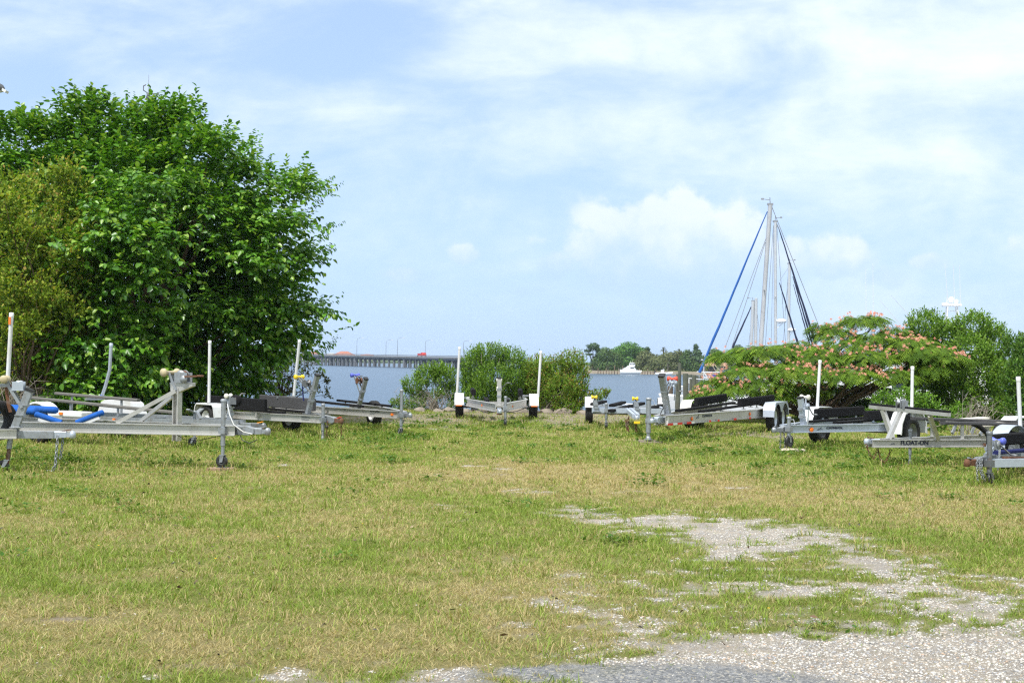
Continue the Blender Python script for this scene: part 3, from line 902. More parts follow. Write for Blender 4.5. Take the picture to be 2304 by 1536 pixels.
GREEN_BROAD = [(0.06, 0.175, 0.012), (0.095, 0.24, 0.016), (0.14, 0.30, 0.024), (0.04, 0.125, 0.012)]


def broadleaf_tree():
    D0 = 32.6
    root = empty('broadleaf_tree', at(330, 925, D0) * 1.0, 0,
                 'huge dense round tree with big glossy bright green leaves, tallest plant beside the water', 'tree')
    root.location.z = 0
    b0 = np.array(root.location)
    out = [(-260, 330), (-120, 270), (0, 250), (60, 255), (110, 230), (150, 240), (190, 238), (215, 222), (270, 212), (320, 215), (380, 228), (410, 222), (455, 255), (495, 280), (560, 300), (600, 345),
           (650, 375), (690, 385), (722, 390), (728, 440), (742, 475), (738, 520), (736, 570), (705, 600), (690, 640), (768, 632), (775, 690), (778, 745), (700, 768), (650, 790), (640, 850), (600, 880),
           (400, 890), (150, 890), (-100, 890), (-260, 860)]
    out = [(cx_ - (84 if (cx_ > 730 and cy_ > 600) else 76 if (cx_ > 640 or (cx_ > 500 and cy_ > 700)) else 40 if cx_ > 480 else 8 if cx_ > 150 else 0), cy_ + (46 if cx_ < 520 else 26) * (1 if cy_ < 420 else .3 if cy_ < 600 else 0)) for cx_, cy_ in out]
    n = 5200
    px = RNG.random(n) * 1040 - 260; py = 205 + RNG.random(n) * 690
    k = inpoly(px, py, out); px, py = px[k], py[k]
    # front/back surface of the crown
    r = np.sqrt(((px - 250) / 520) ** 2 + ((py - 560) / 380) ** 2)
    half = 4.0 * np.sqrt(np.clip(1.06 - np.minimum(r, 1.02) ** 2, 0.05, 1))
    # pads: pick centres with spacing
    cs = []
    for i in range(len(px)):
        ok = True
        for (a, b_, c) in cs:
            if (px[i] - a) ** 2 + ((py[i] - b_) * 1.45) ** 2 < 72 ** 2:
                ok = False; break
        if ok: cs.append((px[i], py[i], half[i]))
    gaps = [(480, 600, 70, 30), (520, 640, 60, 22), (440, 660, 26, 50), (370, 530, 34, 60), (640, 600, 60, 18), (470, 790, 60, 36), (540, 850, 80, 40)]
    centres = []
    for (a, b_, hh) in cs:
        hole = any(((a - g[0]) / g[2]) ** 2 + ((b_ - g[1]) / g[3]) ** 2 < 1 for g in gaps)
        yf = D0 - hh * RNG.uniform(0.62, 1.05)
        if a < 185 or (a < 260 and b_ < 400): yf = max(yf, 29.6 + RNG.uniform(0, .4))
        elif a < 330 and b_ > 430: yf = 27.2 + RNG.uniform(-.5, .5)
        if hole: yf = D0 - hh * RNG.uniform(-0.1, 0.15)
        centres.append((a, b_, yf, hole))
    A = np.array([(c[0], c[1], c[2]) for c in centres])
    PC = at_np(A[:, 0], A[:, 1], A[:, 2])
    # back pads (keep the far side leafy too)
    AB = at_np(A[::2, 0], A[::2, 1], np.full(len(A[::2]), D0) + np.array([c[2] for c in cs])[::2] * 0.85)
    MIDP = at_np(A[:, 0], A[:, 1], D0 + RNG.uniform(-1.2, 1.2, len(A)))
    Ps, Ds, Ls, Kind = [], [], [], []
    cen = np.array(at(270, 640, D0))
    for j, c in enumerate(np.concatenate([PC, AB, MIDP])):
        front = j < len(PC)
        m = 76 if front else 26
        o = norm(c - cen)
        off = RNG.normal(0, 1, (m, 3)) * np.array([0.34, 0.34, 0.12])
        d = norm(o * 0.85 + RNG.normal(0, 0.42, (m, 3)) + np.array([0, 0, 0.22]) + norm(off) * 0.45)
        if c[2] > 6.0: d = norm(d + np.array([0, 0, 0.7]))
        Ps.append(c + off); Ds.append(d); Ls.append(0.34 + 0.42 * RNG.random(m)); Kind.append(np.full(m, 0 if front else 1))
    Ps = np.concatenate(Ps); Ds = np.concatenate(Ds); Ls = np.concatenate(Ls); Kind = np.concatenate(Kind)
    K = 9
    Q, T, idx, t = shoots(Ps, Ds, Ls, K, 0.10)
    nn = len(Q)
    side = norm(np.cross(T, np.array([0, 0, 1.0])) + 1e-4)
    sgn = np.where(np.arange(nn) % 2 == 0, 1, -1)[:, None]
    LD = norm(T * (0.35 + 0.5 * t[:, None]) + side * sgn * (0.9 - 0.4 * t[:, None]) + RNG.normal(0, 0.28, (nn, 3)) + np.array([0, 0, -0.22]))
    NN = norm(np.array([0, 0, 1.0]) + RNG.normal(0, 0.33, (nn, 3)))
    L = (0.105 + 0.065 * RNG.random(nn)); W = L * (0.60 + 0.16 * RNG.random(nn))
    C = pick(GREEN_BROAD, nn, [.3, .34, .2, .16])
    fresh = (t > 0.8) & (RNG.random(nn) < 0.45)
    C[fresh] = pick([(0.19, 0.33, 0.035), (0.23, 0.36, 0.05)], fresh.sum())
    # dense inner leafage
    nc = 30000
    cpx = RNG.random(nc * 2) * 1040 - 260; cpy = 235 + RNG.random(nc * 2) * 660
    ins = [(270 + (a - 270) * .88, 600 + (b_ - 600) * .86) for a, b_ in out]
    ok = inpoly(cpx, cpy, ins); cpx, cpy = cpx[ok][:nc], cpy[ok][:nc]
    rc = np.sqrt(((cpx - 250) / 520) ** 2 + ((cpy - 560) / 380) ** 2)
    hc = 4.0 * np.sqrt(np.clip(1.06 - np.minimum(rc, 1.02) ** 2, 0.05, 1))
    Pq = at_np(cpx, cpy, D0 + hc * RNG.uniform(-.22, .75, len(cpx)))
    mq = len(Pq); Lq = RNG.uniform(.13, .2, mq)
    Q = np.concatenate([Q, Pq]); LD = np.concatenate([LD, norm(RNG.normal(0, 1, (mq, 3)) + np.array([0, 0, -.5]))]); NN = np.concatenate([NN, norm(np.array([0, 0, 1.0]) + RNG.normal(0, .7, (mq, 3)))])
    L = np.concatenate([L, Lq]); W = np.concatenate([W, Lq * .7]); C = np.concatenate([C, pick(GREEN_BROAD, mq, [.3, .34, .2, .16])])
    # leading shoots standing up along the top
    tops = [(20, 262), (105, 240), (125, 232), (180, 250), (215, 240), (262, 222), (280, 215), (320, 228), (400, 232), (412, 228), (455, 268), (500, 290), (560, 305), (575, 320), (625, 385), (690, 400), (708, 385), (712, 480), (705, 540), (706, 655), (714, 675), (710, 740), (60, 260), (345, 232), (590, 350), (660, 400)]
    tp = []; td = []; tl = []
    for (a, b_) in tops:
        for q in range(3):
            yy = D0 + RNG.uniform(-1.2, .8)
            tp.append(np.array(at(a + RNG.normal(0, 10), b_ + 62 + RNG.normal(0, 8), yy))); td.append(norm(np.array([(.5 if a > 600 else .08) + RNG.normal(0, .15), RNG.normal(0, .2), 1.0 if a < 640 else .5]))); tl.append(RNG.uniform(.55, .95))
    Q2, T2, i2, t2 = shoots(np.array(tp), np.array(td), np.array(tl), 15, .02)
    n2_ = len(Q2); s2_ = norm(np.cross(T2, RNG.normal(0, 1, (n2_, 3))))
    L2 = RNG.uniform(.10, .165, n2_) * (1.1 - .35 * t2)
    Q = np.concatenate([Q, Q2]); LD = np.concatenate([LD, norm(s2_ + T2 * .25 + np.array([0, 0, -.25]))]); NN = np.concatenate([NN, norm(T2 + RNG.normal(0, .25, (n2_, 3)))])
    L = np.concatenate([L, L2]); W = np.concatenate([W, L2 * .68]); C = np.concatenate([C, pick(GREEN_BROAD[:3], n2_)])
    V, F, CC = leaves(Q, LD, NN, L, W, C, 0.16, 0.22)
    np_obj('crown', V - b0, F, CC, 'broad_leaf', root)
    tgts = [Vector(c) - Vector(b0) for c in PC[RNG.choice(len(PC), 34, replace=False)]] + [Vector(c) - Vector(b0) for c in MIDP[RNG.choice(len(MIDP), 14, replace=False)]]
    limbs('trunk', (0, 0, -0.1), tgts, root, 'bark_brown', 0.11, 0.25)
    return root


broadleaf_tree()


# ---------------------------------------------------------------- generic shrub made of upright leafy shoots
def shrub(name, label, cat, base_px, D, lobes, cols, p, leaf=(0.03, 0.05), wid=0.42, n_sh=60, k=9, sh_len=(0.25, 0.45), up=0.7, tip_cols=None, tip_p=0.3, mat='fine_leaf',
          stem_mat='twig_grey', stem_r=0.03, n_stem=26, group=None, base_z=0.0, spread=0.5, extra=None, shell=0.55, wob=0.1, fill=1.0):
    """lobes: (px, py, r_px_x, r_px_y, depth_offset)"""
    b = at(base_px[0], base_px[1], D); b.z = base_z
    root = empty(name, b, 0, label, cat, group); b0 = np.array(b)
    Ps, Ds, Ls = [], [], []
    tg = []
    for (px, py, rx, ry, dd) in lobes:
        Y = D + dd
        c = np.array(at(px, py, Y)); s = Y / FPX
        RX, RZ = rx * s, ry * s; RY = RX * 0.8
        m = max(14, int(n_sh * fill * 9.0 * (RX * RZ) / 0.36))
        d = rand_dirs(m)
        rr = (shell + (1 - shell) * RNG.random(m)) ** 0.8
        P = c + d * rr[:, None] * np.array([RX, RY, RZ])
        ln = RNG.uniform(*sh_len, m) * min(1.0, (RX + RZ) / 1.0 + 0.3)
        dr = norm(d * spread * np.array([1, 1, 0.6]) + np.array([0, 0, up]) + RNG.normal(0, 0.25, (m, 3)))
        Ps.append(P - dr * ln[:, None] * 0.7); Ds.append(dr); Ls.append(ln)
        for _ in range(max(1, int(n_stem * (RX * RZ) / 0.8))):
            e = rand_dirs(1)[0] * RNG.uniform(0.2, 0.9)
            tg.append(c + e * np.array([RX, RY, RZ]) - b0)
    Ps = np.concatenate(Ps); Ds = np.concatenate(Ds); Ls = np.concatenate(Ls)
    Q, T, idx, t = shoots(Ps, Ds, Ls, k, 0.03)
    nn = len(Q)
    LD = norm(T * 0.75 + RNG.normal(0, 0.55, (nn, 3)))
    NN = norm(np.array([0, -0.25, 0.8]) + RNG.normal(0, 0.6, (nn, 3)))
    L = RNG.uniform(leaf[0], leaf[1], nn) * 1.2; W = L * wid * RNG.uniform(0.8, 1.2, nn)
    C = pick(cols, nn, p)
    # shoots share a tone
    tone = RNG.uniform(0.8, 1.2, len(Ps))[idx][:, None]
    C = C * tone
    if tip_cols:
        kk_ = (t > 0.72) & (RNG.random(nn) < tip_p)
        C[kk_] = pick(tip_cols, kk_.sum())
    V, F, CC = small_leaves(Q, LD, NN, L, W, C)
    np_obj('foliage', V - b0, F, CC, mat, root)
    limbs('stems', (0, 0, -0.15), tg, root, stem_mat, stem_r, wob, 0.005)
    return root


YG = [(0.155, 0.25, 0.025), (0.235, 0.315, 0.032), (0.10, 0.175, 0.02), (0.29, 0.33, 0.045)]
random.seed(11)
shrub('yellow_green_tree', 'yellow green fine leaved tree with tan new growth at the left edge', 'tree', (60, 925), 27.0,
      [(20, 430, 70, 50, 0), (110, 405, 60, 40, .5), (30, 850, 80, 40, 0), (120, 840, 60, 44, .1), (170, 710, 40, 40, .2), (60, 460, 90, 55, 0), (170, 440, 60, 50, .6), (200, 500, 50, 40, .4), (20, 540, 80, 60, -.4), (120, 540, 90, 60, -.2), (60, 620, 100, 60, -.6), (150, 640, 70, 55, -.3),
       (30, 710, 90, 60, -.7), (120, 705, 70, 50, -.5), (140, 760, 45, 35, -.2), (40, 790, 60, 40, -.2), (-60, 450, 70, 90, 0), (-70, 620, 70, 110, 0), (-60, 760, 70, 70, 0), (-150, 600, 70, 190, .5), (205, 600, 30, 40, .3), (150, 385, 40, 30, .4), (75, 500, 40, 30, -.9), (150, 575, 40, 26, -.9), (30, 640, 44, 30, -1.1), (110, 660, 44, 28, -1.1), (70, 730, 44, 28, -1.2), (165, 690, 34, 26, -.8), (10, 450, 40, 30, -.8)],
      YG, [.32, .3, .24, .14], (0.055, 0.09), 0.6, 17, 8, (0.22, 0.5), 0.5, [(0.38, 0.33, 0.07), (0.33, 0.34, 0.06), (0.33, 0.24, 0.07)], 0.22, shell=0.45, stem_mat='bark_brown', stem_r=0.04, n_stem=2, wob=0.2)

SALT = [(0.10, 0.205, 0.024), (0.145, 0.27, 0.03), (0.20, 0.33, 0.045), (0.07, 0.15, 0.022)]
SALT_Y = [(0.125, 0.205, 0.026), (0.185, 0.28, 0.032), (0.15, 0.29, 0.032), (0.20, 0.22, 0.04)]
shrub('waterside_shrub', 'low loose shrub nearest the bridge with bare grey twigs on its left side', 'shrub', (975, 935), 40.0,
      [(1000, 848, 30, 28, 0), (962, 842, 32, 24, .2), (928, 866, 26, 20, -.1), (985, 830, 24, 16, .1), (945, 890, 24, 16, .1), (1015, 880, 18, 22, 0), (985, 885, 16, 14, -.3), (905, 905, 18, 14, 0), (935, 912, 22, 16, -.3), (885, 908, 8, 10, 0), (1018, 920, 14, 18, -.3)],
      SALT, [.28, .34, .24, .14], (0.045, 0.075), 0.46, 50, 9, (0.22, 0.48), 0.9, [(0.16, 0.25, 0.05)], .4, n_stem=24, stem_r=0.02, group='shrubs along the shore', base_z=-0.1)
shrub('waterside_shrub', 'tall rounded green shrub standing between the two white guide poles', 'shrub', (1115, 935), 39.5,
      [(1100, 797, 40, 24, 0), (1068, 820, 34, 36, .2), (1150, 812, 36, 32, .2), (1060, 870, 26, 24, .3), (1150, 885, 40, 26, .3), (1195, 870, 34, 36, .4), (1200, 835, 32, 28, .5), (1215, 870, 30, 34, .7), (1180, 895, 30, 24, .6), (1050, 850, 18, 24, 0), (1110, 850, 50, 34, -.4), (1160, 855, 30, 30, -.2), (1185, 850, 24, 24, .4), (1090, 885, 44, 26, -.3), (1055, 890, 20, 18, 0), (1125, 905, 30, 22, -.3)],
      SALT, [.3, .34, .2, .16], (0.045, 0.075), 0.46, 52, 9, (0.26, 0.58), 1.0, [(0.15, 0.24, 0.05)], .35, n_stem=20, stem_r=0.025, group='shrubs along the shore', base_z=-0.1)
shrub('waterside_shrub', 'wide yellowish green shrub right of the guide poles, its crooked stems bare below', 'shrub', (1225, 938), 39.0,
      [(1288, 812, 32, 26, 0), (1252, 832, 36, 32, .2), (1300, 850, 28, 38, 0), (1240, 860, 40, 36, .3), (1212, 832, 34, 34, .3), (1222, 868, 36, 36, .1), (1290, 885, 36, 30, .2), (1205, 885, 24, 22, .4), (1210, 860, 34, 26, .3), (1265, 875, 44, 34, -.3), (1225, 900, 20, 16, 0), (1300, 895, 24, 24, -.2), (1275, 915, 36, 20, -.4), (1350, 885, 18, 9, 0), (1335, 895, 16, 14, 0), (1365, 880, 8, 6, 0)],
      SALT_Y, [.3, .28, .3, .12], (0.045, 0.075), 0.46, 48, 9, (0.26, 0.58), 0.9, [(0.17, 0.24, 0.05), (0.24, 0.16, 0.05)], .4, n_stem=34, stem_r=0.025, group='shrubs along the shore', base_z=-0.1)

# dead twiggy brush at far left and sparse scrub under the big tree
def twigs(name, label, cat, base_px, D, n, h, spread, mat, group=None, lean=(0, 0), zb=0.0, r=0.008):
    b = at(base_px[0], base_px[1], D); b.z = zb
    mb = MB()
    for i in range(n):
        a = random.uniform(0, 2 * PI); s_ = random.uniform(0.1, 1) * spread
        x0 = Vector((random.gauss(0, spread * .35), random.gauss(0, spread * .25), -0.05))
        e = x0 + Vector((math.cos(a) * s_ + lean[0], math.sin(a) * s_ * .6 + lean[1], h * random.uniform(.35, 1)))
        mid = x0.lerp(e, .5) + Vector((random.gauss(0, .1), random.gauss(0, .1), random.gauss(.08, .06)))
        mb.tube([x0, mid, e], [r, r * .75, r * .3], 4)
        for q in range(3):
            s0 = mid.lerp(e, random.random()); e2 = s0 + Vector((random.gauss(0, .18), random.gauss(0, .18), random.uniform(-.02, .25)))
            mb.tube([s0, e2], [r * .5, r * .25], 3)
    o = mb.build(name, mat, None, loc=b)
    return tag(o, label, cat, group)


twigs('bare_brush', 'tangle of bare tan twigs low at the left edge behind the blue bunk', 'brush', (5, 905), 25.5, 60, 1.25, 0.9, 'twig_grey', lean=(0.1, 0))
twigs('bare_brush', 'heap of bleached grey dead branches under the low waterside shrub', 'brush', (985, 925), 39.6, 70, 0.75, 1.0, 'twig_grey', lean=(-.1, 0), zb=-.05)
twigs('bare_brush', 'pale bare twigs sticking up in front of the large bush, behind the bow crossbar trailer', 'brush', (2185, 958), 28.5, 40, 0.95, 0.6, 'twig_grey', lean=(.1, 0))

random.seed(5)
shrub('scrub_bush', 'sparse dark scrub with open branches under the big tree beside the water', 'shrub', (630, 905), 37.0,
      [(600, 830, 50, 40, 0), (560, 860, 50, 36, 0), (650, 845, 34, 26, 0), (690, 830, 26, 18, .2), (725, 840, 16, 12, 0), (715, 875, 20, 14, 0), (735, 885, 12, 16, 0), (650, 880, 40, 22, 0), (670, 790, 30, 18, .3), (620, 790, 40, 26, .3), (735, 855, 8, 10, 0)],
      [(0.07, 0.08, 0.025), (0.10, 0.11, 0.035), (0.12, 0.15, 0.04), (0.06, 0.055, 0.03)], [.3, .3, .25, .15], (0.05, 0.09), 0.5, 12, 6, (0.2, 0.4), 0.3, None, 0, stem_mat='bark_brown', n_stem=30, stem_r=0.02, spread=1.0, shell=0.2)

# right-hand bushes
BIG = [(0.13, 0.255, 0.03), (0.18, 0.32, 0.04), (0.085, 0.18, 0.026), (0.22, 0.34, 0.055)]
shrub('large_bush', 'largest rounded bush at the right, radar mast showing above it', 'bush', (2150, 960), 37.2,
      [(2085, 735, 50, 42, 0), (2070, 790, 40, 40, 0), (2130, 760, 40, 40, .2), (2190, 735, 50, 36, 0), (2235, 770, 45, 45, .2), (2180, 790, 60, 40, -.5), (2120, 830, 60, 40, -.5), (2210, 840, 60, 45, -.6), (2255, 850, 40, 50, 0), (2150, 890, 60, 40, -.6), (2080, 870, 50, 50, -.4),
       (2220, 910, 50, 40, -.6), (2100, 935, 60, 30, -.5), (2250, 930, 40, 40, -.3), (2170, 950, 60, 25, -.6)],
      BIG, [.34, .3, .2, .16], (0.05, 0.085), 0.5, 44, 9, (0.2, 0.42), 0.75, [(0.16, 0.24, 0.06)], .35, n_stem=5, stem_r=0.04, base_z=0)
shrub('dark_bush', 'darker bush cut off by the right edge beside the guide pole', 'bush', (2340, 965), 33.0,
      [(2285, 780, 26, 30, .4), (2320, 800, 40, 50, 0), (2290, 850, 36, 50, -.2), (2340, 880, 60, 70, 0), (2295, 920, 40, 45, -.3), (2390, 820, 60, 90, .4), (2340, 950, 60, 30, -.3)],
      [(0.08, 0.175, 0.03), (0.12, 0.235, 0.035), (0.06, 0.125, 0.024)], [.4, .35, .25], (0.05, 0.085), 0.5, 44, 9, (0.2, 0.42), 0.75, [(0.13, 0.2, 0.05)], .3, n_stem=5, stem_r=0.04)
shrub('low_bush', 'low fresh green bush below the pink blossom tree behind the single axle trailer', 'bush', (2010, 965), 31.0,
      [(1990, 905, 30, 26, 0), (2040, 900, 40, 34, .2), (2085, 915, 36, 30, 0), (2020, 945, 40, 20, -.2), (2120, 940, 36, 22, -.1), (2160, 925, 30, 24, .2), (1965, 935, 22, 18, 0)],
      [(0.11, 0.23, 0.025), (0.16, 0.30, 0.035), (0.075, 0.16, 0.022)], [.4, .35, .25], (0.045, 0.075), 0.55, 34, 8, (0.16, 0.34), 0.6, [(0.15, 0.25, 0.05)], .3, n_stem=8)


# ---------------------------------------------------------------- mimosa (silk tree)
def mimosa():
    D = 35.5
    b = at(1850, 955, D); b.z = 0.0
    root = empty('silk_tree', b, 0, 'spreading low tree with feathery leaves and many pink puff blossoms', 'tree'); b0 = np.array(b)
    pads = [(1600, 880, 46, 12, -1.2), (1650, 870, 50, 14, -1.6), (1640, 800, 46, 14, 0), (1690, 790, 56, 16, -.4), (1680, 835, 60, 16, -1.2), (1735, 790, 60, 18, -.6), (1760, 830, 70, 18, -1.4), (1720, 860, 60, 16, -1.6), (1790, 780, 56, 16, .4),
            (1840, 800, 70, 20, -.6), (1830, 840, 70, 18, -1.5), (1880, 750, 50, 18, .4), (1930, 722, 46, 14, .6), (1900, 775, 60, 18, -.2), (1960, 760, 56, 16, .2), (1950, 800, 66, 18, -.8), (1920, 840, 70, 18, -1.5), (2010, 770, 50, 16, .2),
            (2030, 800, 56, 18, -.3), (2080, 800, 50, 16, 0), (2110, 812, 36, 12, .2), (2000, 840, 66, 18, -1.1), (2060, 835, 46, 16, -.6), (1870, 872, 60, 14, .6), (1790, 872, 56, 14, -.6), (1960, 876, 56, 16, .4), (1735, 884, 46, 10, -1.6), (1800, 900, 60, 18, 1.0), (1900, 905, 70, 20, 1.0), (1970, 905, 55, 20, .8), (1855, 925, 60, 16, .9), (1940, 930, 50, 16, .9),
            (1800, 815, 50, 16, 1.2), (1900, 810, 60, 18, 1.4), (2000, 800, 50, 18, 1.4), (1700, 820, 50, 14, .8), (1620, 858, 40, 10, -1.0), (1585, 888, 26, 8, -1.3), (2125, 790, 24, 10, .3), (2100, 785, 40, 12, -.4), (2070, 770, 40, 12, .2), (2130, 815, 30, 10, -.4), (2050, 765, 30, 10, 0), (2010, 745, 30, 10, .5), (2120, 800, 46, 14, -.8), (2070, 790, 50, 16, -.8), (2090, 825, 46, 14, -.9), (2040, 775, 46, 14, -.4), (2150, 806, 26, 8, -.6), (1850, 735, 26, 10, .6), (1970, 715, 20, 8, .8)]
    Ps, Ds, fl = [], [], []
    tg = []
    for (px, py, rx, ry, dd) in pads:
        Y = D + dd; s = Y / FPX; c = np.array(at(px, py, Y))
        RX, RZ = rx * s, ry * s
        m = int(120 * RX * 1.0 / 0.6) + 28
        a = RNG.random(m) * 2 * PI; rr = np.sqrt(RNG.random(m))
        P = c + np.stack([np.cos(a) * rr * RX, np.sin(a) * rr * RX * 0.9, RZ * (0.6 - 1.1 * rr ** 2) + RNG.normal(0, 0.035, m)], 1)
        a2_ = a + RNG.normal(0, 0.7, m)
        dr = norm(np.stack([np.cos(a2_), np.sin(a2_), 0.12 - 0.35 * rr + RNG.normal(0, 0.2, m)], 1))
        Ps.append(P); Ds.append(dr)
        mf = int(m * RNG.uniform(0.16, 0.32)) if dd < 0.9 else int(m * 0.04)
        q = RNG.choice(m, mf, replace=False)
        q = q[(RNG.random(len(q)) < 0.35) | (RNG.random() < 0.55)]; mf = len(q)
        cl = P[q] + dr[q] * RNG.uniform(0.0, 0.22, mf)[:, None] + np.array([0, 0, 0.09]) + RNG.normal(0, 0.02, (mf, 3))
        fl.append(cl)
        tg.append(c - b0 - np.array([0, 0, RZ * 0.6]))
        for e in range(0):
            tg.append(c - b0 + np.array([RNG.uniform(-.7, .7) * RX, RNG.uniform(-.5, .5) * RX, -RZ * 0.8]))
    P = np.concatenate(Ps); Dr = np.concatenate(Ds); n = len(P)
    # fronds: 2 rows of slim pinnae on an arching rachis
    Lf = RNG.uniform(0.22, 0.36, n)
    side = norm(np.cross(Dr, np.array([0, 0, 1.0])))
    VV = []; CCs = []
    cf = pick([(0.095, 0.185, 0.018), (0.14, 0.245, 0.024), (0.19, 0.29, 0.03), (0.07, 0.135, 0.018)], n, [.3, .34, .2, .16])
    NPN = 7
    for j in range(NPN):
        t = (j + 0.7) / NPN
        q = P + Dr * (Lf * t)[:, None] - np.array([0, 0, 1.0]) * (Lf * t * t * 0.45)[:, None]
        tan = norm(Dr - np.array([0, 0, 1.0]) * (2 * t * 0.45))
        lw = Lf * 0.42 * (1 - 0.55 * abs(t - 0.4))
        for sg in (1, -1):
            d = norm(side * sg + tan * 0.55 - np.array([0, 0, 0.35]) + RNG.normal(0, 0.08, (n, 3)))
            e = q + d * lw[:, None]; wv_ = tan * (lw * 0.13)[:, None]
            VV.append(np.stack([q - wv_ * .6, q + wv_ * .6, q + d * (lw * .6)[:, None] + wv_, e, q + d * (lw * .6)[:, None] - wv_], 1)); CCs.append(cf)
    V = np.concatenate(VV).reshape(-1, 3)
    m = len(V) // 5
    F = np.arange(m * 5).reshape(-1, 5)
    C = np.repeat(np.concatenate(CCs), 5, 0)
    np_obj('crown', V - b0, F, C, 'fern_leaf', root)
    limbs('trunk', (0, 0, -0.1), tg, root, 'bark_brown', 0.07, 0.16, 0.008)
    # puff blossoms: radiating threads
    FC = np.concatenate(fl); nf = len(FC)
    TH = 22
    d = rand_dirs(nf * TH, 0.6)
    c0 = np.repeat(FC, TH, 0); ln = RNG.uniform(0.032, 0.055, nf * TH)[:, None]
    o = norm(np.cross(d, rand_dirs(nf * TH))) * 0.007
    V = np.stack([c0 - o * .3, c0 + o * .3, c0 + d * ln + o, c0 + d * ln - o], 1).reshape(-1, 3)
    inner = np.array([0.86, 0.62, 0.47]); outer = np.array([0.84, 0.36, 0.29])
    tone = RNG.uniform(0.0, 1.0, (nf, 1))
    oc = outer * (1 - tone * .55) + np.array([0.88, 0.55, 0.36]) * tone * .55
    C = np.stack([np.tile(inner, (nf * TH, 1)), np.tile(inner, (nf * TH, 1)), np.repeat(oc, TH, 0), np.repeat(oc, TH, 0)], 1).reshape(-1, 3)
    np_obj('blossoms', V - b0, np.arange(len(V)).reshape(-1, 4), C, 'petal', root)


mimosa()
# ================================================================== boat trailers
FEET = []


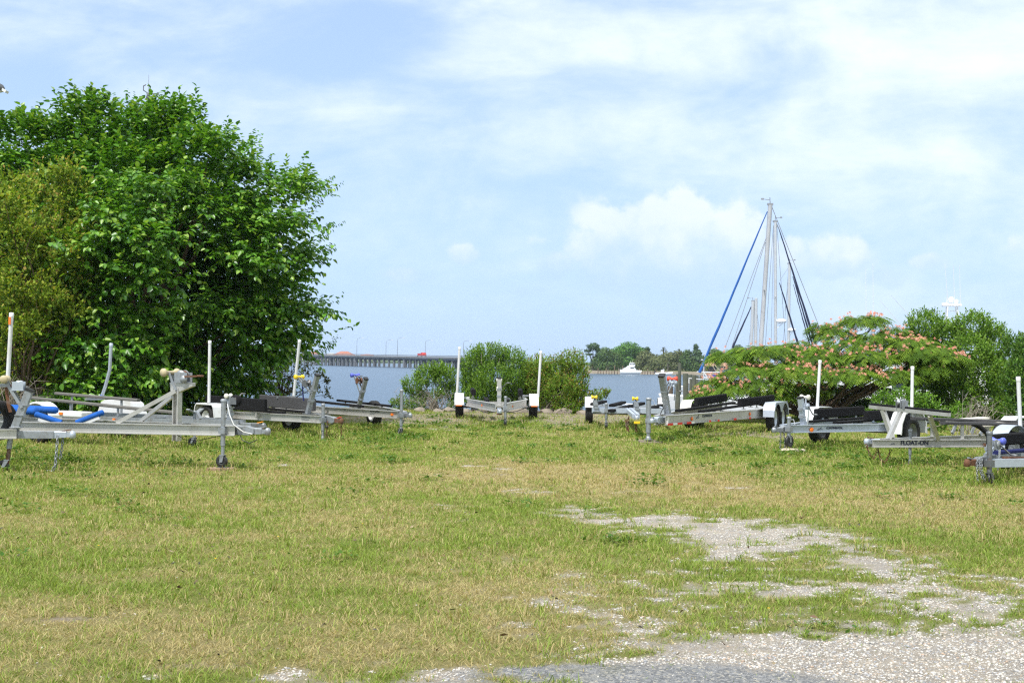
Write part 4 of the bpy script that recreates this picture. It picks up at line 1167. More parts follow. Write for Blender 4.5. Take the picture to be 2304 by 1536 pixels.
class Trailer:
    """x forward to the coupler tip (x = 0 there), y left, z up; axle at x = -L"""

    def __init__(s, label, tip, head, L, group='boat trailers parked around the lawn'):
        h = Vector((head[0], head[1], 0)).normalized()
        s.root = empty('boat_trailer', (tip[0], tip[1], 0), math.atan2(h.y, h.x), label, 'boat trailer', group)
        s.h = h; s.tip = Vector((tip[0], tip[1], 0)); s.L = L
        s.lf = Vector((-h.y, h.x, 0))
        FEET.append(s)
        s.feet = []

    def loc(s, px, py, Y):
        p = at(px, py, Y) - s.tip
        return Vector((p.dot(s.h), p.dot(s.lf), p.z))

    def hit(s, px, py, y_local):
        """local point on the plane y = y_local seen at a photo pixel"""
        d = ray(px, py); o = Vector((0, 0, EYE)) - s.tip
        t = (y_local - o.dot(s.lf)) / d.dot(s.lf)
        p = o + d * t
        return Vector((p.dot(s.h), p.dot(s.lf), p.z))

    def part(s, mb, name, mat, bevel=0.0, label=None, parent=None):
        o = mb.build(name, mat, parent or s.root, bevel)
        if label: o['label'] = label
        return o

    # ---- frame
    def rails(s, mat, zb, h=0.15, w=0.075, xt=-0.55, yt=0.06, xk=-3.0, yk=0.6, xr=None, kind='i', bevel=0.0):
        s.zb = zb; s.rh = h; s.rw = w; s.xt, s.yt, s.xk, s.yk, s.mat = xt, yt, xk, yk, mat
        s.xr = xr if xr is not None else -s.L - 1.2
        out_ = []
        for sg in (1, -1):
            pts = [(xt, sg * yt, zb + h / 2), (xk, sg * yk, zb + h / 2), (s.xr, sg * yk, zb + h / 2)]
            mb = MB()
            if kind == 'i': mb.ibeam(pts, w, h, 0.012)
            else: mb.sweep([(-w / 2, -h / 2), (w / 2, -h / 2), (w / 2, h / 2), (-w / 2, h / 2)], pts)
            out_.append(s.part(mb, 'frame_rail', mat, bevel))
        return out_

    def rail_y(s, x):
        if x > s.xk: return s.yt + (s.yk - s.yt) * (s.xt - x) / (s.xt - s.xk)
        return s.yk

    def cross(s, xs, mat=None, w=0.05, h=0.07, dz=0.0, vee=0.0):
        for x in xs:
            y = s.rail_y(x) - 0.008
            z = s.zb + h / 2 + 0.014 + dz
            mb = MB()
            if vee:
                mb.sweep([(-w / 2, -h / 2), (w / 2, -h / 2), (w / 2, h / 2), (-w / 2, h / 2)], [(x, y, z), (x, 0, z - vee), (x, -y, z)], up=(1, 0, 0))
            else:
                mb.bar((x, y, z), (x, -y, z), w, h)
            s.part(mb, 'cross_member', mat or s.mat)

    def axle(s, half, r=0.31, w=0.19, xs=None, rim='white_plastic', axle_mat='dark_steel', fen=None):
        for x in (xs or [-s.L]):
            mb = MB().tube([(x, half - .1, r), (x, -half + .1, r)], 0.035, 8)
            s.part(mb, 'axle', axle_mat)
            s.feet += [(x, half), (x, -half)]
            for sg in (1, -1):
                wroot = sub('wheel', s.root)
                y = sg * half
                a = w / 2
                t = MB().lathe([(r * .60, -a * .8), (r * .66, -a), (r * .86, -a * 1.02), (r * .96, -a * .86), (r, -a * .55), (r, -a * .2), (r * .985, -a * .14), (r * .985, a * .14), (r, a * .2), (r, a * .55), (r * .96, a * .86), (r * .86, a * 1.02), (r * .66, a), (r * .60, a * .8)], (x, y, r), (0, 1, 0), 28, True)
                s.part(t, 'tyre', 'rubber', parent=wroot)
                q = MB()
                for k in (1, -1):
                    q.lathe([(0.002, k * a * .45), (r * .16, k * a * .5), (r * .2, k * a * .28), (r * .5, k * a * .3), (r * .56, k * a * .74), (r * .605, k * a * .78)], (x, y, r), (0, 1, 0), 20)
                for i in range(5):
                    an = 2 * PI * i / 5
                    for k in (1, -1):
                        q.lathe([(0.012, 0), (0.012, k * .015), (0.001, k * .016)], (x + math.cos(an) * r * .3, y + k * a * .29, r + math.sin(an) * r * .3), (0, 1, 0), 6)
                s.part(q, 'rim', rim, parent=wroot)

    def fender(s, pts, y0, y1, mat, sides=(1, -1), t=0.006, skirt=None, label=None, inner=False):
        """pts: (x, z) profile relative to the axle"""
        for sg in sides:
            mb = MB()
            P = [(-s.L + x, sg * (y0 + y1) / 2, z) for x, z in pts]
            wd = y1 - y0
            mb.sweep([(-wd / 2, -t / 2), (wd / 2, -t / 2), (wd / 2, t / 2), (-wd / 2, t / 2)], P)
            # rolled outer lip
            lip = [(-s.L + x, sg * y1, z - 0.014) for x, z in pts]
            mb.sweep([(-.004, -.014), (.004, -.014), (.004, .013), (-.004, .013)], lip)
            if skirt:
                mb.prism([(-s.L + x, sg * (y1 + .005), z) for x, z in skirt], (0, sg * 0.004, 0))
            if inner:
                mb.prism([(-s.L + x, sg * (y0 - .006), z) for x, z in pts], (0, sg * 0.005, 0))
            o = s.part(mb, 'fender', mat, label=label)

    @staticmethod
    def arc(r, z0, a0=0, a1=180, n=14):
        return [(r * math.cos(R(a0 + (a1 - a0) * i / n)), z0 + r * math.sin(R(a0 + (a1 - a0) * i / n))) for i in range(n + 1)]

    # ---- hull supports
    def bunk(s, p0, p1, w, h, mat, posts=(0.15, 0.85), post_mat=None, tilt=0.0, pw=0.045, zbase=None, bracket='bunk_bracket'):
        p0, p1 = Vector(p0), Vector(p1)
        mb = MB()
        d = (p1 - p0).normalized()
        up = Vector((0, math.sin(tilt), math.cos(tilt)))
        c = min(w, h) * .22
        a, b = w / 2, h / 2
        mb.sweep([(-a + c, -b), (a - c, -b), (a, -b + c), (a, b - c), (a - c, b), (-a + c, b), (-a, b - c), (-a, -b + c)], [p0, p1], up)
        o = s.part(mb, 'bunk', mat)
        for t in posts:
            q = p0.lerp(p1, t); zb = s.zb + s.rh if zbase is None else zbase
            if q.z - b - zb > 0.03:
                m2 = MB().box((q.x, q.y, (zb + q.z - b * .2) / 2 + .001), (pw, min(.02, w * .35), q.z - b * .2 - zb))
                m2.box((q.x, q.y, zb + .006), (pw * 1.6, w * .9, .01))
                s.part(m2, bracket, post_mat or s.mat, parent=o)
        return o

    def guide(s, base, top, mat='pvc', r=0.032, mid=None, reflector=False, label=None, foot_mat='galvanised', z0=None):
        base, top = Vector(base), Vector(top)
        pts = [base] + ([Vector(m) for m in mid] if mid else []) + [top]
        mb = MB().tube(pts, r, 10)
        mb.lathe([(r * 1.12, -.05), (r * 1.15, .012), (r * .8, .02), (.001, .022)], top, top - pts[-2], 10)
        o = s.part(mb, 'guide_pole', mat, label=label)
        if reflector:
            d = (top - base).normalized()
            s.part(MB().box(top - d * .11 + Vector(reflector) * (r + .004), (.035, .012, .12)), 'reflector', 'amber_lens', parent=o)
        z0 = s.zb if z0 is None else z0
        f = MB().box((base.x, base.y * .5 + .5 * math.copysign(s.yk, base.y), base.z - .03), (.05, abs(base.y) - s.yk + .08, .05))
        s.part(f, 'pole_bracket', foot_mat, parent=o)

    # ---- tongue gear
    def winch_stand(s, base, top, w=0.075, roller='yellow_roller', roller_at=None, winch_at=None, mat=None, winch='dark_steel', cap=True, handle=None, rl=0.16, rr=0.05, strap=True, label=None, arm_mat=None, extra_arm=True):
        base, top = Vector(base), Vector(top)
        mat = mat or s.mat
        up = Vector((1, 0, 0))
        st = s.part(MB().bar(base, top, w, w, up).bar(base + Vector((-.05, 0, 0.008)), base + Vector((.09, 0, 0.008)), w * 2.2, .012), 'winch_stand', mat, 0.004)
        if cap:
            d = (top - base).normalized()
            s.part(MB().bar(top, top + d * .035, w * 1.12, w * 1.12, up), 'post_cap', 'black_plastic', parent=st)
        # U-bolts round the post
        for t in (.35, .62):
            ub = MB()
            p = base.lerp(top, t)
            ub.bar(p + Vector((-.06, w * .56, 0)), p + Vector((.06, w * .56, 0)), .012, .012).bar(p + Vector((-.06, -w * .56, 0)), p + Vector((.06, -w * .56, 0)), .012, .012).bar(p + Vector((.055, -w * .56, 0)), p + Vector((.055, w * .56, 0)), .014, .05)
            s.part(ub, 'clamp_bolt', 'galvanised', parent=st)
        if roller_at is not None:
            p = Vector(roller_at)
            am = MB()
            for sg in (1, -1):
                q = base.lerp(top, .55) + Vector((0, sg * w * .62, 0))
                am.bar(q, p + Vector((0, sg * w * .55, 0)), .012, .045, up=(0, 1, 0)) if False else am.bar(q, p + Vector((0, sg * w * .35, -.01)), .04, .012, up=(0, 1, 0))
            s.part(am, 'roller_arm', arm_mat or mat, parent=st)
            ro = MB().lathe([(.001, -rl / 2), (rr * .8, -rl / 2), (rr, -rl * .44), (rr, -rl * .32), (rr * .62, -rl * .16), (rr * .46, 0), (rr * .62, rl * .16), (rr, rl * .32), (rr, rl * .44), (rr * .8, rl / 2), (.001, rl / 2)], p, (0, 1, 0), 14)
            s.part(ro, 'bow_roller', roller)
        if winch_at is not None:
            p = Vector(winch_at)
            wb = MB()
            for sg in (1, -1):
                wb.box(p + Vector((0, sg * .055, 0)), (.15, .006, .12))
            wb.box(p + Vector((0, 0, -.06)), (.16, .12, .008))
            wb.lathe([(.02, -.05), (.065, -.05), (.065, -.042), (.03, -.04), (.03, .04), (.065, .042), (.065, .05), (.02, .05)], p + Vector((.01, 0, .01)), (0, 1, 0), 14)
            wb.lathe([(.001, .0), (.06, 0), (.06, .012), (.001, .012)], p + Vector((-.03, .06, .0)), (0, 1, 0), 14)
            wo_ = s.part(wb, 'winch', winch)
            hv = handle or Vector((.12, .1, .12))
            hb_ = MB().bar(p + Vector((-.03, .075, 0)), p + Vector((-.03, .085, 0)) + Vector(hv), .012, .022, up=(0, 1, 0))
            e = p + Vector((-.03, .085, 0)) + Vector(hv)
            hb_.lathe([(.001, 0), (.014, 0), (.016, .05), (.012, .1), (.001, .1)], e, (0, 1, .0), 8)
            s.part(hb_, 'winch_handle', 'dark_steel', parent=wo_)
            if strap:
                sp = MB().sweep([(-.022, -.003), (.022, -.003), (.022, .003), (-.022, .003)], [p + Vector((-.05, 0, .02)), p + Vector((-.16, 0, -.04)), p + Vector((-.13, 0, -.26)), p + Vector((-.10, 0, -.36))], up=(0, 1, 0.01))
                s.part(sp, 'winch_strap', strap if isinstance(strap, str) else 'black_carpet', parent=wo_)

    def jack(s, *a, **k):
        if not (len(a) > 3 and a[3] > 0): s.feet.append((a[0], a[1]))
        s._jack(*a, **k)

    def _jack(s, x, y, top, zwheel=0.0, mat='galvanised', inner=None, r=0.032, wheel=True, wr=0.085, swing=1, wmat='black_plastic', foot=False, ztube=None, handle=True, tilt=0.0):
        zt = ztube if ztube is not None else s.zb - 0.02
        lowz = zwheel + (wr if wheel else 0.02)
        zin = max(lowz + .1, zt - .12)
        ofs = lambda z: Vector((x + (z - top) * tilt, y, z))
        jk = MB().tube([ofs(zin), ofs(top)], r, 12)
        jk.lathe([(r * 1.2, -.01), (r * 1.25, .02), (r * .9, .03), (.001, .032)], ofs(top), (0, 0, 1), 12)
        jk.box(ofs(s.zb + s.rh * .5), (.10, .10, .09))
        o = s.part(jk, 'tongue_jack', mat)
        s.part(MB().tube([ofs(lowz + .02), ofs(zin + .05)], r * .72, 10), 'jack_leg', inner or mat, parent=o)
        if handle:
            c = ofs(top - .03)
            s.part(MB().tube([c, c + Vector((0, .10, .01)), c + Vector((0.0, .13, -.09)), c + Vector((0, .17, -.09))], .008, 6), 'jack_handle', mat, parent=o)
        b = ofs(lowz)
        if wheel:
            off = Vector((swing * .05, 0, -.0))
            cb = MB()
            for sg in (1, -1):
                cb.prism([b + Vector((-.03, sg * .035, .085)), b + Vector((.03, sg * .035, .085)), b + off + Vector((.022, sg * .035, -.015)), b + off + Vector((-.022, sg * .035, -.015))], (0, .005, 0))
            cb.box(b + Vector((0, .0025, .088)), (.07, .085, .008))
            s.part(cb, 'caster_fork', mat, parent=o)
            wh = MB().lathe([(wr * .3, -.024), (wr * .85, -.026), (wr, -.016), (wr, .016), (wr * .85, .026), (wr * .3, .024), (wr * .25, .0)], b + off, (0, 1, 0), 18, True)
            wh.lathe([(.001, -.03), (.02, -.03), (.02, .03), (.001, .03)], b + off, (0, 1, 0), 8)
            s.part(wh, 'jack_wheel', wmat, parent=o)
        else:
            s.part(MB().box(b + Vector((0, 0, 0.0)), (.13, .13, .012)).lathe([(r, 0), (r * .9, .06), (.02, .07)], b, (0, 0, 1), 10), 'jack_foot', mat, parent=o)

    def coupler(s, mat='galvanised', z=None, body=0.5, act=None, latch='galvanised', ball_mat=None, w=0.08, drop=0.0):
        """square tongue tube plus ball coupler; act: mat of a surge brake box"""
        z = (s.zb + s.rh * .55 if z is None else z) - drop
        s.cz = z
        # the square tube from the junction forward
        s.part(MB().bar((s.xt - .55, 0, z), (-.30 if not act else -.42, 0, z), w, w), 'tongue', mat, .004)
        cp = MB()
        cp.sweep([(-.03, -.035), (.03, -.035), (.03, .03), (.018, .04), (-.018, .04), (-.03, .03)], [(-.30, 0, z), (-.14, 0, z + .005)], scale=[1.25, 1.1])
        cp.lathe([(.034, -.045), (.042, -.03), (.045, .01), (.036, .04), (.018, .055), (.001, .058)], (-.06, 0, z + .0), (0, 0, 1), 14)
        cp.bar((-.15, 0, z + .0), (-.06, 0, z + .0), .06, .06)
        co = s.part(cp, 'coupler', ball_mat or mat)
        lt = MB().bar((-.20, 0, z + .05), (-.08, 0, z + .075), .028, .014).tube([(-.1, -.02, z + .07), (-.1, .02, z + .07)], .008, 6)
        s.part(lt, 'coupler_latch', latch, parent=co)
        if act:
            a_ = MB()
            a_.prism([(-.62, .055, z - .055), (-.32, .055, z - .055), (-.25, .055, z - .03), (-.25, .055, z + .04), (-.36, .055, z + .075), (-.62, .055, z + .075)], (0, -.11, 0))
            s.part(a_, 'brake_actuator', act, .004)

    def chains(s, lst, mat='galvanised', r=0.007, link=0.055):
        for pts in lst:
            s.part(MB().chain(pts, r, link), 'safety_chain', mat)

    def marker(s, p, sz=(.07, .02, .04), mat='amber_lens'):
        s.part(MB().box(p, sz), 'marker_light', mat, .005)

    def text(s, body, p, xd, size, mat, name='lettering', shear=0.0, bold=0.0):
        cu_ = bpy.data.curves.new(name, 'FONT'); cu_.body = body; cu_.size = size; cu_.extrude = 0.0015; cu_.shear = shear; cu_.offset = bold
        cu_.align_x = 'LEFT'; cu_.align_y = 'BOTTOM_BASELINE'
        cu_.materials.append(M[mat])
        tmp = bpy.data.objects.new(name, cu_); COL.objects.link(tmp)
        bpy.context.view_layer.update()
        me = bpy.data.meshes.new_from_object(tmp.evaluated_get(bpy.context.evaluated_depsgraph_get()))
        bpy.data.objects.remove(tmp)
        me.materials.clear(); me.materials.append(M[mat])
        o = bpy.data.objects.new(name, me); COL.objects.link(o); o.parent = s.root
        xd = Vector(xd).normalized(); zd = Vector((0, 0, 1)); nd_ = xd.cross(zd)
        m = Matrix((xd, zd, nd_)).transposed().to_4x4()
        m.translation = Vector(p)
        o.matrix_local = m
        return o

    def fine_print(s, p, xd, rows, mat, size=0.02, seed=1):
        """tiny unreadable maker's print: short dark dashes"""
        rd = random.Random(seed); mb = MB(); xd = Vector(xd).normalized()
        for i, (n_, sz_) in enumerate(rows):
            x_ = 0.0
            for k in range(n_):
                w_ = sz_ * rd.uniform(.5, .8)
                mb.prism([Vector(p) + xd * x_ + Vector((0, 0, -i * size * 2.0)), Vector(p) + xd * (x_ + w_) + Vector((0, 0, -i * size * 2.0)), Vector(p) + xd * (x_ + w_ * rd.uniform(.6, 1)) + Vector((0, 0, -i * size * 2 + sz_ * rd.uniform(.6, 1))), Vector(p) + xd * x_ + Vector((0, 0, -i * size * 2 + sz_))], xd.cross(Vector((0, 0, 1))) * .001)
                x_ += w_ + sz_ * .3
        s.part(mb, 'maker_mark', mat)


# ---------------------------------------------------------------- 1: half out of frame, front left
T = Trailer('trailer cut off by the left edge with tan bow rollers and rusty jack leg', (-5.97, 17.15), (.99, .13), 5.0)
T.rails('aluminium', .465, .13, .07, xt=-.78, yt=.075, xk=-3.2, yk=.62)
T.cross([-2.6, -3.6, -4.6, -5.6])
T.axle(.98, fen=None)
T.fender(T.arc(.36, .33, 5, 175), .87, 1.1, 'white_plastic')
T.bunk((-5.8, .42, .72), (-2.4, .36, .70), .1, .07, 'blue_carpet'); T.bunk((-5.8, -.42, .72), (-2.4, -.36, .70), .1, .07, 'blue_carpet')
bp_ = T.hit(34, 962, 0); tp_ = T.hit(66, 880, 0); bp_.y = tp_.y = 0.0
rl_ = T.hit(12, 853, 0); rl_.y = 0
wn_ = T.hit(42, 868, 0); wn_.y = 0
T.winch_stand(bp_, tp_, .10, 'tan_roller', rl_, wn_, 'galvanised', 'bright_galvanised', rl=.2, rr=.055, strap='rusty_steel', handle=(.1, .06, -.02), arm_mat='galvanised')
T.coupler('galvanised', z=.515, w=.10, latch='rusty_steel', ball_mat='bright_galvanised')
jp = T.loc(32, 985, 17.2)
T.jack(jp.x, -.02, .5, 0.0, 'galvanised', 'rusty_steel', r=.036, swing=-1, tilt=.10, handle=False)
c0 = T.loc(128, 975, 17.0); c1 = T.loc(143, 975, 17.2)
T.chains([[(c0.x, -.07, .49), (c0.x - .01, -.08, .3), (c0.x - .02, -.09, .1), (c0.x - .06, -.1, .03), (c0.x - .15, -.12, .015)], [(c1.x, .06, .49), (c1.x - .02, .07, .3), (c1.x - .04, .06, .16)]], 'galvanised', .008, .06)
sp = T.loc(-4, 945, 17.1)
tw = MB().lathe([(.15, -.07), (.17, -.09), (.24, -.095), (.27, -.07), (.28, 0), (.27, .07), (.24, .095), (.17, .09), (.15, .07)], (sp.x, sp.y - .05, sp.z), (.75, -.6, 0), 24, True)
T.part(tw, 'spare_wheel', 'rubber', label='black spare tyre on the frame')

# ---------------------------------------------------------------- 2: big aluminium trailer
T = Trailer('large aluminium trailer with a tall braced winch post and a jack wheel on a plank', (-3.38, 17.6), (.97, -.24), 5.6)
T.rails('aluminium', .50, .145, .085, xt=-.52, yt=.09, xk=-4.3, yk=.62)
T.cross([-2.2, -3.4, -4.6, -5.6])
T.axle(1.0)
T.fender(T.arc(.37, .33, 5, 175), .88, 1.12, 'white_plastic')
# V of blue bow bunks
for (a, b_) in (((82, 932), (138, 951)), ((230, 928), (172, 951))):
    p0 = T.hit(a[0], a[1], 0.30 if a[0] > 200 else -.05); p1 = T.hit(b_[0], b_[1], 0.18 if a[0] > 200 else .05)
    mb = MB(); d = (p1 - p0)
    mb.tube([p0, p0 + d], .045, 10); mb.lathe([(.045, 0), (.035, .02), (.001, .03)], p0, -d, 10)
    o = T.part(mb, 'bow_bunk', 'blue_carpet')
    T.part(MB().bar(p0 + d * .1 + Vector((0, 0, -.055)), p1 + Vector((0, 0, -.055)), .06, .05), 'bunk_bracket', 'white_plastic', parent=o)
# long blue bunks to the rear
p0 = T.hit(80, 925, .05)
for y_ in (.05, .55):
    mb = MB().tube([(p0.x, y_, p0.z), (-6.4, y_, p0.z + .05)], .055, 12).lathe([(.055, 0), (.04, .03), (.001, .04)], (p0.x, y_, p0.z), (1, 0, 0), 12)
    o = T.part(mb, 'bunk', 'blue_carpet')
    T.part(MB().box((-4.6, y_, p0.z - .11), (.06, .05, .14)), 'bunk_bracket', 'aluminium', parent=o); T.part(MB().box((-5.8, y_, p0.z - .10), (.06, .05, .14)), 'bunk_bracket', 'aluminium', parent=o)
# winch post with two diagonal braces
pb = T.loc(400, 991, 18.0); pt = T.loc(403, 872, 18.0)
x0 = pt.x
T.part(MB().ibeam([(x0, 0, pb.z), (x0, 0, pt.z)], .12, .09, .014, up=(1, 0, 0)), 'winch_stand', 'aluminium')
ptop = T.loc(403, 868, 18.0).z
T.part(MB().prism([(x0 - .08, .05, ptop - .10), (x0 + .02, .05, ptop - .13), (x0 + .06, .05, ptop - .08), (x0 + .26, .05, ptop + .0), (x0 + .26, .05, ptop + .05), (x0 - .10, .05, ptop + .05)], (0, -.10, 0)), 'winch_platform', 'aluminium', .004)
for sg, q in ((-1, (264, 950)), (1, (316, 948))):
    xe = T.hit(q[0], q[1], sg * .3).x
    T.part(MB().bar((xe, sg * T.rail_y(xe) * .95, .65), (x0 + .0, sg * .055, ptop - .07), .04, .055), 'diagonal_brace', 'aluminium')
wz = ptop + .05
wb = MB().box((x0 + .09, .075, wz + .07), (.20, .008, .15)).box((x0 + .09, -.075, wz + .07), (.20, .008, .15)).box((x0 + .09, 0, wz + .006), (.2, .16, .01))
wb.lathe([(.02, -.065), (.07, -.065), (.07, -.055), (.035, -.05), (.035, .05), (.07, .055), (.07, .065), (.02, .065)], (x0 + .08, 0, wz + .11), (0, 1, 0), 16)
wb.lathe([(.001, 0), (.055, 0), (.055, .015), (.001, .015)], (x0 + .14, -.095, wz + .05), (0, 1, 0), 14)
wo_ = T.part(wb, 'winch', 'galvanised')
T.part(MB().bar((x0 + .16, -.10, wz + .09), (x0 + .36, -.10, wz + .098), .012, .025).lathe([(.001, 0), (.015, 0), (.015, .1), (.001, .1)], (x0 + .36, -.1, wz + .1), (1, 0, 0), 8), 'winch_handle', 'rusty_steel', parent=wo_)
T.part(MB().lathe([(.036, -.045), (.066, -.045), (.066, .045), (.036, .045)], (x0 + .08, 0, wz + .11), (0, 1, 0), 16, True), 'strap_roll', 'rusty_steel', parent=wo_)
ra = T.hit(383, 838, 0)
arm = MB()
for sg in (1, -1):
    arm.bar((x0 + .01, sg * .06, ptop - .04), (ra.x, sg * .05, ra.z - .0), .012, .05, up=(0, 1, 0)) if False else arm.bar((x0 + .01, sg * .06, ptop - .06), (ra.x, sg * .05, ra.z), .04, .014, up=(0, 1, 0))
T.part(arm, 'roller_arm', 'galvanised')
T.part(MB().lathe([(.001, -.14), (.06, -.14), (.062, -.11), (.03, -.07), (.026, -.02), (.026, .02), (.03, .07), (.062, .11), (.06, .14), (.001, .14)], ra, (.35, 1, 0), 16), 'bow_roller', 'tan_roller')
T.coupler('galvanised', z=.565, w=.11, act='galvanised', ball_mat='galvanised', latch='galvanised')
jp = T.loc(511, 985, 17.75)
T.jack(jp.x, -.14, .99, .055, 'galvanised', 'galvanised', r=.034, wr=.085, swing=-.25, handle=False)
jh = T.loc(513, 888, 17.75)
# white brake line and wires
T.part(MB().tube([(jp.x + .05, -.12, .95), (jp.x + .10, -.15, .80), (jp.x + .16, -.14, .66), (jp.x + .3, -.12, .56), (jp.x + .42, -.08, .53)], .009, 6), 'brake_line', 'white_plastic')
T.part(MB().tube([(-.45, -.06, .5), (-.40, -.09, .44), (-.30, -.08, .40), (-.2, -.05, .45)], .007, 5).tube([(-1.4, -.15, .5), (-1.25, -.17, .43), (-1.05, -.16, .42), (-.85, -.14, .47), (-.7, -.12, .5)], .005, 5), 'wiring', 'black_plastic')
T.part(MB().box((jp.x, -.14, .055), (.14, .10, .004)), 'jack_pad', 'dark_steel')
# guide pole at the rear
g0 = T.hit(17, 862, .95); g1 = T.hit(26, 706, .95)
T.guide(g0, g1, 'pvc', .033, reflector=(0, -1, 0))
jw = T.root.matrix_basis @ Vector((jp.x, -.14, 0))
pk = MB().box((0, 0, .026), (.36, .18, .05), Matrix.Rotation(R(4), 3, 'Z'))
tag(pk.build('wood_block', 'plank_wood', None, .004, loc=(jw.x - .02, jw.y, 0.0)), 'short weathered plank under the jack wheel of the large aluminium trailer', 'wood block', 'wooden blocks under jacks')

# ---------------------------------------------------------------- 3: galvanised trailer behind it
T = Trailer('grey galvanised trailer with grey carpet bunks, a bent guide pole and an orange coupler lever', (-4.22, 21.5), (.88, -.47), 4.4)
T.rails('galvanised', .385, .13, .07, xt=-.55, yt=.065, xk=-2.6, yk=.62, kind='box')
T.cross([-1.9, -2.9, -3.7, -4.9, -5.5], w=.06, h=.08, vee=.0)
T.axle(.98, rim='white_plastic')
T.fender([(-.56, .40), (-.42, .70), (-.32, .745), (.32, .745), (.42, .70), (.56, .42)], .85, 1.12, 'white_plastic', (1,), inner=True)
T.fender(T.arc(.40, .36, 8, 172), .85, 1.12, 'white_plastic', (-1,))
T.part(MB().box((-3.62, -.98, .56), (.75, .26, .10)), 'fender_step', 'white_plastic', .02)
T.marker((-3.75, -1.117, .57), (.09, .02, .05)); T.marker((-2.9, -.68, .47), (.05, .03, .05))
z1 = T.hit(240, 915, -.42)
T.bunk((-5.4, -.42, .80), (-1.7, -.36, .62), .09, .055, 'grey_carpet', posts=(.3, .62)); T.bunk((-5.6, .42, .86), (-3.4, .42, .78), .09, .055, 'grey_carpet', posts=(.2, .8))
# folded bow stop (V board)
vb = T.hit(450, 930, 0); vb.y = 0
T.part(MB().bar((vb.x, 0, .5), (vb.x - .08, 0, .60), .07, .07, up=(0, 1, 0)).bar((vb.x - .1, 0, .60), (vb.x - .12, .18, .68), .09, .02).bar((vb.x - .1, 0, .60), (vb.x - .12, -.18, .68), .09, .02), 'bow_stop', 'galvanised')
ws0 = T.hit(516, 952, 0); ws1 = T.hit(519, 892, 0); ws0.y = ws1.y = 0
wn_ = Vector((ws1.x + .10, 0, ws1.z - .07)); ra = Vector((ws1.x - .05, 0, ws1.z + .01))
T.winch_stand(ws0, ws1, .075, 'white_roller', ra, wn_, 'galvanised', 'dark_steel', cap=False, rl=.15, rr=.045, strap=False, handle=(.05, .06, .12))
T.part(MB().lathe([(.04, -.05), (.10, -.05), (.11, 0), (.10, .05), (.04, .05)], wn_ + Vector((.02, 0, 0)), (0, 1, .0), 16, True), 'strap_roll', 'black_carpet')
T.coupler('galvanised', z=.43, w=.09, act=None, latch='orange_plastic', ball_mat='dark_steel')
T.part(MB().bar((-.10, -.06, .39), (.02, -.06, .355), .03, .02), 'lock_pin', 'orange_plastic')
jp = T.loc(492, 980, 22.8); T.jack(jp.x, -.02, .62, 0, 'galvanised', r=.03, wr=.085, handle=False, swing=-1)
g0 = T.hit(229, 893, .98); g1 = T.hit(250, 774, .98); gm1 = T.hit(247, 832, .98); gm0 = T.hit(238, 866, .98)
T.guide(g0, g1, 'bright_galvanised', .033, mid=[gm0, gm1])
T.part(MB().lathe([(.03, 0), (.055, .012), (.055, .03), (.03, .045)], g0, (0, 0, 1), 10, True), 'pole_tie', 'blue_carpet')

# ---------------------------------------------------------------- 4: aluminium with black carpet side bunks, yellow rollers
T = Trailer('aluminium trailer with big black carpeted side bunks, yellow bow rollers and a rusty coupler', (-3.26, 24.2), (.66, -.75), 3.55)
T.rails('aluminium', .335, .145, .08, xt=-.62, yt=.085, xk=-2.7, yk=.62, xr=-4.4)
T.cross([-1.6, -2.5, -3.4, -4.2])
T.axle(1.0)
T.fender([(-.46, .36), (-.40, .58), (-.34, .64), (.34, .64), (.40, .58), (.46, .36)], .84, 1.12, 'white_plastic', inner=True)
for sg in (1, -1):
    T.bunk((-4.3, sg * .66, .66), (-1.95, sg * .58, .64), .07, .26, 'black_carpet' if sg < 0 else 'faded_carpet', posts=(.15, .85), zbase=.40)
    T.bunk((-4.2, sg * .34, .52), (-1.7, sg * .30, .50), .10, .045, 'black_carpet')
T.marker(T.hit(620, 938, -.30) + Vector((0, 0, 0)), (.05, .03, .04))
ws0 = T.hit(692, 931, 0); ws1 = T.hit(714, 845, 0); ws0.y = ws1.y = 0
ra = T.hit(673, 848, 0); ra.y = 0; wn_ = T.hit(690, 862, 0); wn_.y = 0
T.winch_stand(ws0, ws1, .085, 'yellow_roller', ra, wn_, 'galvanised', 'dark_steel', rl=.22, rr=.05, strap='navy_carpet', handle=(-.1, .05, -.05))
T.coupler('galvanised', z=.40, w=.10, act='galvanised', ball_mat='rusty_steel', latch='red_roller')
jp = T.loc(724, 940, 24.5); T.jack(jp.x, -.12, .70, 0, 'galvanised', wheel=False, r=.034, handle=False)
T.chains([[(-.45, -.07, .36), (-.46, -.08, .2), (-.45, -.08, .02)], [(-.12, .04, .36), (-.12, .04, .1)]], 'rusty_steel', .006, .05)
T.part(MB().tube([(-.5, -.07, .48), (-.56, -.09, .36), (-.45, -.10, .28), (-.35, -.08, .31), (-.25, -.06, .34)], .008, 6).lathe([(.001, -.03), (.022, -.03), (.022, .03), (.001, .03)], (-.42, -.10, .27), (1, 0, .2), 8), 'wiring', 'black_plastic')
rd = Vector((-.62 + 2.7, -(.085 - .62), 0)).normalized()      # direction of the near rail
def rail_face(T_, x, sg, z, off=.006):
    y = T_.rail_y(x)
    d = Vector((T_.xt - T_.xk, sg * (T_.yt - T_.yk), 0)).normalized()
    n_ = Vector((0, 0, 1)).cross(d) * sg
    if n_.y * sg < 0: n_ = -n_
    return Vector((x, sg * y, z)) + n_ * off, d
p_, d_ = rail_face(T, -1.15, -1, .425, .009)
T.fine_print(p_, d_, [(10, .024), (11, .02)], 'lettering_grey', .022, 4)
for (bx, by, tx, ty, yy) in ((470, 905, 472, 768, -1.0), (661, 890, 674, 766, 1.0)):
    T.guide(T.hit(bx, by, yy), T.hit(tx, ty, yy), 'pvc', .032)

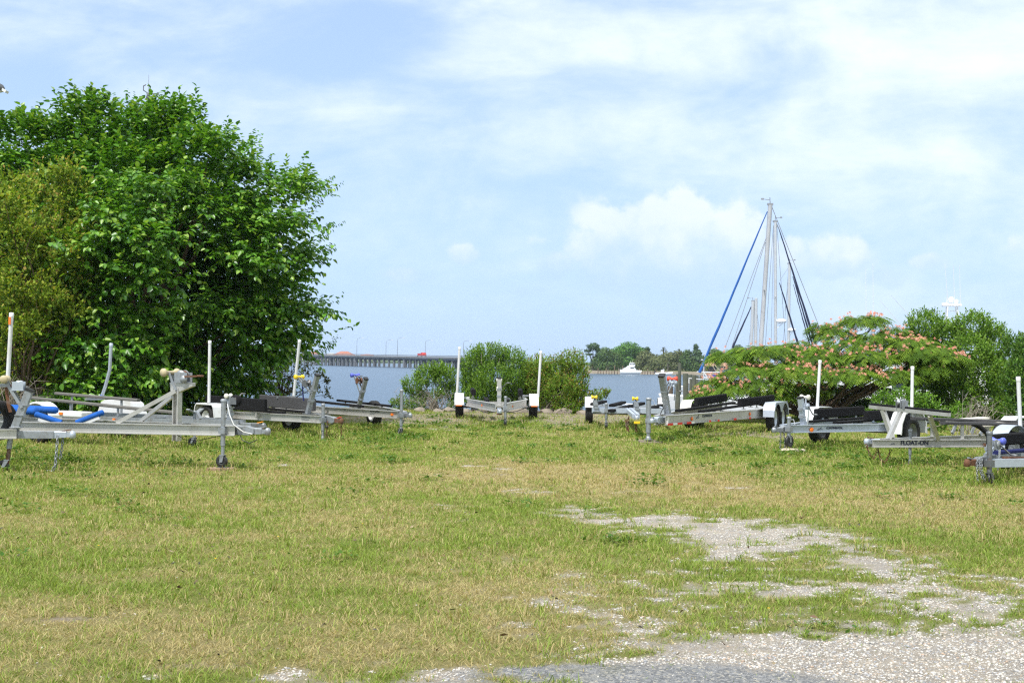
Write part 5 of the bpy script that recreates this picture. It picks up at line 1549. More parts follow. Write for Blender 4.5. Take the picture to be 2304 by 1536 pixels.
# ---------------------------------------------------------------- 5: aluminium with blue rollers
T = Trailer('aluminium trailer with blue bow rollers on a leaning post, pointing toward the waterside shrubs', (-2.06, 25.8), (.5, -.866), 4.2)
T.rails('aluminium', .375, .15, .085, xt=-.5, yt=.085, xk=-3.2, yk=.70, xr=-5.0)
T.cross([-2.2, -3.2, -4.2])
T.axle(1.0)
T.fender(T.arc(.36, .20, 10, 170), .86, 1.1, 'white_plastic')
for sg in (1, -1):
    T.bunk((-5.0, sg * .4, .6), (-1.8, sg * .34, .58), .10, .05, 'black_carpet')
ws0 = T.hit(805, 922, 0); ws1 = T.hit(823, 853, 0); ws0.y = ws1.y = 0
ra = T.hit(799, 844, 0); ra.y = 0; wn_ = T.hit(808, 856, 0); wn_.y = 0
T.winch_stand(ws0, ws1, .085, 'blue_roller', ra, wn_, 'galvanised', 'rusty_steel', rl=.22, rr=.05, strap=False, handle=(.16, -.16, .10))
T.coupler('galvanised', z=.45, w=.10, act='galvanised', ball_mat='galvanised')
jp = T.loc(892, 930, 25.9); T.jack(jp.x, -.12, .96, 0, 'galvanised', r=.034, wr=.09, swing=-1, handle=False)
T.chains([[(-.35, -.05, .4), (-.36, -.06, .32), (-.3, -.05, .30), (-.26, -.04, .38)]], 'dark_steel', .006, .05)
p_, d_ = rail_face(T, -.68, -1, .45, .01); T.marker(p_, (.09, .03, .05), 'amber_lens')
p_, d_ = rail_face(T, -1.45, -1, .475, .008); T.fine_print(p_, d_, [(11, .032), (9, .02)], 'lettering_grey', .025, 9)

# ---------------------------------------------------------------- 6: centre trailer, head on
T = Trailer('aluminium trailer facing head on between two tall white guide poles before the shrubs', (-.27, 29.7), (.028, -1), 5.1)
T.rails('aluminium', .37, .20, .09, xt=-.65, yt=.09, xk=-4.3, yk=.80)
T.cross([-3.4, -4.6, -5.8])
T.axle(1.03, .33, .22)
T.fender(T.arc(.40, .30, 12, 168), .91, 1.16, 'white_plastic')
for sg in (1, -1):
    T.marker((-4.68, sg * 1.04, .37), (.03, .17, .03))
    T.bunk((-5.9, sg * .68, .76), (-4.2, sg * .64, .74), .12, .16, 'black_carpet', posts=(.2, .8))
    T.bunk((-5.8, sg * .3, .55), (-3.8, sg * .27, .53), .13, .05, 'black_carpet')
p_, d_ = rail_face(T, -2.0, 1, .46, .01); T.marker(p_, (.05, .03, .05)); p_, d_ = rail_face(T, -2.3, -1, .47, .01); T.marker(p_, (.05, .03, .05))
ws0 = T.loc(1124, 912, 30.8); ws1 = T.loc(1126, 852, 30.8); ws0.y = ws1.y = 0
T.winch_stand(ws0, ws1, .10, 'white_roller', (ws1.x - .16, 0, ws1.z - .04), (ws1.x - .12, 0, ws1.z - .22), 'aluminium', 'dark_steel', rl=.14, strap=False)
T.coupler('bright_galvanised', z=.40, w=.10, ball_mat='bright_galvanised')
T.part(MB().box((-.32, 0, .33), (.10, .14, .03)), 'hitch_plate', 'rusty_steel')
jp = T.loc(1137, 930, 30.1); T.jack(jp.x, jp.y, .73, 0, 'galvanised', r=.034, wr=.11, swing=.6)
for (bx, by, tx, ty, sg) in ((1028, 892, 1034, 782, 1), (1211, 888, 1217, 791, -1)):
    yy = T.loc(bx, by, 36.0).y
    T.guide(T.loc(bx, by, 36.0), T.loc(tx, ty, 36.0), 'pvc', .036)
# brush the sun falls on: nothing
T.part(MB().tube([(-.9, -.1, .36), (-1.6, -.28, .30), (-2.6, -.5, .33), (-3.6, -.7, .33)], .012, 5).tube([(-.9, .1, .36), (-1.8, .30, .32), (-2.8, .52, .32), (-3.8, .72, .34)], .012, 5), 'wiring', 'black_plastic')

# ---------------------------------------------------------------- 7: twin jet-ski trailer
T = Trailer('galvanised twin watercraft trailer with two small posts, yellow rollers and four short black bunks', (2.70, 26.7), (-.05, -1), 6.0)
T.rails('bright_galvanised', .40, .09, .07, xt=-.4, yt=.045, xk=-1.6, yk=.05, xr=-6.6, kind='box')
T.part(MB().bar((-3.3, 1.08, .45), (-3.3, -.92, .45), .08, .12), 'cross_member', 'bright_galvanised')
T.part(MB().bar((-6.5, .85, .46), (-6.5, -.85, .46), .07, .08), 'cross_member', 'bright_galvanised')
for sg in (1, -1):
    T.part(MB().bar((-3.33, sg * .82, .47), (-6.45, sg * .82, .47), .06, .08), 'side_rail', 'bright_galvanised')
T.axle(.95, .28, .19)
T.fender(T.arc(.34, .36, 12, 168), .84, 1.06, 'white_plastic')
for (a, b_, Ya, Yb) in (((1334, 909), (1360, 903), 30.6, 32.4), ((1376, 912), (1403, 905), 31.0, 32.6), ((1374, 924), (1420, 913), 29.8, 31.4), ((1420, 914), (1446, 907), 31.0, 32.8), ((1465, 918), (1489, 911), 30.6, 32.4)):
    p0 = T.loc(a[0], a[1], Ya); p1 = T.loc(b_[0], b_[1], Yb)
    T.bunk(p0, p1, .14, .07, 'black_carpet', posts=(.2, .8), zbase=.49, post_mat='bright_galvanised')
for (bx, by, tx, ty, hd) in ((1343, 926, 1339, 900, False), (1435, 929, 1431, 903, True)):
    q0 = T.loc(bx, by, 29.95); q1 = T.loc(tx, ty, 29.95)
    T.winch_stand(q0, q1, .09, 'yellow_roller', q1 + Vector((-.02, -.02, .07)), q1 + Vector((-.12, 0, -.08)), 'galvanised', 'dark_steel', cap=False, rl=.15, rr=.05, strap=False, handle=(.05, -.1, .12))
T.coupler('bright_galvanised', z=.42, w=.08, ball_mat='bright_galvanised', latch='galvanised')
T.part(MB().box((.0, 0, .325), (.05, .13, .05)), 'coupler_lock', 'yellow_roller', .006)
T.chains([[(-.05, -.02, .32), (-.06, -.02, .2), (-.05, 0, .12)], [(-.5, -.16, .40), (-.45, -.18, .2), (-.4, -.16, .12), (-.42, -.20, .2), (-.5, -.22, .38)]], 'rusty_steel', .010, .07)
jp = T.loc(1364, 935, 30.0); T.jack(jp.x, jp.y, .60, 0, 'galvanised', r=.035, wr=.08, swing=0.4, handle=False)

# ---------------------------------------------------------------- 8: tandem with red and white tape
T = Trailer('tandem axle aluminium trailer with red and white reflective tape along its rail', (2.78, 24.75), (-.42, -.91), 6.5)
T.rails('aluminium', .345, .20, .095, xt=-.62, yt=.10, xk=-5.3, yk=.78, xr=-8.2)
T.cross([-3.2, -4.6, -6.0, -7.4])
T.axle(1.02, .315, .2, xs=[-6.1, -6.9], rim='bright_galvanised')
tz = [(-.80, .36), (-.78, .52), (-.70, .64), (-.58, .70), (.58, .70), (.70, .64), (.78, .52), (.80, .36)]
sk = [(-.80, .36), (-.78, .52), (-.70, .64), (-.58, .70), (.58, .70), (.70, .64), (.78, .52), (.80, .36)] + [(x, z) for x, z in [(.4 + .345 * math.cos(R(a)), .32 + .345 * math.sin(R(a))) for a in range(12, 156, 11)]] + [(x, z) for x, z in [(-.4 + .345 * math.cos(R(a)), .32 + .345 * math.sin(R(a))) for a in range(25, 170, 11)]]
T.fender(tz, .89, 1.15, 'bright_galvanised', (1,), skirt=sk)
T.fender(tz, .89, 1.15, 'cream_fender', (-1,), skirt=sk)
for sg in (1, -1):
    T.bunk((-7.9, sg * .62, .74), (-4.9, sg * .52, .70), .09, .20, 'black_carpet', posts=(.12, .5, .88))
    T.bunk((-7.6, sg * .32, .62), (-2.6, sg * .26, .57), .12, .05, 'black_carpet')
ws0 = T.hit(1503, 932, 0); ws1 = T.hit(1489, 846, 0); ws0.y = ws1.y = 0
ra = T.loc(1508, 852, 26.2); ra.y = -.05; wn_ = T.loc(1499, 862, 26.1); wn_.y = 0
T.winch_stand(ws0, ws1, .115, 'red_roller', ra, wn_, 'galvanised', 'bright_galvanised', rl=.22, rr=.055, strap='dark_steel', handle=(-.05, .0, -.16))
T.coupler('bright_galvanised', z=.45, w=.11, act='bright_galvanised', ball_mat='bright_galvanised')
jp = T.loc(1459, 945, 25.05); T.jack(jp.x, jp.y, .88, .05, 'galvanised', wheel=False, r=.05, handle=True)
d_ = Vector((T.xt - T.xk, T.yt - T.yk, 0)).normalized(); n_ = Vector((-d_.y, d_.x, 0)); n_ = n_ if n_.y > 0 else -n_
tp = MB(); tw_ = MB()
q0 = Vector((T.xt, T.yt, T.zb + .018)) + n_ * (.0475 + .003)
for i, (a, b_, red) in enumerate(((0.02, .26, 1), (.27, .46, 0), (.47, .70, 1), (.92, 1.14, 1), (1.15, 1.3, 0), (2.05, 2.15, 1), (2.5, 2.6, 1), (3.4, 3.55, 1), (4.3, 4.4, 1))):
    (tp if red else tw_).bar(q0 - d_ * a, q0 - d_ * b_, .003, .045)
T.part(tp, 'reflective_tape', 'red_tape'); T.part(tw_, 'reflective_tape', 'white_tape')
T.part(MB().box(Vector((T.xt - .12, T.yt - .01, T.zb + .10)) + n_ * .03, (.13, .02, .16)), 'end_plate', 'white_tape')
def amber_badge(T_, x, sg, z, off=.004):
    p, d = rail_face(T_, x, sg, z, off)
    T_.part(MB().lathe([(.001, .0), (.045, 0), (.045, .012), (.03, .018), (.001, .018)], p, rail_face(T_, x, sg, z, 1)[0] - rail_face(T_, x, sg, z, 0)[0], 10), 'marker_light', 'amber_lens')
def wave_mark(T_, p, xd, s_, mat):
    mb = MB(); xd = Vector(xd).normalized(); n3 = xd.cross(Vector((0, 0, 1)))
    for pl in ([(0, 0), (.5, .32), (1.1, .5), (1.7, .95), (1.55, .6), (1.2, .38), (.6, .18), (.9, .02)], [(.85, .1), (1.5, .34), (2.1, .32), (1.5, .12)]):
        mb.prism([Vector(p) + xd * (a * s_) + Vector((0, 0, b * s_)) for a, b in pl], n3 * .001)
    T_.part(mb, 'emblem', mat)
amber_badge(T, -1.85, 1, .44, .012)
p_, d_ = rail_face(T, -2.05, 1, .43, .010)
wave_mark(T, p_, -d_, .10, 'lettering_grey')
p_, d_ = rail_face(T, -2.38, 1, .455, .010); T.text('CONTINENTAL', p_, -d_, .075, 'lettering_grey', bold=.002)
p_, d_ = rail_face(T, -5.0, 1, .46, .012); amber_badge(T, -5.0, 1, .45, .012)
T.part(MB().tube([(-.75, -.05, .56), (-.95, -.06, .68), (-1.1, -.05, .62), (-1.1, -.04, .5)], .01, 6), 'wiring', 'black_plastic')
jw = T.root.matrix_basis @ Vector((jp.x, jp.y, 0))
pk = MB().box((.02, -.03, .020), (.44, .26, .042), Matrix.Rotation(R(-6), 3, 'Z')).box((-.04, .04, .046), (.36, .14, .03), Matrix.Rotation(R(3), 3, 'Z'))
tag(pk.build('wood_block', 'old_wood', None, .004, loc=(jw.x + .03, jw.y, -.012)), 'grey weathered boards under the thick jack of the tandem axle trailer', 'wood block', 'wooden blocks under jacks')

# ---------------------------------------------------------------- 9: single axle, blue lettering, pole pair
T = Trailer('single axle aluminium trailer by the blossom tree, its jack wheel on a pale stone', (4.78, 22.8), (-.72, -.69), 3.15)
T.rails('bright_galvanised', .345, .145, .085, xt=-.42, yt=.08, xk=-2.5, yk=.72, xr=-4.4)
T.cross([-1.5, -2.4, -3.4, -4.2], 'galvanised')
T.axle(1.0, .31, .2, rim='dark_steel')
T.fender([(-.50, .30), (-.46, .52), (-.34, .70), (-.2, .745), (.2, .745), (.34, .70), (.46, .52), (.50, .30)], .86, 1.12, 'white_plastic')
for sg in (1, -1):
    T.bunk((-4.2, sg * .62, .66), (-2.3, sg * .55, .64), .08, .19, 'black_carpet', posts=(.15, .85), zbase=.50)
    T.bunk((-4.2, sg * .3, .54), (-1.7, sg * .27, .51), .12, .045, 'black_carpet')
ws0 = T.hit(1808, 959, 0); ws1 = T.hit(1801, 896, 0); ws0.y = ws1.y = 0
T.winch_stand(ws0, ws1, .085, 'white_roller', (ws1.x - .15, 0, ws1.z + .02), (ws1.x - .13, 0, ws1.z - .15), 'bright_galvanised', 'bright_galvanised', rl=.2, rr=.05, strap='white_tape', handle=(-.05, .05, -.15))
T.coupler('galvanised', z=.40, w=.09, act='galvanised', ball_mat='galvanised')
jp = T.loc(1775, 965, 22.95); jp.y = max(jp.y, .11)
T.jack(jp.x, jp.y, .62, .07, 'galvanised', r=.034, wr=.12, swing=-.3)
T.chains([[(-.3, .05, .37), (-.31, .07, .2), (-.30, .08, .02)], [(-.2, .05, .37), (-.17, .07, .15), (-.14, .08, .02)]], 'dark_steel', .006, .05)
amber_badge(T, -.92, 1, .40, .012)
p_, d_ = rail_face(T, -1.04, 1, .385, .010); wave_mark(T, p_, -d_, .072, 'lettering_grey')
p_, d_ = rail_face(T, -1.26, 1, .405, .010); T.text('CONTINENTAL', p_, -d_, .058, 'lettering_navy', bold=.002)
for (bx, by, tx, ty, yy) in ((1838, 930, 1845, 812, -1.0), (2051, 952, 2053, 826, 1.0)):
    T.guide(T.hit(bx, by, yy), T.hit(tx, ty, yy), 'pvc', .031)
jw = T.root.matrix_basis @ Vector((jp.x, jp.y, 0))


def rock(name, loc, size, mat, label, cat, group=None, seed=0, parent=None):
    rd = np.random.default_rng(seed)
    import bmesh
    bm = bmesh.new(); bmesh.ops.create_icosphere(bm, subdivisions=3, radius=1)
    dirs = rd.normal(0, 1, (9, 3)); dirs /= np.linalg.norm(dirs, axis=1, keepdims=True); offs = rd.uniform(.55, .95, 9)
    for v in bm.verts:
        p = np.array(v.co)
        for d, o_ in zip(dirs, offs):
            e = p @ d
            if e > o_: p = p - d * (e - o_) * .9
        p *= 1 + .07 * (vnoise(np.array([p[0] * 4 + seed]), np.array([p[1] * 4 + p[2] * 3]), seed)[0] - .5)
        v.co = Vector(p * np.array(size))
    me = bpy.data.meshes.new(name); bm.to_mesh(me); bm.free(); me.materials.append(M[mat])
    o = bpy.data.objects.new(name, me); COL.objects.link(o); o.location = loc; o.rotation_euler = (0, 0, rd.uniform(0, 6))
    return tag(o, label, cat, group)


rk = rock('flat_stone', (jw.x + .05, jw.y - .03, .03), (.27, .16, .05), 'pale_limestone', 'flat pale stone under the jack wheel of the single axle trailer', 'stone', seed=4)
rk.rotation_euler = (0, 0, .1)

# ---------------------------------------------------------------- 10: crossbar trailer
T = Trailer('trailer with a wide padded crossbar on slanted legs and dark lettering on its rail', (5.62, 19.85), (-.92, -.40), 4.5)
T.rails('aluminium', .305, .125, .08, xt=-.12, yt=.07, xk=-2.9, yk=.60)
T.cross([-1.5, -2.6, -3.8, -5.0])
T.axle(1.0)
T.fender([(-.62, .62), (-.5, .72), (.5, .72), (.62, .62)], .72, 1.05, 'white_plastic', t=.02)
c0 = T.loc(1958, 915, 20.75); c1 = T.loc(2136, 933, 19.3)
cm = c0.lerp(c1, .5)
T.part(MB().bar(c0, c1, .07, .06), 'bow_crossbar', 'aluminium', .004)
T.part(MB().bar(c0 + Vector((0, 0, .047)), c1 + Vector((0, 0, .047)), .075, .032), 'crossbar_pad', 'black_carpet', .008)
for t, sg, q in ((.17, -1, (2001, 985)), (.76, 1, (2107, 991))):
    p = c0.lerp(c1, t); e = T.hit(q[0], q[1], sg * .26)
    T.part(MB().bar(p + Vector((0, 0, -.03)), (e.x, sg * T.rail_y(e.x), T.zb + T.rh), .075, .06, up=(1, 0, 0)), 'crossbar_leg', 'aluminium')
p = c0.lerp(c1, .40); e = T.hit(2002, 988, .14)
T.part(MB().bar(p + Vector((0, 0, -.03)), (e.x, .10, T.zb + T.rh), .09, .05, up=(1, 0, 0)), 'crossbar_leg', 'aluminium')
wc = c0.lerp(c1, .41) + Vector((0, 0, .10))
wb = MB().box(wc + Vector((0, .05, 0)), (.14, .006, .12)).box(wc + Vector((0, -.05, 0)), (.14, .006, .12)).lathe([(.02, -.045), (.06, -.045), (.06, -.035), (.03, -.03), (.03, .03), (.06, .035), (.06, .045), (.02, .045)], wc + Vector((0, 0, .02)), (0, 1, 0), 14).box(wc + Vector((0, .09, -.02)), (.08, .05, .12))
T.part(wb, 'winch', 'galvanised')
for sg in (1, -1):
    # long dark bunks with risers
    T.bunk((-5.4, sg * .40, .60), (-1.3, sg * .34, .70 if sg > 0 else .74), .14, .05, 'faded_carpet', posts=(.3, .6, .9), pw=.06)
for (a, b_, y_) in (((2138, 946), (2216, 940), -.7), ((2205, 957), (2255, 952), -.2)):
    p0 = T.hit(a[0], a[1], y_); p1 = T.hit(b_[0], b_[1], y_)
    o = T.part(MB().bar(p0, p1, .22, .035), 'step_board', 'cream_fender', .005)
    for t in (.2, .75):
        m2 = MB()
        q = p0.lerp(p1, t); m2.bar(q + Vector((0, 0, -.02)), (q.x + .22, q.y + .12, T.zb + .16), .05, .03, up=(0, 1, 0))
        T.part(m2, 'step_bracket', 'galvanised', parent=o)
pa = T.hit(2185, 950, .1); pb_ = T.hit(2228, 985, .1)
T.part(MB().tube([pa, pa + (pb_ - pa) * .45 + Vector((0, 0, .045)), pa + (pb_ - pa) * .8 + Vector((0, 0, .04)), pb_], .045, 8), 'hose', 'rubber')
T.coupler('rusty_steel', z=.39, w=.06, ball_mat='bright_galvanised', latch='rusty_steel')
T.chains([[(-.02, .05, .34), (-.07, .08, .18), (-.15, .08, .14), (-.22, .08, .28)], [(-.22, .08, .28), (-.27, .10, .1), (-.36, .10, .06), (-.48, .09, .28)]], 'rusty_steel', .006, .05)
p_, d_ = rail_face(T, -.60, 1, .345, .010); T.text('FLOAT-ON', p_, -d_, .10, 'lettering_navy', bold=.003)
p_, d_ = rail_face(T, -.42, 1, .345, .010); wave_mark(T, p_, -d_, .045, 'lettering_grey')
jp = T.loc(2027, 1000, 20.45); T.jack(jp.x, -.02, .55, 0, 'galvanised', wheel=False, r=.026, handle=False)
p_, d_ = rail_face(T, -2.1, 1, .345, .012); T.marker(p_, (.09, .03, .05), 'rusty_steel')

# ---------------------------------------------------------------- 11: right edge
T = Trailer('bright galvanised trailer cut by the right edge with a blue roller and chained rusty coupler', (6.14, 16.85), (-.78, -.62), 2.85)
T.rails('bright_galvanised', .235, .11, .08, xt=-.42, yt=.07, xk=-2.1, yk=.66, kind='box')
T.cross([-1.5, -2.3, -3.2], 'galvanised')
T.axle(.98)
T.fender(T.arc(.38, .33, 5, 175), .84, 1.1, 'bright_galvanised')
for sg in (1, -1):
    T.bunk((-3.8, sg * .56, .56), (-1.35, sg * .44, .545), .09, .17, 'black_carpet', posts=(.06, .5, .9))
    T.bunk((-3.6, sg * .3, .40), (-1.2, sg * .26, .385), .12, .05, 'navy_carpet')
ws0 = T.loc(2232, 1042, 17.15); ws1 = T.loc(2236, 990, 17.2); ws0.y = ws1.y = 0
ws1.x -= .02
ra = T.loc(2256, 992, 17.3); ra.y = 0; wn_ = T.loc(2246, 1000, 17.25); wn_.y = 0
T.winch_stand(ws0, ws1, .07, 'blue_roller', ra, wn_, 'bright_galvanised', 'galvanised', rl=.22, rr=.05, strap='white_tape', handle=(-.12, .08, -.14), cap=False)
T.coupler('galvanised', z=.30, w=.07, act='dark_steel', ball_mat='rusty_steel', latch='galvanised')
jp = T.loc(2219, 1030, 17.05)
T.jack(jp.x, max(jp.y, .12), .70, 0, 'dark_steel', r=.036, wr=.075, swing=-.7, handle=False)
for k_, (xx, yy) in enumerate(((-.20, .06), (-.24, .09), (-.30, .075), (-.26, .05))):
    T.chains([[(xx, yy, .36), (xx + .03, yy + .02, .22), (xx + .02 - .03 * k_, yy + .03, .03 + .05 * (k_ % 2))]], 'galvanised', .0045, .045)
T.part(MB().bar((-.75, .13, .36), (-1.25, .22, .345), .05, .03), 'side_strap', 'rusty_steel')
g0 = T.hit(2297, 992, -.95); g1 = T.hit(2291, 850, -.95)
T.guide(g0, g1, 'pvc', .031)

# shore rocks
spots = [(1010, 938, 40.6, .34), (1048, 941, 40.2, .28), (1085, 938, 40.8, .40), (1120, 941, 40.4, .30), (1165, 943, 40.2, .44), (1200, 940, 40.8, .30), (1232, 942, 40.3, .36), (1268, 944, 40.1, .42), (1292, 940, 40.7, .5), (1352, 938, 40.2, .62), (1392, 938, 40.5, .5), (1420, 941, 40.6, .3),
         (985, 941, 40.3, .26), (945, 941, 40.5, .3), (1312, 945, 40.0, .3), (1140, 937, 41.2, .5), (1250, 937, 41.2, .5), (1075, 936, 41.3, .46)]
for i, (px, py, Y, s_) in enumerate(spots):
    Y -= 1.7
    g = at(px, py, Y)
    zz_ = float(ground_z(np.array([g.x]), np.array([Y]))[0])
    pale = i in (9, 10)
    rock('shore_rock', (g.x, Y, zz_ + s_ * .05), (s_ * .8, s_ * .7, s_ * (.42 if pale else .40)), 'pale_limestone' if pale else 'limestone',
         'big pale block of shore rock seen under the twin watercraft trailer' if pale else 'rough brown limestone chunk in the riprap row along the shore', 'rock', 'shore rocks', seed=100 + i)

# longer unmown grass round the wheels, jacks and along the frames
ux, uy = [], []
for s_ in FEET:
    for (fx, fy) in s_.feet:
        p = s_.tip + s_.h * fx + s_.lf * fy
        k = 170
        ux.append(p.x + RNG.normal(0, .24, k)); uy.append(p.y - .04 + RNG.normal(0, .20, k))
    for sg in (1, -1):
        k = 420; tt = RNG.random(k) * (s_.L + .6)
        yy_ = np.array([s_.rail_y(-t) for t in tt]) * sg
        ux.append(s_.tip.x - s_.h.x * tt + s_.lf.x * yy_ + RNG.normal(0, .16, k)); uy.append(s_.tip.y - s_.h.y * tt + s_.lf.y * yy_ + RNG.normal(0, .16, k))
ux, uy = np.concatenate(ux), np.concatenate(uy); n = len(ux)
fdd = np.clip(fields(ux, uy)[1] - .1, 0, 1)
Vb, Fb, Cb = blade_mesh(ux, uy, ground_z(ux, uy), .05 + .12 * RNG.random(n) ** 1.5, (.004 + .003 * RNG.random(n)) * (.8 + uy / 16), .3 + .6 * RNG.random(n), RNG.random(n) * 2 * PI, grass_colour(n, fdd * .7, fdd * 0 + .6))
tag(np_obj('unmown_grass', Vb, Fb, Cb, 'grass_blade'), 'longer unmown grass round the trailer wheels, jacks and frames', 'grass', kind='stuff')
# ================================================================== across the water: bridge
def px_of(P):
    u, v = to_px(np.array([P])); return u[0], v[0]


B0 = at(560, 797, 860); B1 = at(1135, 797, 490)
B0.z = 4.9; B1.z = 2.7           # deck top heights fall towards the right
bdir = (B1 - B0); blen = Vector((bdir.x, bdir.y, 0)).length
br = empty('trestle_bridge', (B0.x, B0.y, WATER_Z), 0, 'long low grey concrete road bridge on closely spaced piles across the bay', 'bridge')
O = Vector((B0.x, B0.y, WATER_Z))
rel = lambda p: Vector(p) - O
side = Vector((-bdir.y, bdir.x, 0)).normalized()
z_at = lambda t: B0.z + (B1.z - B0.z) * (1 - (1 - t) ** 1.25)
def bpt(t, off=0.0, dz=0.0):
    p = B0 + Vector((bdir.x, bdir.y, 0)) * t + side * off
    return rel((p.x, p.y, z_at(t) + dz))
deck = MB().sweep([(-6, -1.1), (6, -1.1), (6.4, -.35), (6.4, 0), (-6.4, 0), (-6.4, -.35)], [bpt(i / 24) for i in range(25)])
deck.build('deck', 'concrete', br)
rail_ = MB()
for sg in (1, -1):
    rail_.sweep([(-.15, 0.003), (.15, .003), (.15, .35), (-.15, .35)], [bpt(i / 24, sg * 6.1) for i in range(25)])
    rail_.sweep([(-.15, .60), (.15, .60), (.15, .9), (-.15, .9)], [bpt(i / 24, sg * 6.1) for i in range(25)])
rail_.build('parapet', 'concrete', br)
NBENT = 58
for i in range(NBENT):
    t = (i + .5) / NBENT
    p = bpt(t); h_ = z_at(t) - WATER_Z - 1.1
    big = i % 10 == 4
    mb = MB()
    w_ = 1.6 if big else .85
    # pile bent: cap beam and four piles joined under it
    cap = side * 5.8
    mb.bar(Vector((0, 0, -1.1 - .35)) - cap, Vector((0, 0, -1.1 - .35)) + cap, w_ * 1.1, .7)
    for q in (-5.2, 5.2):
        mb.bar(Vector((0, 0, -1.5)) + side * q, Vector((0, 0, -1.1 - h_ - 1.0)) + side * q, w_, w_, up=side)
    mb.build('pier', 'pier_concrete', br, loc=p)
# lamps on the bridge
for (px, h_) in ((802, 9.3), (869, 8.0), (893, 9.0), (957, 7.6), (1042, 7.2)):
    # solve t for this bearing
    best = min((abs(px_of(bpt(k / 400, -6) + O)[0] - px), k / 400) for k in range(401))[1]
    p = bpt(best, -6.0) + O
    mb = MB().tube([(0, 0, 0), (0, 0, h_ * .82), (.25, 0, h_ * .95), (1.7, 0, h_), (2.6, 0, h_)], [.10, .08, .07, .06, .05], 6)
    lr = empty('street_lamp', p, 0, 'slim street lamp on the distant bridge', 'street lamp', 'street lamps on the bridge')
    lr['label'] = {802: 'street lamp on the bridge nearest the big tree', 869: 'second street lamp on the bridge counting from the big tree', 893: 'tallest street lamp in the middle of the distant bridge', 957: 'street lamp on the bridge just right of the red truck', 1042: 'street lamp on the bridge close behind the left guide pole'}[px]
    mb.build('lamp_post', 'concrete', lr)
    MB().box((2.9, 0, h_ - .05), (1.1, .4, .2)).build('lamp_head', 'white_plastic', lr)
best = min((abs(px_of(bpt(k / 400, -3) + O)[0] - 949), k / 400) for k in range(401))[1]
p = bpt(best, -3.2) + O; dv = (bpt(best + .01, -3.2) - bpt(best, -3.2)).normalized()
tk = empty('truck', p, math.atan2(dv.y, dv.x), 'small red truck driving on the distant bridge', 'truck')
MB().prism([(-2.6, -1.0, .5), (1.3, -1.0, .5), (1.3, -1.0, 1.7), (-2.6, -1.0, 1.7)], (0, 2.2, 0)).build('cargo_body', 'red_paint', tk)
MB().prism([(1.4, -1.0, .5), (3.3, -1.0, .5), (3.3, -1.0, 1.3), (2.7, -1.0, 2.1), (1.4, -1.0, 2.1)], (0, 2.0, 0)).build('cab', 'red_paint', tk)
for x_ in (-2.2, 2.4):
    for y_ in (-1.0, 1.0):
        MB().lathe([(.001, -.15), (.4, -.15), (.45, 0), (.4, .15), (.001, .15)], (x_, y_, .45), (0, 1, 0), 10).build('wheel', 'rubber', tk)

# low land beyond the bridge with red roofed buildings
def land(name, pts, h0, depth, mat, z0=WATER_Z - .5, mound=0.0):
    """pts: (x, y) waterfront line; extends away"""
    n = len(pts); V = []; F = []
    K = 6
    for i, (x, y) in enumerate(pts):
        d = Vector((x, y, 0)).normalized()
        V.append((x, y, z0))
        for k in range(K):
            t = k / (K - 1)
            V.append((x + d.x * depth * t, y + d.y * depth * t, WATER_Z + h0 + mound * math.sin(t * PI * .5) + random.uniform(-.1, .1) * h0))
        V.append((x + d.x * (depth + 2), y + d.y * (depth + 2), z0))
    m = K + 2
    for i in range(n - 1):
        for k in range(m - 1):
            F.append((i * m + k, (i + 1) * m + k, (i + 1) * m + k + 1, i * m + k + 1))
    mb = MB(); mb.add(V, F, False)
    o = mb.build(name, mat); o['kind'] = 'structure'
    return o


simple('far_land', (0.10, 0.14, 0.06), 0.95, 0, 0.3, 0.08, spec=0.1)
simple('shore_lawn', (0.16, 0.19, 0.07), 0.95, 0, 0.3, 0.2, spec=0.1, stain=(0.32, 0.27, 0.18), stain_amt=0.5)
line = [(at(px, 800, 1250).x, 1250) for px in range(-500, 2900, 60)]
land('far_shore', line, 2.2, 200, 'far_land', mound=1.5)
Yb = 1300


def far_house(px0, px1, ytop, yeave, ybase, lab, roof='terracotta', wall='stucco', Y=Yb, depth=30):
    a, b_ = at(px0, ybase, Y), at(px1, ybase, Y)
    zb_ = WATER_Z + 2.5; ze = at(px0, yeave, Y).z; zt = at(px0, ytop, Y).z
    ze = max(ze, zb_ + 1.5); zt = max(zt, ze + 1)
    w_ = b_.x - a.x; cx_ = (a.x + b_.x) / 2
    r_ = empty('red_roofed_building', (cx_, Y, zb_), 0, lab, 'building', 'buildings beyond the bridge')
    MB().box((0, depth / 2, (ze - zb_) / 2), (w_ * .92, depth, ze - zb_)).build('wall', wall, r_)
    e = .5 * w_; h0_ = ze - zb_; h1 = zt - zb_
    mb = MB()
    mb.add([(-e, -2, h0_ + .02), (e, -2, h0_ + .02), (e, depth + 2, h0_ + .02), (-e, depth + 2, h0_ + .02), (-e * .35, depth * .5, h1), (e * .35, depth * .5, h1)], [(0, 1, 5, 4), (1, 2, 5), (2, 3, 4, 5), (3, 0, 4), (3, 2, 1, 0)])
    mb.build('roof', roof, r_)
    wn = MB()
    k = max(3, int(w_ / 6))
    for i in range(k):
        MB().box((-w_ * .42 + w_ * .84 * i / (k - 1), -.03, h0_ * .55), (1.6, .05, 1.6)).build('window', 'boat_glass', r_)


far_house(676, 716, 791, 797, 806, 'long low red tiled roof beyond the bridge, nearest the big tree')
far_house(732, 752, 794, 798, 806, 'small pale roofed house beyond the bridge between two red roofs', 'stucco')
far_house(748, 792, 789.5, 798, 808, 'largest red tiled hip roof beyond the bridge')
far_house(806, 838, 796, 800, 808, 'low flat red roof beyond the bridge below the left street lamps')
far_house(640, 662, 792, 797, 806, 'pale grey block beyond the bridge right against the tree edge', 'concrete', 'concrete')


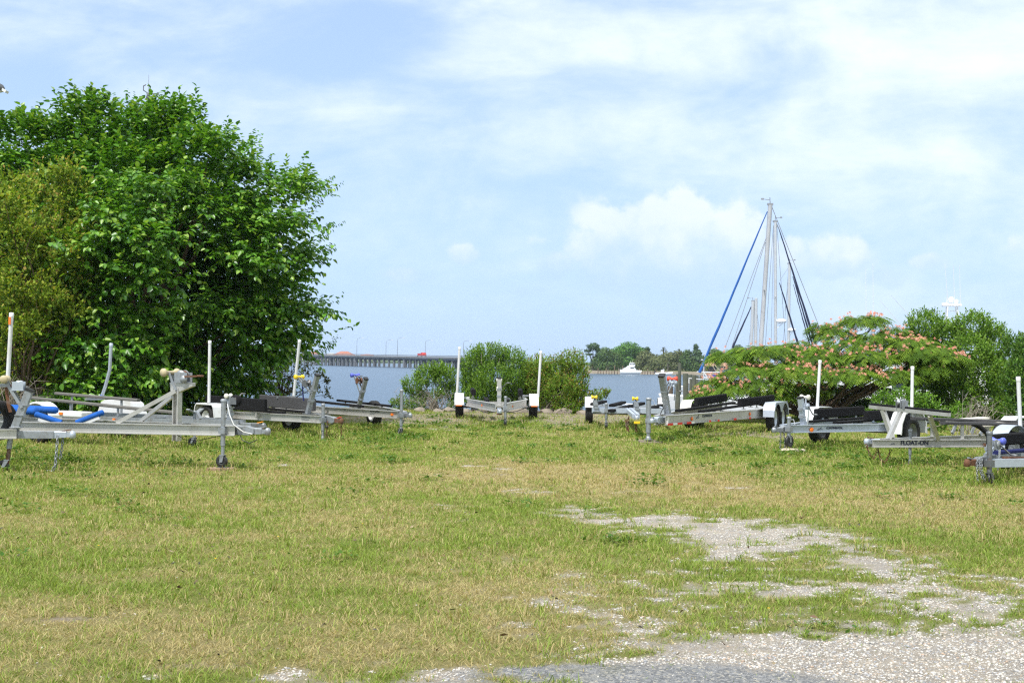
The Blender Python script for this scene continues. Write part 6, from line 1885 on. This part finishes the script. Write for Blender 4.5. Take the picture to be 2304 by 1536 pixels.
# ---------------------------------------------------------------- distant trees
FT = {'oak': [(0.07, 0.125, 0.04), (0.05, 0.095, 0.03), (0.10, 0.15, 0.05)],
      'bright': [(0.08, 0.18, 0.04), (0.12, 0.23, 0.05), (0.06, 0.13, 0.035)],
      'olive': [(0.115, 0.14, 0.06), (0.15, 0.165, 0.08), (0.085, 0.105, 0.045)],
      'pine': [(0.06, 0.11, 0.05), (0.085, 0.135, 0.06), (0.045, 0.08, 0.04)],
      'palm': [(0.075, 0.095, 0.04), (0.105, 0.115, 0.055), (0.055, 0.07, 0.035)],
      'willow': [(0.11, 0.13, 0.08), (0.14, 0.155, 0.10), (0.085, 0.1, 0.06)]}


def clumps(lobes, per, size, cols, b0, drop=0.0):
    """leaf-clump faces through the lobes; lobes in world: (c, rx, ry, rz)"""
    Ps, Ns = [], []
    for (c, rx, ry, rz) in lobes:
        m = max(20, int(per * (rx * rz + rx * ry + ry * rz) / 3))
        d = rand_dirs(m); rr = (0.55 + 0.45 * RNG.random(m))[:, None]
        Ps.append(np.array(c) + d * rr * np.array([rx, ry, rz])); Ns.append(d)
    P = np.concatenate(Ps); N = np.concatenate(Ns); n = len(P)
    D = norm(np.cross(N, rand_dirs(n)) + N * .35 + np.array([0, 0, -drop]))
    L = size * RNG.uniform(.7, 1.4, n); C = pick(cols, n, None, .25)
    C = C * 1.3 * (0.85 + 0.3 * vnoise(P[:, 0] * .35, P[:, 2] * .35 + P[:, 1] * .2, 3))[:, None]
    return small_leaves(P - D * L[:, None] * .5, D, N, L, L * .6, C)


def far_tree(name, lab, kind, px, Y, yb, lobes_px, size=0.62, per=150, trunk_px=None, tw=.35, group='trees on the far shore', cat='tree', drop=0.0):
    b = at(px, yb, Y); b.z = WATER_Z + .8
    r_ = empty(name, b, 0, lab, cat, group)
    lobes = []
    for (x_, y_, rx, ry) in lobes_px:
        c = at(x_, y_, Y); s_ = Y / FPX
        lobes.append((c, rx * s_, rx * s_ * .8, ry * s_))
    V, F, C = clumps(lobes, per, size, FT[kind], b, drop)
    np_obj('crown', V - np.array(b), F, C, 'fine_leaf', r_)
    mb = MB()
    for l in lobes[:5]:
        e = l[0] - b
        mb.tube([(0, 0, -.6), (e.x * .2, e.y * .2, e.z * .5), tuple(e)], [tw, tw * .7, tw * .25], 6)
    mb.build('trunk', 'bark_brown', r_)


Yf = 400
far_tree('pine_tree', 'tall flat topped pine standing alone at the left end of the far shore', 'pine', 1334, Yf, 842, [(1334, 780, 17, 10), (1322, 789, 9, 4), (1345, 786, 8, 6), (1327, 797, 10, 3)], .5, 150, tw=.3)
far_tree('oak_tree', 'rounded dark oak beside the lone pine on the far shore', 'oak', 1365, Yf, 842, [(1362, 800, 26, 20), (1345, 818, 20, 20), (1384, 812, 20, 22), (1364, 826, 30, 18)])
far_tree('oak_tree', 'tallest bright green oak crown on the far shore, behind the white motor yacht', 'bright', 1412, Yf + 8, 842, [(1414, 788, 30, 20), (1392, 800, 24, 22), (1438, 798, 18, 20), (1410, 818, 36, 22)])
far_tree('oak_tree', 'olive green oak over the wheelhouse of the white motor yacht', 'olive', 1455, Yf + 5, 842, [(1452, 806, 22, 19), (1436, 824, 24, 18), (1470, 814, 22, 19)])
far_tree('oak_tree', 'low olive thicket tree right of the white motor yacht', 'olive', 1478, Yf, 842, [(1478, 820, 22, 19), (1460, 832, 16, 12), (1496, 828, 18, 16)])
far_tree('cypress_tree', 'thin spiky tree top right of the white motor yacht', 'pine', 1457, Yf + 12, 842, [(1456, 786, 7, 7), (1458, 798, 9, 8), (1456, 812, 11, 12)])
far_tree('oak_tree', 'olive crown left of the wooden pilings on the far shore', 'olive', 1515, Yf + 5, 842, [(1505, 808, 24, 18), (1526, 803, 18, 16), (1486, 812, 18, 16), (1512, 826, 30, 18)])
far_tree('oak_tree', 'dark rounded crown behind the wooden pilings', 'oak', 1547, Yf, 842, [(1546, 796, 12, 11), (1545, 814, 20, 20), (1558, 828, 20, 17)])
far_tree('cypress_tree', 'pointed dark cypress just left of the blue furled sail', 'pine', 1566, Yf + 5, 842, [(1566, 782, 7, 9), (1567, 795, 13, 11), (1571, 810, 19, 14), (1568, 828, 22, 15)])
far_tree('oak_tree', 'dark tree above the brown roofed house', 'oak', 1608, Yf + 40, 842, [(1608, 797, 18, 14), (1598, 812, 18, 14), (1625, 808, 18, 16), (1640, 815, 16, 14)])
far_tree('oak_tree', 'dark tree hidden behind the masts and blossom tree', 'oak', 1668, Yf + 45, 842, [(1660, 790, 16, 16), (1675, 805, 22, 20), (1700, 812, 20, 16)])
far_tree('willow_tree', 'pale grey green willow beside the brown roofed house', 'willow', 1655, Yf - 20, 846, [(1650, 822, 18, 12), (1664, 828, 12, 12), (1640, 830, 10, 8)], .8, 120, drop=1.2)
far_tree('oak_tree', 'far tree seen between the blossom tree and the large bush', 'oak', 1800, Yf + 20, 845, [(1790, 800, 40, 20), (1850, 800, 40, 22)])


def palm(lab, px, ytop, Y=Yf - 6, r_px=12, yb=842, name='palm_tree'):
    b = at(px, yb, Y); b.z = WATER_Z + .8
    c = at(px, ytop, Y) - b; s_ = Y / FPX * r_px
    r_ = empty(name, b, 0, lab, 'palm', 'palms on the far shore')
    MB().tube([(0, 0, -.5), (c.x * .3 + .1, 0, c.z * .5), tuple(c)], [.28, .22, .2], 7).build('trunk', 'bark_grey', r_)
    mb_v, mb_f, mc = [], [], []
    for i in range(30):
        az = random.uniform(0, 2 * PI); el = random.uniform(-.7, 1.2); L_ = s_ * random.uniform(.8, 1.15)
        d = Vector((math.cos(az) * math.cos(el), math.sin(az) * math.cos(el), math.sin(el)))
        sd_ = d.cross(Vector((0, 0, 1))).normalized() * (s_ * .12)
        p1 = c + d * L_ * .55; p2 = c + d * L_ + Vector((0, 0, -L_ * .35))
        k = len(mb_v)
        mb_v += [tuple(c), tuple(p1 + sd_), tuple(p2), tuple(p1 - sd_)]; mb_f.append((k, k + 1, k + 2, k + 3))
        col_ = [x * random.uniform(.8, 1.2) for x in random.choice(FT['palm'])]; mc += [col_] * 4
    np_obj('fronds', np.array(mb_v), np.array(mb_f), np.array(mc), 'fine_leaf', r_)


palm('leftmost shaggy palm at the water edge of the far shore', 1332, 826)
palm('palm under the rounded dark oak on the far shore', 1368, 826)
palm('short palm close to the left of the white motor yacht', 1392, 828, r_px=9)
palm('tallest palm, fronds raised above the far shore trees', 1493, 786, Yf + 10, 10)
palm('ragged palm with a thick skirt left of the wooden pilings', 1502, 816, Yf - 10, 12)
palm('palm with spread fronds above the olive crown near the pilings', 1528, 790, Yf + 14, 10)
palm('palm in front of the brown roofed house', 1618, 824, Yf - 24, 9)

# far right shore land
line = [(at(px, 840, Yf - 14).x, Yf - 14 + (0 if px > 1340 else (1340 - px) * .8)) for px in range(1322, 2420, 40)]
land('far_bank', line, 0.75, 90, 'shore_lawn', mound=1.2)
# seawall
p0 = at(1316, 842, Yf - 14.5); p1 = at(1640, 846, Yf - 14.5)
sw = MB().bar((p0.x, Yf - 14.6, WATER_Z + .35), (p1.x, Yf - 14.6, WATER_Z + .35), .4, 1.3)
tag(sw.build('sea_wall', 'sand'), 'low pale sea wall along the far bank beneath the palms', 'wall')
# timber jetty in front
jr = empty('jetty', (at(1440, 842, Yf - 22).x, Yf - 22, WATER_Z), 0, 'low timber jetty with railing posts beside the white motor yacht', 'jetty')
xa = at(1345, 842, Yf - 22).x - jr.location.x; xb = at(1500, 842, Yf - 22).x - jr.location.x
MB().box(((xa + xb) / 2, 0, .85), (xb - xa, 1.4, .16)).build('deck', 'old_wood', jr)
for i in range(26):
    x_ = xa + (xb - xa) * i / 25
    tall_ = random.choice((1.5, 1.8, 2.6)) if i % 3 == 0 else 1.0
    MB().lathe([(.001, -1.5), (.13, -1.5), (.12, tall_), (.001, tall_ + .02)], (x_, -.78, 0), (0, 0, 1), 8).build('post', 'bark_brown', jr)

# house with brown roof
def house(lab, px0, px1, yr, ye, yb, Y, group='brown roofed house wings'):
    a, b_ = at(px0, yb, Y), at(px1, yb, Y); zb_ = WATER_Z + .9
    ze = at(px0, ye, Y).z - zb_; zt = at(px0, yr, Y).z - zb_; w_ = b_.x - a.x
    r_ = empty('house', ((a.x + b_.x) / 2, Y, zb_), 0, lab, 'house', group)
    MB().box((0, 5, ze / 2), (w_ * .94, 10, ze)).build('wall', 'siding', r_)
    e = w_ / 2
    MB().add([(-e, -1, ze + .02), (e, -1, ze + .02), (e, 11, ze + .02), (-e, 11, ze + .02), (-e * .8, 5, zt), (e * .8, 5, zt)], [(0, 1, 5, 4), (1, 2, 5), (2, 3, 4, 5), (3, 0, 4), (3, 2, 1, 0)]) if False else None
    mb = MB(); mb.add([(-e, -1, ze + .02), (e, -1, ze + .02), (e, 11, ze + .02), (-e, 11, ze + .02), (-e * .8, 5, zt), (e * .8, 5, zt)], [(0, 1, 5, 4), (1, 2, 5), (2, 3, 4, 5), (3, 0, 4), (3, 2, 1, 0)])
    mb.build('roof', 'shingle', r_)
    for i in range(4):
        x_ = -w_ * .36 + w_ * .72 * i / 3
        f = MB().box((x_, -.05, ze * .62), (1.3, .12, 1.2)).build('window', 'stucco', r_)
        MB().box((x_, -.13, ze * .62), (1.05, .06, .95)).build('pane', 'boat_glass', f)
    MB().box((0, -.7, ze * .40), (w_ * .9, 1.4, .12)).build('balcony', 'siding', r_)


house('brown roofed house on the far shore with a timber balcony', 1586, 1612, 814, 823, 845, 392)
house('second wing of the brown roofed house, nearer the blossom tree', 1628, 1652, 816, 824, 845, 398)
# dock lamp
lp = at(1583, 845, 300); lp.z = WATER_Z
lr = empty('dock_lamp', lp, 0, 'white twin headed lamp post by the brown roofed house', 'lamp post')
zt = at(1583, 810, 300).z - WATER_Z
MB().tube([(0, 0, 0), (0, 0, zt)], [.09, .06], 7).tube([(-.35, 0, zt), (.35, 0, zt)], .04, 5).build('post', 'white_plastic', lr)
for sg in (-1, 1):
    MB().lathe([(.001, -.16), (.2, -.12), (.28, 0), (.2, .12), (.001, .16)], (sg * .38, 0, zt + .05), (0, 0, 1), 10).build('lamp_head', 'white_plastic', lr)

# white motor yacht on the far bank
def loft(name, secs, mat, parent, cap=True, smooth=True):
    """secs: list of rings (equal lengths) of 3D points"""
    V = [p for s_ in secs for p in s_]; m = len(secs[0]); F = []
    for i in range(len(secs) - 1):
        for k in range(m - 1):
            F.append((i * m + k, (i + 1) * m + k, (i + 1) * m + k + 1, i * m + k + 1))
    mb = MB(); mb.add(V, F, smooth)
    if cap:
        mb.add(secs[0], [tuple(range(m))]); mb.add(secs[-1], [tuple(range(m))[::-1]])
    return mb.build(name, mat, parent)


def hull_secs(L, B, fb_bow, fb_st, stern_w=.85, draft=.5, n=12, rake=.12):
    """along +x bow; rings port sheer -> keel -> starboard sheer, closed over deck"""
    secs = []
    for i in range(n + 1):
        t = i / n; x_ = -L / 2 + L * t
        wd = B / 2 * (stern_w + (1 - stern_w) * min(1, t * 2.2)) * max(.02, (1 - max(0, (t - .45) / .55) ** 2.2))
        sh = fb_st + (fb_bow - fb_st) * t ** 1.8
        bx = x_ + (L * rake * t ** 3)
        secs.append([(bx, wd, sh), (x_ + L * rake * .5 * t ** 3, wd * .94, sh * .4), (x_, wd * .7, -.05 * t), (x_ - L * .03 * t ** 3, 0, -draft * (1 - .9 * t ** 3)), (x_, -wd * .7, -.05 * t), (x_ + L * rake * .5 * t ** 3, -wd * .94, sh * .4), (bx, -wd, sh), (bx, -wd * .5, sh + .04), (bx, 0, sh + .06), (bx, wd * .5, sh + .04), (bx, wd, sh)])
    return secs


Yy = Yf - 26
yr = empty('motor_yacht', (at(1417, 845, Yy).x, Yy, WATER_Z), R(0), 'white flybridge motor yacht moored at the far bank', 'yacht')
s_ = Yy / FPX
Ly = 50 * s_
loft('hull', [[(-p[0], p[1], p[2]) for p in r_] for r_ in hull_secs(Ly, 2.4, 1.75, 1.05, draft=.3)] if False else hull_secs(Ly, 2.4, 1.35, 1.55, draft=.3), 'gelcoat', yr)
cab = MB().prism([(-2.6, -.95, 1.45), (2.2, -.95, 1.40), (1.9, -.95, 2.0), (.9, -.95, 3.0), (-.6, -.95, 3.05), (-1.2, -.95, 2.5), (-2.4, -.95, 1.9)], (0, 1.9, 0))
co = cab.build('cabin', 'gelcoat', yr, .03)
MB().box((.7, -.96, 2.25), (1.2, .03, .32)).build('window', 'boat_glass', co)
fb = MB().prism([(-.3, -.85, 3.06), (1.75, -.85, 2.7), (1.65, -.85, 3.75), (1.3, -.85, 4.0), (-.1, -.85, 4.0)], (0, 1.7, 0)).build('flybridge', 'gelcoat', yr, .03)
for x_ in (.15, .6, 1.05, 1.45):
    MB().box((x_, -.86, 3.55), (.3, .03, .38)).build('window', 'boat_glass', fb)
MB().tube([(.3, 0, 4.0), (.2, 0, 4.6)], .04, 5).tube([(.9, 0, 4.0), (.85, 0, 4.5)], .03, 5).build('antenna', 'white_plastic', yr)
MB().tube([(-2.6, -.9, 1.5), (-2.6, -.9, 2.0), (-3.4, -.7, 2.05), (-3.4, -.7, 1.5)], .03, 5).build('railing', 'white_plastic', yr)

yr.scale = (.88, .88, .88)

# small white skiff by the jetty end
sk_ = empty('skiff', (at(1492, 846, Yf - 40).x, Yf - 40, WATER_Z), 0, 'small white open boat lying right of the motor yacht', 'boat')
loft('hull', hull_secs(4.6, 1.7, .95, .7, draft=.2), 'gelcoat', sk_)
MB().box((-.2, 0, 1.1), (.9, .7, .9)).prism([(.2, -.4, 1.5), (.32, -.4, 1.5), (.1, -.4, 2.0), (0, -.4, 2.0)], (0, .8, 0)).build('console', 'gelcoat', sk_, .03)
MB().box((-2.4, 0, .95), (.35, .4, .8)).build('outboard_motor', 'black_plastic', sk_, .05)

# ================================================================== marina at the right: pilings and boats
PL = [(1524, 841, 50, .105, 'bare'), (1528, 816, 56, .075, 'tall'), (1543, 840, 51, .115, ''), (1552, 842, 55, .085, ''), (1560, 843, 50.5, .09, ''), (1567, 845, 57, .06, ''), (1575, 845, 53, .075, '')]
PLL = ['thick grey green mooring piling standing leftmost', 'tall thin piling rising above the others at the left', 'broad piling second in the front row, rope tied round it', 'piling just behind the broad roped one',
       'third piling of the front row with a pale green face', 'thin piling farthest back in the row', 'rightmost piling of the row beside the blossom tree']
for (px, yt, Y, r_, _), lab in zip(PL, PLL):
    b = at(px, 930, Y); zt = at(px, yt, Y).z
    mb = MB().tube([(0, 0, -1.2), (random.uniform(-.02, .02), 0, (zt - WATER_Z) * .5), (random.uniform(-.04, .04), 0, zt - WATER_Z)], [r_ * 1.05, r_, r_ * .96], 12)
    o = mb.build('mooring_piling', 'piling_wood', None, loc=(b.x, Y, WATER_Z)); tag(o, lab, 'piling', 'mooring pilings')
    if 'roped' in lab or 'rope' in lab:
        MB().lathe([(r_ + .005, -.06), (r_ + .03, -.03), (r_ + .03, .03), (r_ + .005, .06)], (0, 0, (zt - WATER_Z) * .62), (0, 0, 1), 12).build('rope_wrap', 'rope', o)
b = at(1508, 905, 92); zt = at(1508, 868, 92).z
o = MB().tube([(0, 0, -1), (0, 0, zt - WATER_Z)], .2, 10).box((-.1, -.2, (zt - WATER_Z) * .45), (.9, .3, .14)).build('mooring_piling', 'bark_brown', None, loc=(b.x, 92, WATER_Z))
tag(o, 'short brown mooring stub in open water behind the red bow roller', 'piling', 'mooring pilings')


def sailboat(lab, px, Y, L, B, rz, mast_base, mast_top, mast_mat, r, items, fb=1.1, group='sailboats in the marina', cabin=True):
    b = at(px, 850, Y)
    r_ = empty('sailboat', (b.x, Y, WATER_Z), rz, lab, 'sailboat', group)
    inv = r_.matrix_basis.inverted()
    r_.location = (b.x, Y, WATER_Z)
    m4 = Matrix.Translation((b.x, Y, WATER_Z)) @ Matrix.Rotation(rz, 4, 'Z'); inv = m4.inverted()
    W = lambda x_, y_, yy=Y: inv @ at(x_, y_, yy)
    loft('hull', hull_secs(L, B, fb + .35, fb, .75, .6), 'gelcoat', r_)
    if cabin:
        c = MB().prism([(-L * .22, -B * .28, fb + .05), (L * .2, -B * .28, fb + .15), (L * .16, -B * .28, fb + .5), (-L * .2, -B * .28, fb + .6)], (0, B * .56, 0)).build('cabin', 'gelcoat', r_, .03)
        for i in range(3):
            MB().box((-L * .12 + i * L * .11, -B * .28 - .004, fb + .36), (L * .07, .02, .14)).build('window', 'boat_glass', c)
    mt, mbs = W(*mast_top), W(*mast_base); mbs2 = Vector((mbs.x + (mbs.x - mt.x) * .02, mbs.y, fb + .3))
    # extend mast down to the deck along its own line
    d = (mbs - mt); k = (fb + .3 - mt.z) / d.z; foot = mt + d * k
    MB().tube([foot, mt], [r, r * .92], 10).build('mast', mast_mat, r_)
    hd = MB().box(mt + Vector((0, 0, .05)), (.28, .12, .1)).tube([mt + Vector((0, 0, .05)), mt + Vector((.02, 0, .38))], .02, 4).tube([mt + Vector((.0, 0, .25)), mt + Vector((.35, 0, .3))], .015, 4).box(mt + Vector((.38, 0, .3)), (.14, .02, .09))
    hd.build('masthead', 'wire', r_)
    for it in items:
        kind = it[0]
        if kind == 'sail':      # furled sail on a stay
            _, (x0, y0), (x1, y1), r0, mat = it[:5]
            p0, p1 = W(x0, y0), W(x1, y1)
            n_ = 14
            pts = [p0.lerp(p1, i / n_) + Vector((random.uniform(-1, 1) * .012, 0, 0)) for i in range(n_ + 1)]
            rr = [r0 * (.32 + .68 * (i / n_) ** .7) * random.uniform(.88, 1.1) for i in range(n_ + 1)]
            MB().tube(pts, rr, 7).build('furled_sail', mat, r_)
        elif kind == 'wire':
            _, (x0, y0), (x1, y1), rw = it[:4]
            MB().tube([W(x0, y0), W(x1, y1)], rw, 4).build('rigging_wire', it[4] if len(it) > 4 else 'wire', r_)
        elif kind == 'radar':
            _, (x0, y0) = it
            p = W(x0, y0); q = mt + d * ((p.z - .25 - mt.z) / d.z)
            MB().lathe([(.001, -.10), (.28, -.1), (.32, -.03), (.30, .06), (.15, .12), (.001, .13)], p, (0, 0, 1), 16).bar(p + Vector((0, 0, -.13)), q + Vector((0, 0, .08)), .1, .05).bar(p + Vector((.1, 0, -.13)), q + Vector((0, 0, -.25)), .05, .04).build('radar_dome', 'gelcoat', r_)
        elif kind == 'boom':
            _, (x0, y0), (x1, y1), mat, rb = it
            p0, p1 = W(x0, y0), W(x1, y1); n_ = 8
            bo = MB().tube([p0 + Vector((0, 0, -rb * 1.1)), p1 + Vector((0, 0, -rb * 1.1))], .06, 8).build('boom', 'mast_alloy', r_)
            MB().tube([p0.lerp(p1, i / n_) for i in range(n_ + 1)], [rb * (.55 + .45 * math.sin(PI * (.15 + .75 * i / n_))) * random.uniform(.9, 1.1) for i in range(n_ + 1)], 8).build('sail_cover', mat, bo)
        elif kind == 'spreader':
            _, (x0, y0), hw = it
            p = W(x0, y0); p = mt + d * ((p.z - mt.z) / d.z)
            MB().bar(p + Vector((-hw * .3, -hw, 0)), p + Vector((hw * .3, hw, 0)), .06, .03).box(p, (.18, .14, .2)).build('spreader', mast_mat, r_)
    return r_, W


# the nearest sloop: old mast, bright blue furled jib
r_, W = sailboat('nearest sailboat with an old leaning grey mast and a bright blue furled jib', 1655, 60, 8.6, 2.9, R(180), (1712, 772), (1733, 462), 'old_mast', .115,
         [('sail', (1726, 476), (1574, 838), .07, 'blue_canvas'), ('wire', (1737, 466), (1850, 752), .016), ('wire', (1724, 535), (1632, 780), .014), ('wire', (1722, 545), (1645, 785), .014), ('wire', (1735, 480), (1708, 780), .012),
          ('spreader', (1717, 653), .5), ('wire', (1584, 797), (1632, 846), .02, 'rope'), ('wire', (1588, 800), (1618, 846), .02, 'rope'), ('boom', (1684, 829), (1625, 840), 'indigo_canvas', .16)])
rl_ = MB()
for (x0, y0, x1, y1) in ((1568, 836, 1640, 838), (1568, 846, 1625, 856), (1584, 838, 1600, 862), (1600, 838, 1590, 866), (1575, 848, 1577, 866), (1610, 840, 1606, 862)):
    rl_.tube([W(x0, y0), W(x1, y1)], .025, 5)
rl_.build('pulpit_rail', 'white_plastic', r_)
p0, p1, p2 = W(1602, 846), W(1608, 851), W(1622, 848)
MB().tube([p0, p1, p2], [.12, .22, .16], 8).build('sail_bag', 'indigo_canvas', r_)

r_, W = sailboat('white masted sailboat with a radar dome and two dark navy furled sails', 1740, 76, 10.5, 3.3, R(8), (1745, 775), (1744, 500), 'mast_alloy', .10,
         [('sail', (1753, 516), (1836, 775), .08, 'navy_canvas'), ('sail', (1754, 636), (1796, 775), .07, 'navy_canvas'), ('wire', (1746, 500), (1754, 518), .03), ('wire', (1740, 508), (1722, 778), .014), ('wire', (1748, 508), (1768, 778), .014), ('wire', (1741, 508), (1735, 775), .012),
          ('radar', (1758, 722)), ('spreader', (1745, 668), .55)])
r_, W = sailboat('third sailboat with a shorter white mast behind two slim dark furled sails', 1775, 92, 10.0, 3.2, R(-10), (1774, 775), (1776, 594), 'mast_alloy', .12,
         [('sail', (1784, 622), (1828, 775), .075, 'navy_canvas'), ('sail', (1785, 640), (1822, 775), .055, 'navy_canvas'), ('wire', (1775, 600), (1754, 632), .012), ('wire', (1774, 604), (1762, 778), .012), ('wire', (1778, 604), (1766, 700), .012), ('radar', (1781, 742))])
r_, W = sailboat('distant ketch with two short twin looking masts left of the leaning grey mast', 1690, 110, 11.0, 3.4, R(170), (1690, 780), (1694, 678), 'mast_alloy', .16,
         [('sail', (1692, 686), (1648, 782), .10, 'navy_canvas'), ('wire', (1701, 676), (1712, 780), .015), ('wire', (1695, 680), (1684, 780), .015)])
mt = W(1701, 672); MB().tube([Vector((mt.x, mt.y, 1.3)), mt], [.17, .15], 10).box(mt, (.25, .15, .12)).build('mizzen_mast', 'mast_alloy', r_)

# sport-fishing yacht behind the right-hand bushes
Yq = 56
yb_ = empty('fishing_yacht', (at(2080, 850, Yq).x, Yq, WATER_Z), R(170), 'white sport fishing yacht behind the bushes with radar mast, domes and whip antennas', 'yacht')
m4 = Matrix.Translation(yb_.location) @ Matrix.Rotation(R(170), 4, 'Z'); inv = m4.inverted()
W = lambda x_, y_, yy=Yq: inv @ at(x_, y_, yy)
loft('hull', hull_secs(13.5, 4.2, 2.3, 1.5, draft=.6), 'gelcoat', yb_)
c = MB().prism([(-2.6, -1.5, 1.7), (3.2, -1.5, 1.9), (2.0, -1.5, 3.3), (-2.4, -1.5, 3.3)], (0, 3.0, 0)).build('cabin', 'gelcoat', yb_, .05)
MB().box((0, -1.51, 2.7), (3.2, .03, .5)).build('window', 'boat_glass', c); MB().box((0, 1.51, 2.7), (3.2, .03, .5)).build('window', 'boat_glass', c)
MB().prism([(-2.2, -1.3, 3.32), (1.6, -1.3, 3.32), (1.2, -1.3, 4.1), (-2.0, -1.3, 4.1)], (0, 2.6, 0)).build('flybridge', 'gelcoat', yb_, .05)
pz = W(2141, 687)
MB().box(pz, (.80, .6, .09)).box(pz + Vector((.3, 0, .03)), (.25, .5, .14)).build('mast_platform', 'gelcoat', yb_, .02)
mb = MB()
for (x0, x1) in ((2131, 2127), (2152, 2158)):
    for y_ in (.22, -.22):
        a = W(x0, 690); b2 = W(x1, 742); a.y += y_; b2.y += y_; mb.tube([a, b2], .03, 6)
for yy_ in (700, 715):
    mb.tube([W(2131, yy_), W(2152, yy_)], .02, 5)
mb.build('radar_mast', 'gelcoat', yb_)
for (px, py, rr) in ((2140, 675, .12), (2152, 678, .09)):
    p = W(px, py + 4)
    MB().lathe([(rr * .7, -.04), (rr, .05), (rr, rr * 1.1), (rr * .75, rr * 1.6), (rr * .3, rr * 1.9), (.001, rr * 1.92)], p, (0, 0, 1), 14).build('satellite_dome', 'gelcoat', yb_)
for (x0, y0, x1, y1) in ((2126, 594, 2133, 684), (2145, 597, 2148, 684), (2159, 597, 2161, 690), (1948, 602, 1949, 740), (1964, 592, 1965, 730), (2130, 668, 2130, 684)):
    MB().tube([W(x0, y0), W(x1, y1)], [.007, .014], 5).build('whip_antenna', 'white_plastic', yb_)
for (x0, y0, x1, y1) in ((1980, 676, 2060, 770), (2004, 664, 2070, 735)):
    MB().tube([W(x0, y0), W(x1, y1)], [.008, .018], 5).build('outrigger', 'mast_alloy', yb_)

# low white cruiser whose hull shows under the blossom tree
cr = empty('cruiser', (at(1780, 850, 52).x, 52, WATER_Z), R(184), 'white cabin cruiser whose hull shows in patches under the blossom tree', 'boat')
loft('hull', hull_secs(9.0, 3.2, 2.15, 1.75, draft=.5), 'gelcoat', cr)
c = MB().prism([(-2.2, -1.1, 1.8), (2.4, -1.1, 2.0), (1.2, -1.1, 3.0), (-1.9, -1.1, 3.0)], (0, 2.2, 0)).build('cabin', 'gelcoat', cr, .05)
for i in range(3):
    MB().box((-1.2 + i * .95, 1.11, 2.5), (.75, .03, .4)).build('window', 'boat_glass', c)
MB().tube([(2.4, .9, 2.1), (2.4, .9, 2.7), (4.4, .4, 2.85), (4.4, .4, 2.3)], .025, 5).build('railing', 'white_plastic', cr)

# instrument mast top above the tree
p = at(334, 214, 58)
im = empty('instrument_mast', (p.x, 58, WATER_Z), 0, 'mast tip with a small wind vane and whip just above the big tree', 'mast')
zt = p.z - WATER_Z
MB().tube([(0, 0, -.5), (0, 0, zt)], [.11, .08], 8).build('mast', 'old_mast', im)
MB().lathe([(.001, -.25), (.10, -.25), (.12, -.1), (.08, 0), (.10, .06), (.001, .1)], (0, 0, zt), (0, 0, 1), 8).build('instrument', 'lamp_grey', im)
MB().tube([(0, 0, zt + .05), (0, 0, zt + .95)], .012, 4).build('whip_antenna', 'wire', im)
MB().tube([(-.02, 0, zt + .08), (-.24, 0, zt + .22), (-.24, 0, zt + .42), (-.12, 0, zt + .48)], .025, 5).tube([(0, 0, zt + .1), (.4, 0, zt + .05)], .02, 4).box((.44, 0, zt + .06), (.10, .03, .12)).build('wind_vane', 'lamp_grey', im)

# lamp at the upper left edge
p = at(4, 199, 24)
lm = empty('yard_lamp', (p.x - 1.1, 24, 0), 0, 'dark hooded lamp with pale lens entering at the upper left edge', 'lamp')
MB().tube([(0, 0, 0), (0, 0, p.z + .05)], [.09, .07], 10).build('lamp_post', 'lamp_grey', lm)
MB().tube([(0, 0, p.z - .02), (.5, 0, p.z + .10), (.95, 0, p.z + .04)], .035, 8).build('lamp_arm', 'lamp_grey', lm)
MB().lathe([(.03, .10), (.09, .08), (.13, .03), (.14, -.02), (.13, -.025), (.001, -.02)], (1.02, 0, p.z + .0), (.15, 0, 1), 16).build('lamp_hood', 'lamp_grey', lm)
MB().lathe([(.001, -.075), (.06, -.07), (.12, -.028), (.001, -.026)], (1.03, 0, p.z + .0), (.35, 0, 1), 16).build('lamp_lens', 'white_plastic', lm)
MB().box((1.16, 0, p.z - .05), (.10, .14, .05), Matrix.Rotation(R(30), 3, 'Y')).build('sensor', 'white_plastic', lm)
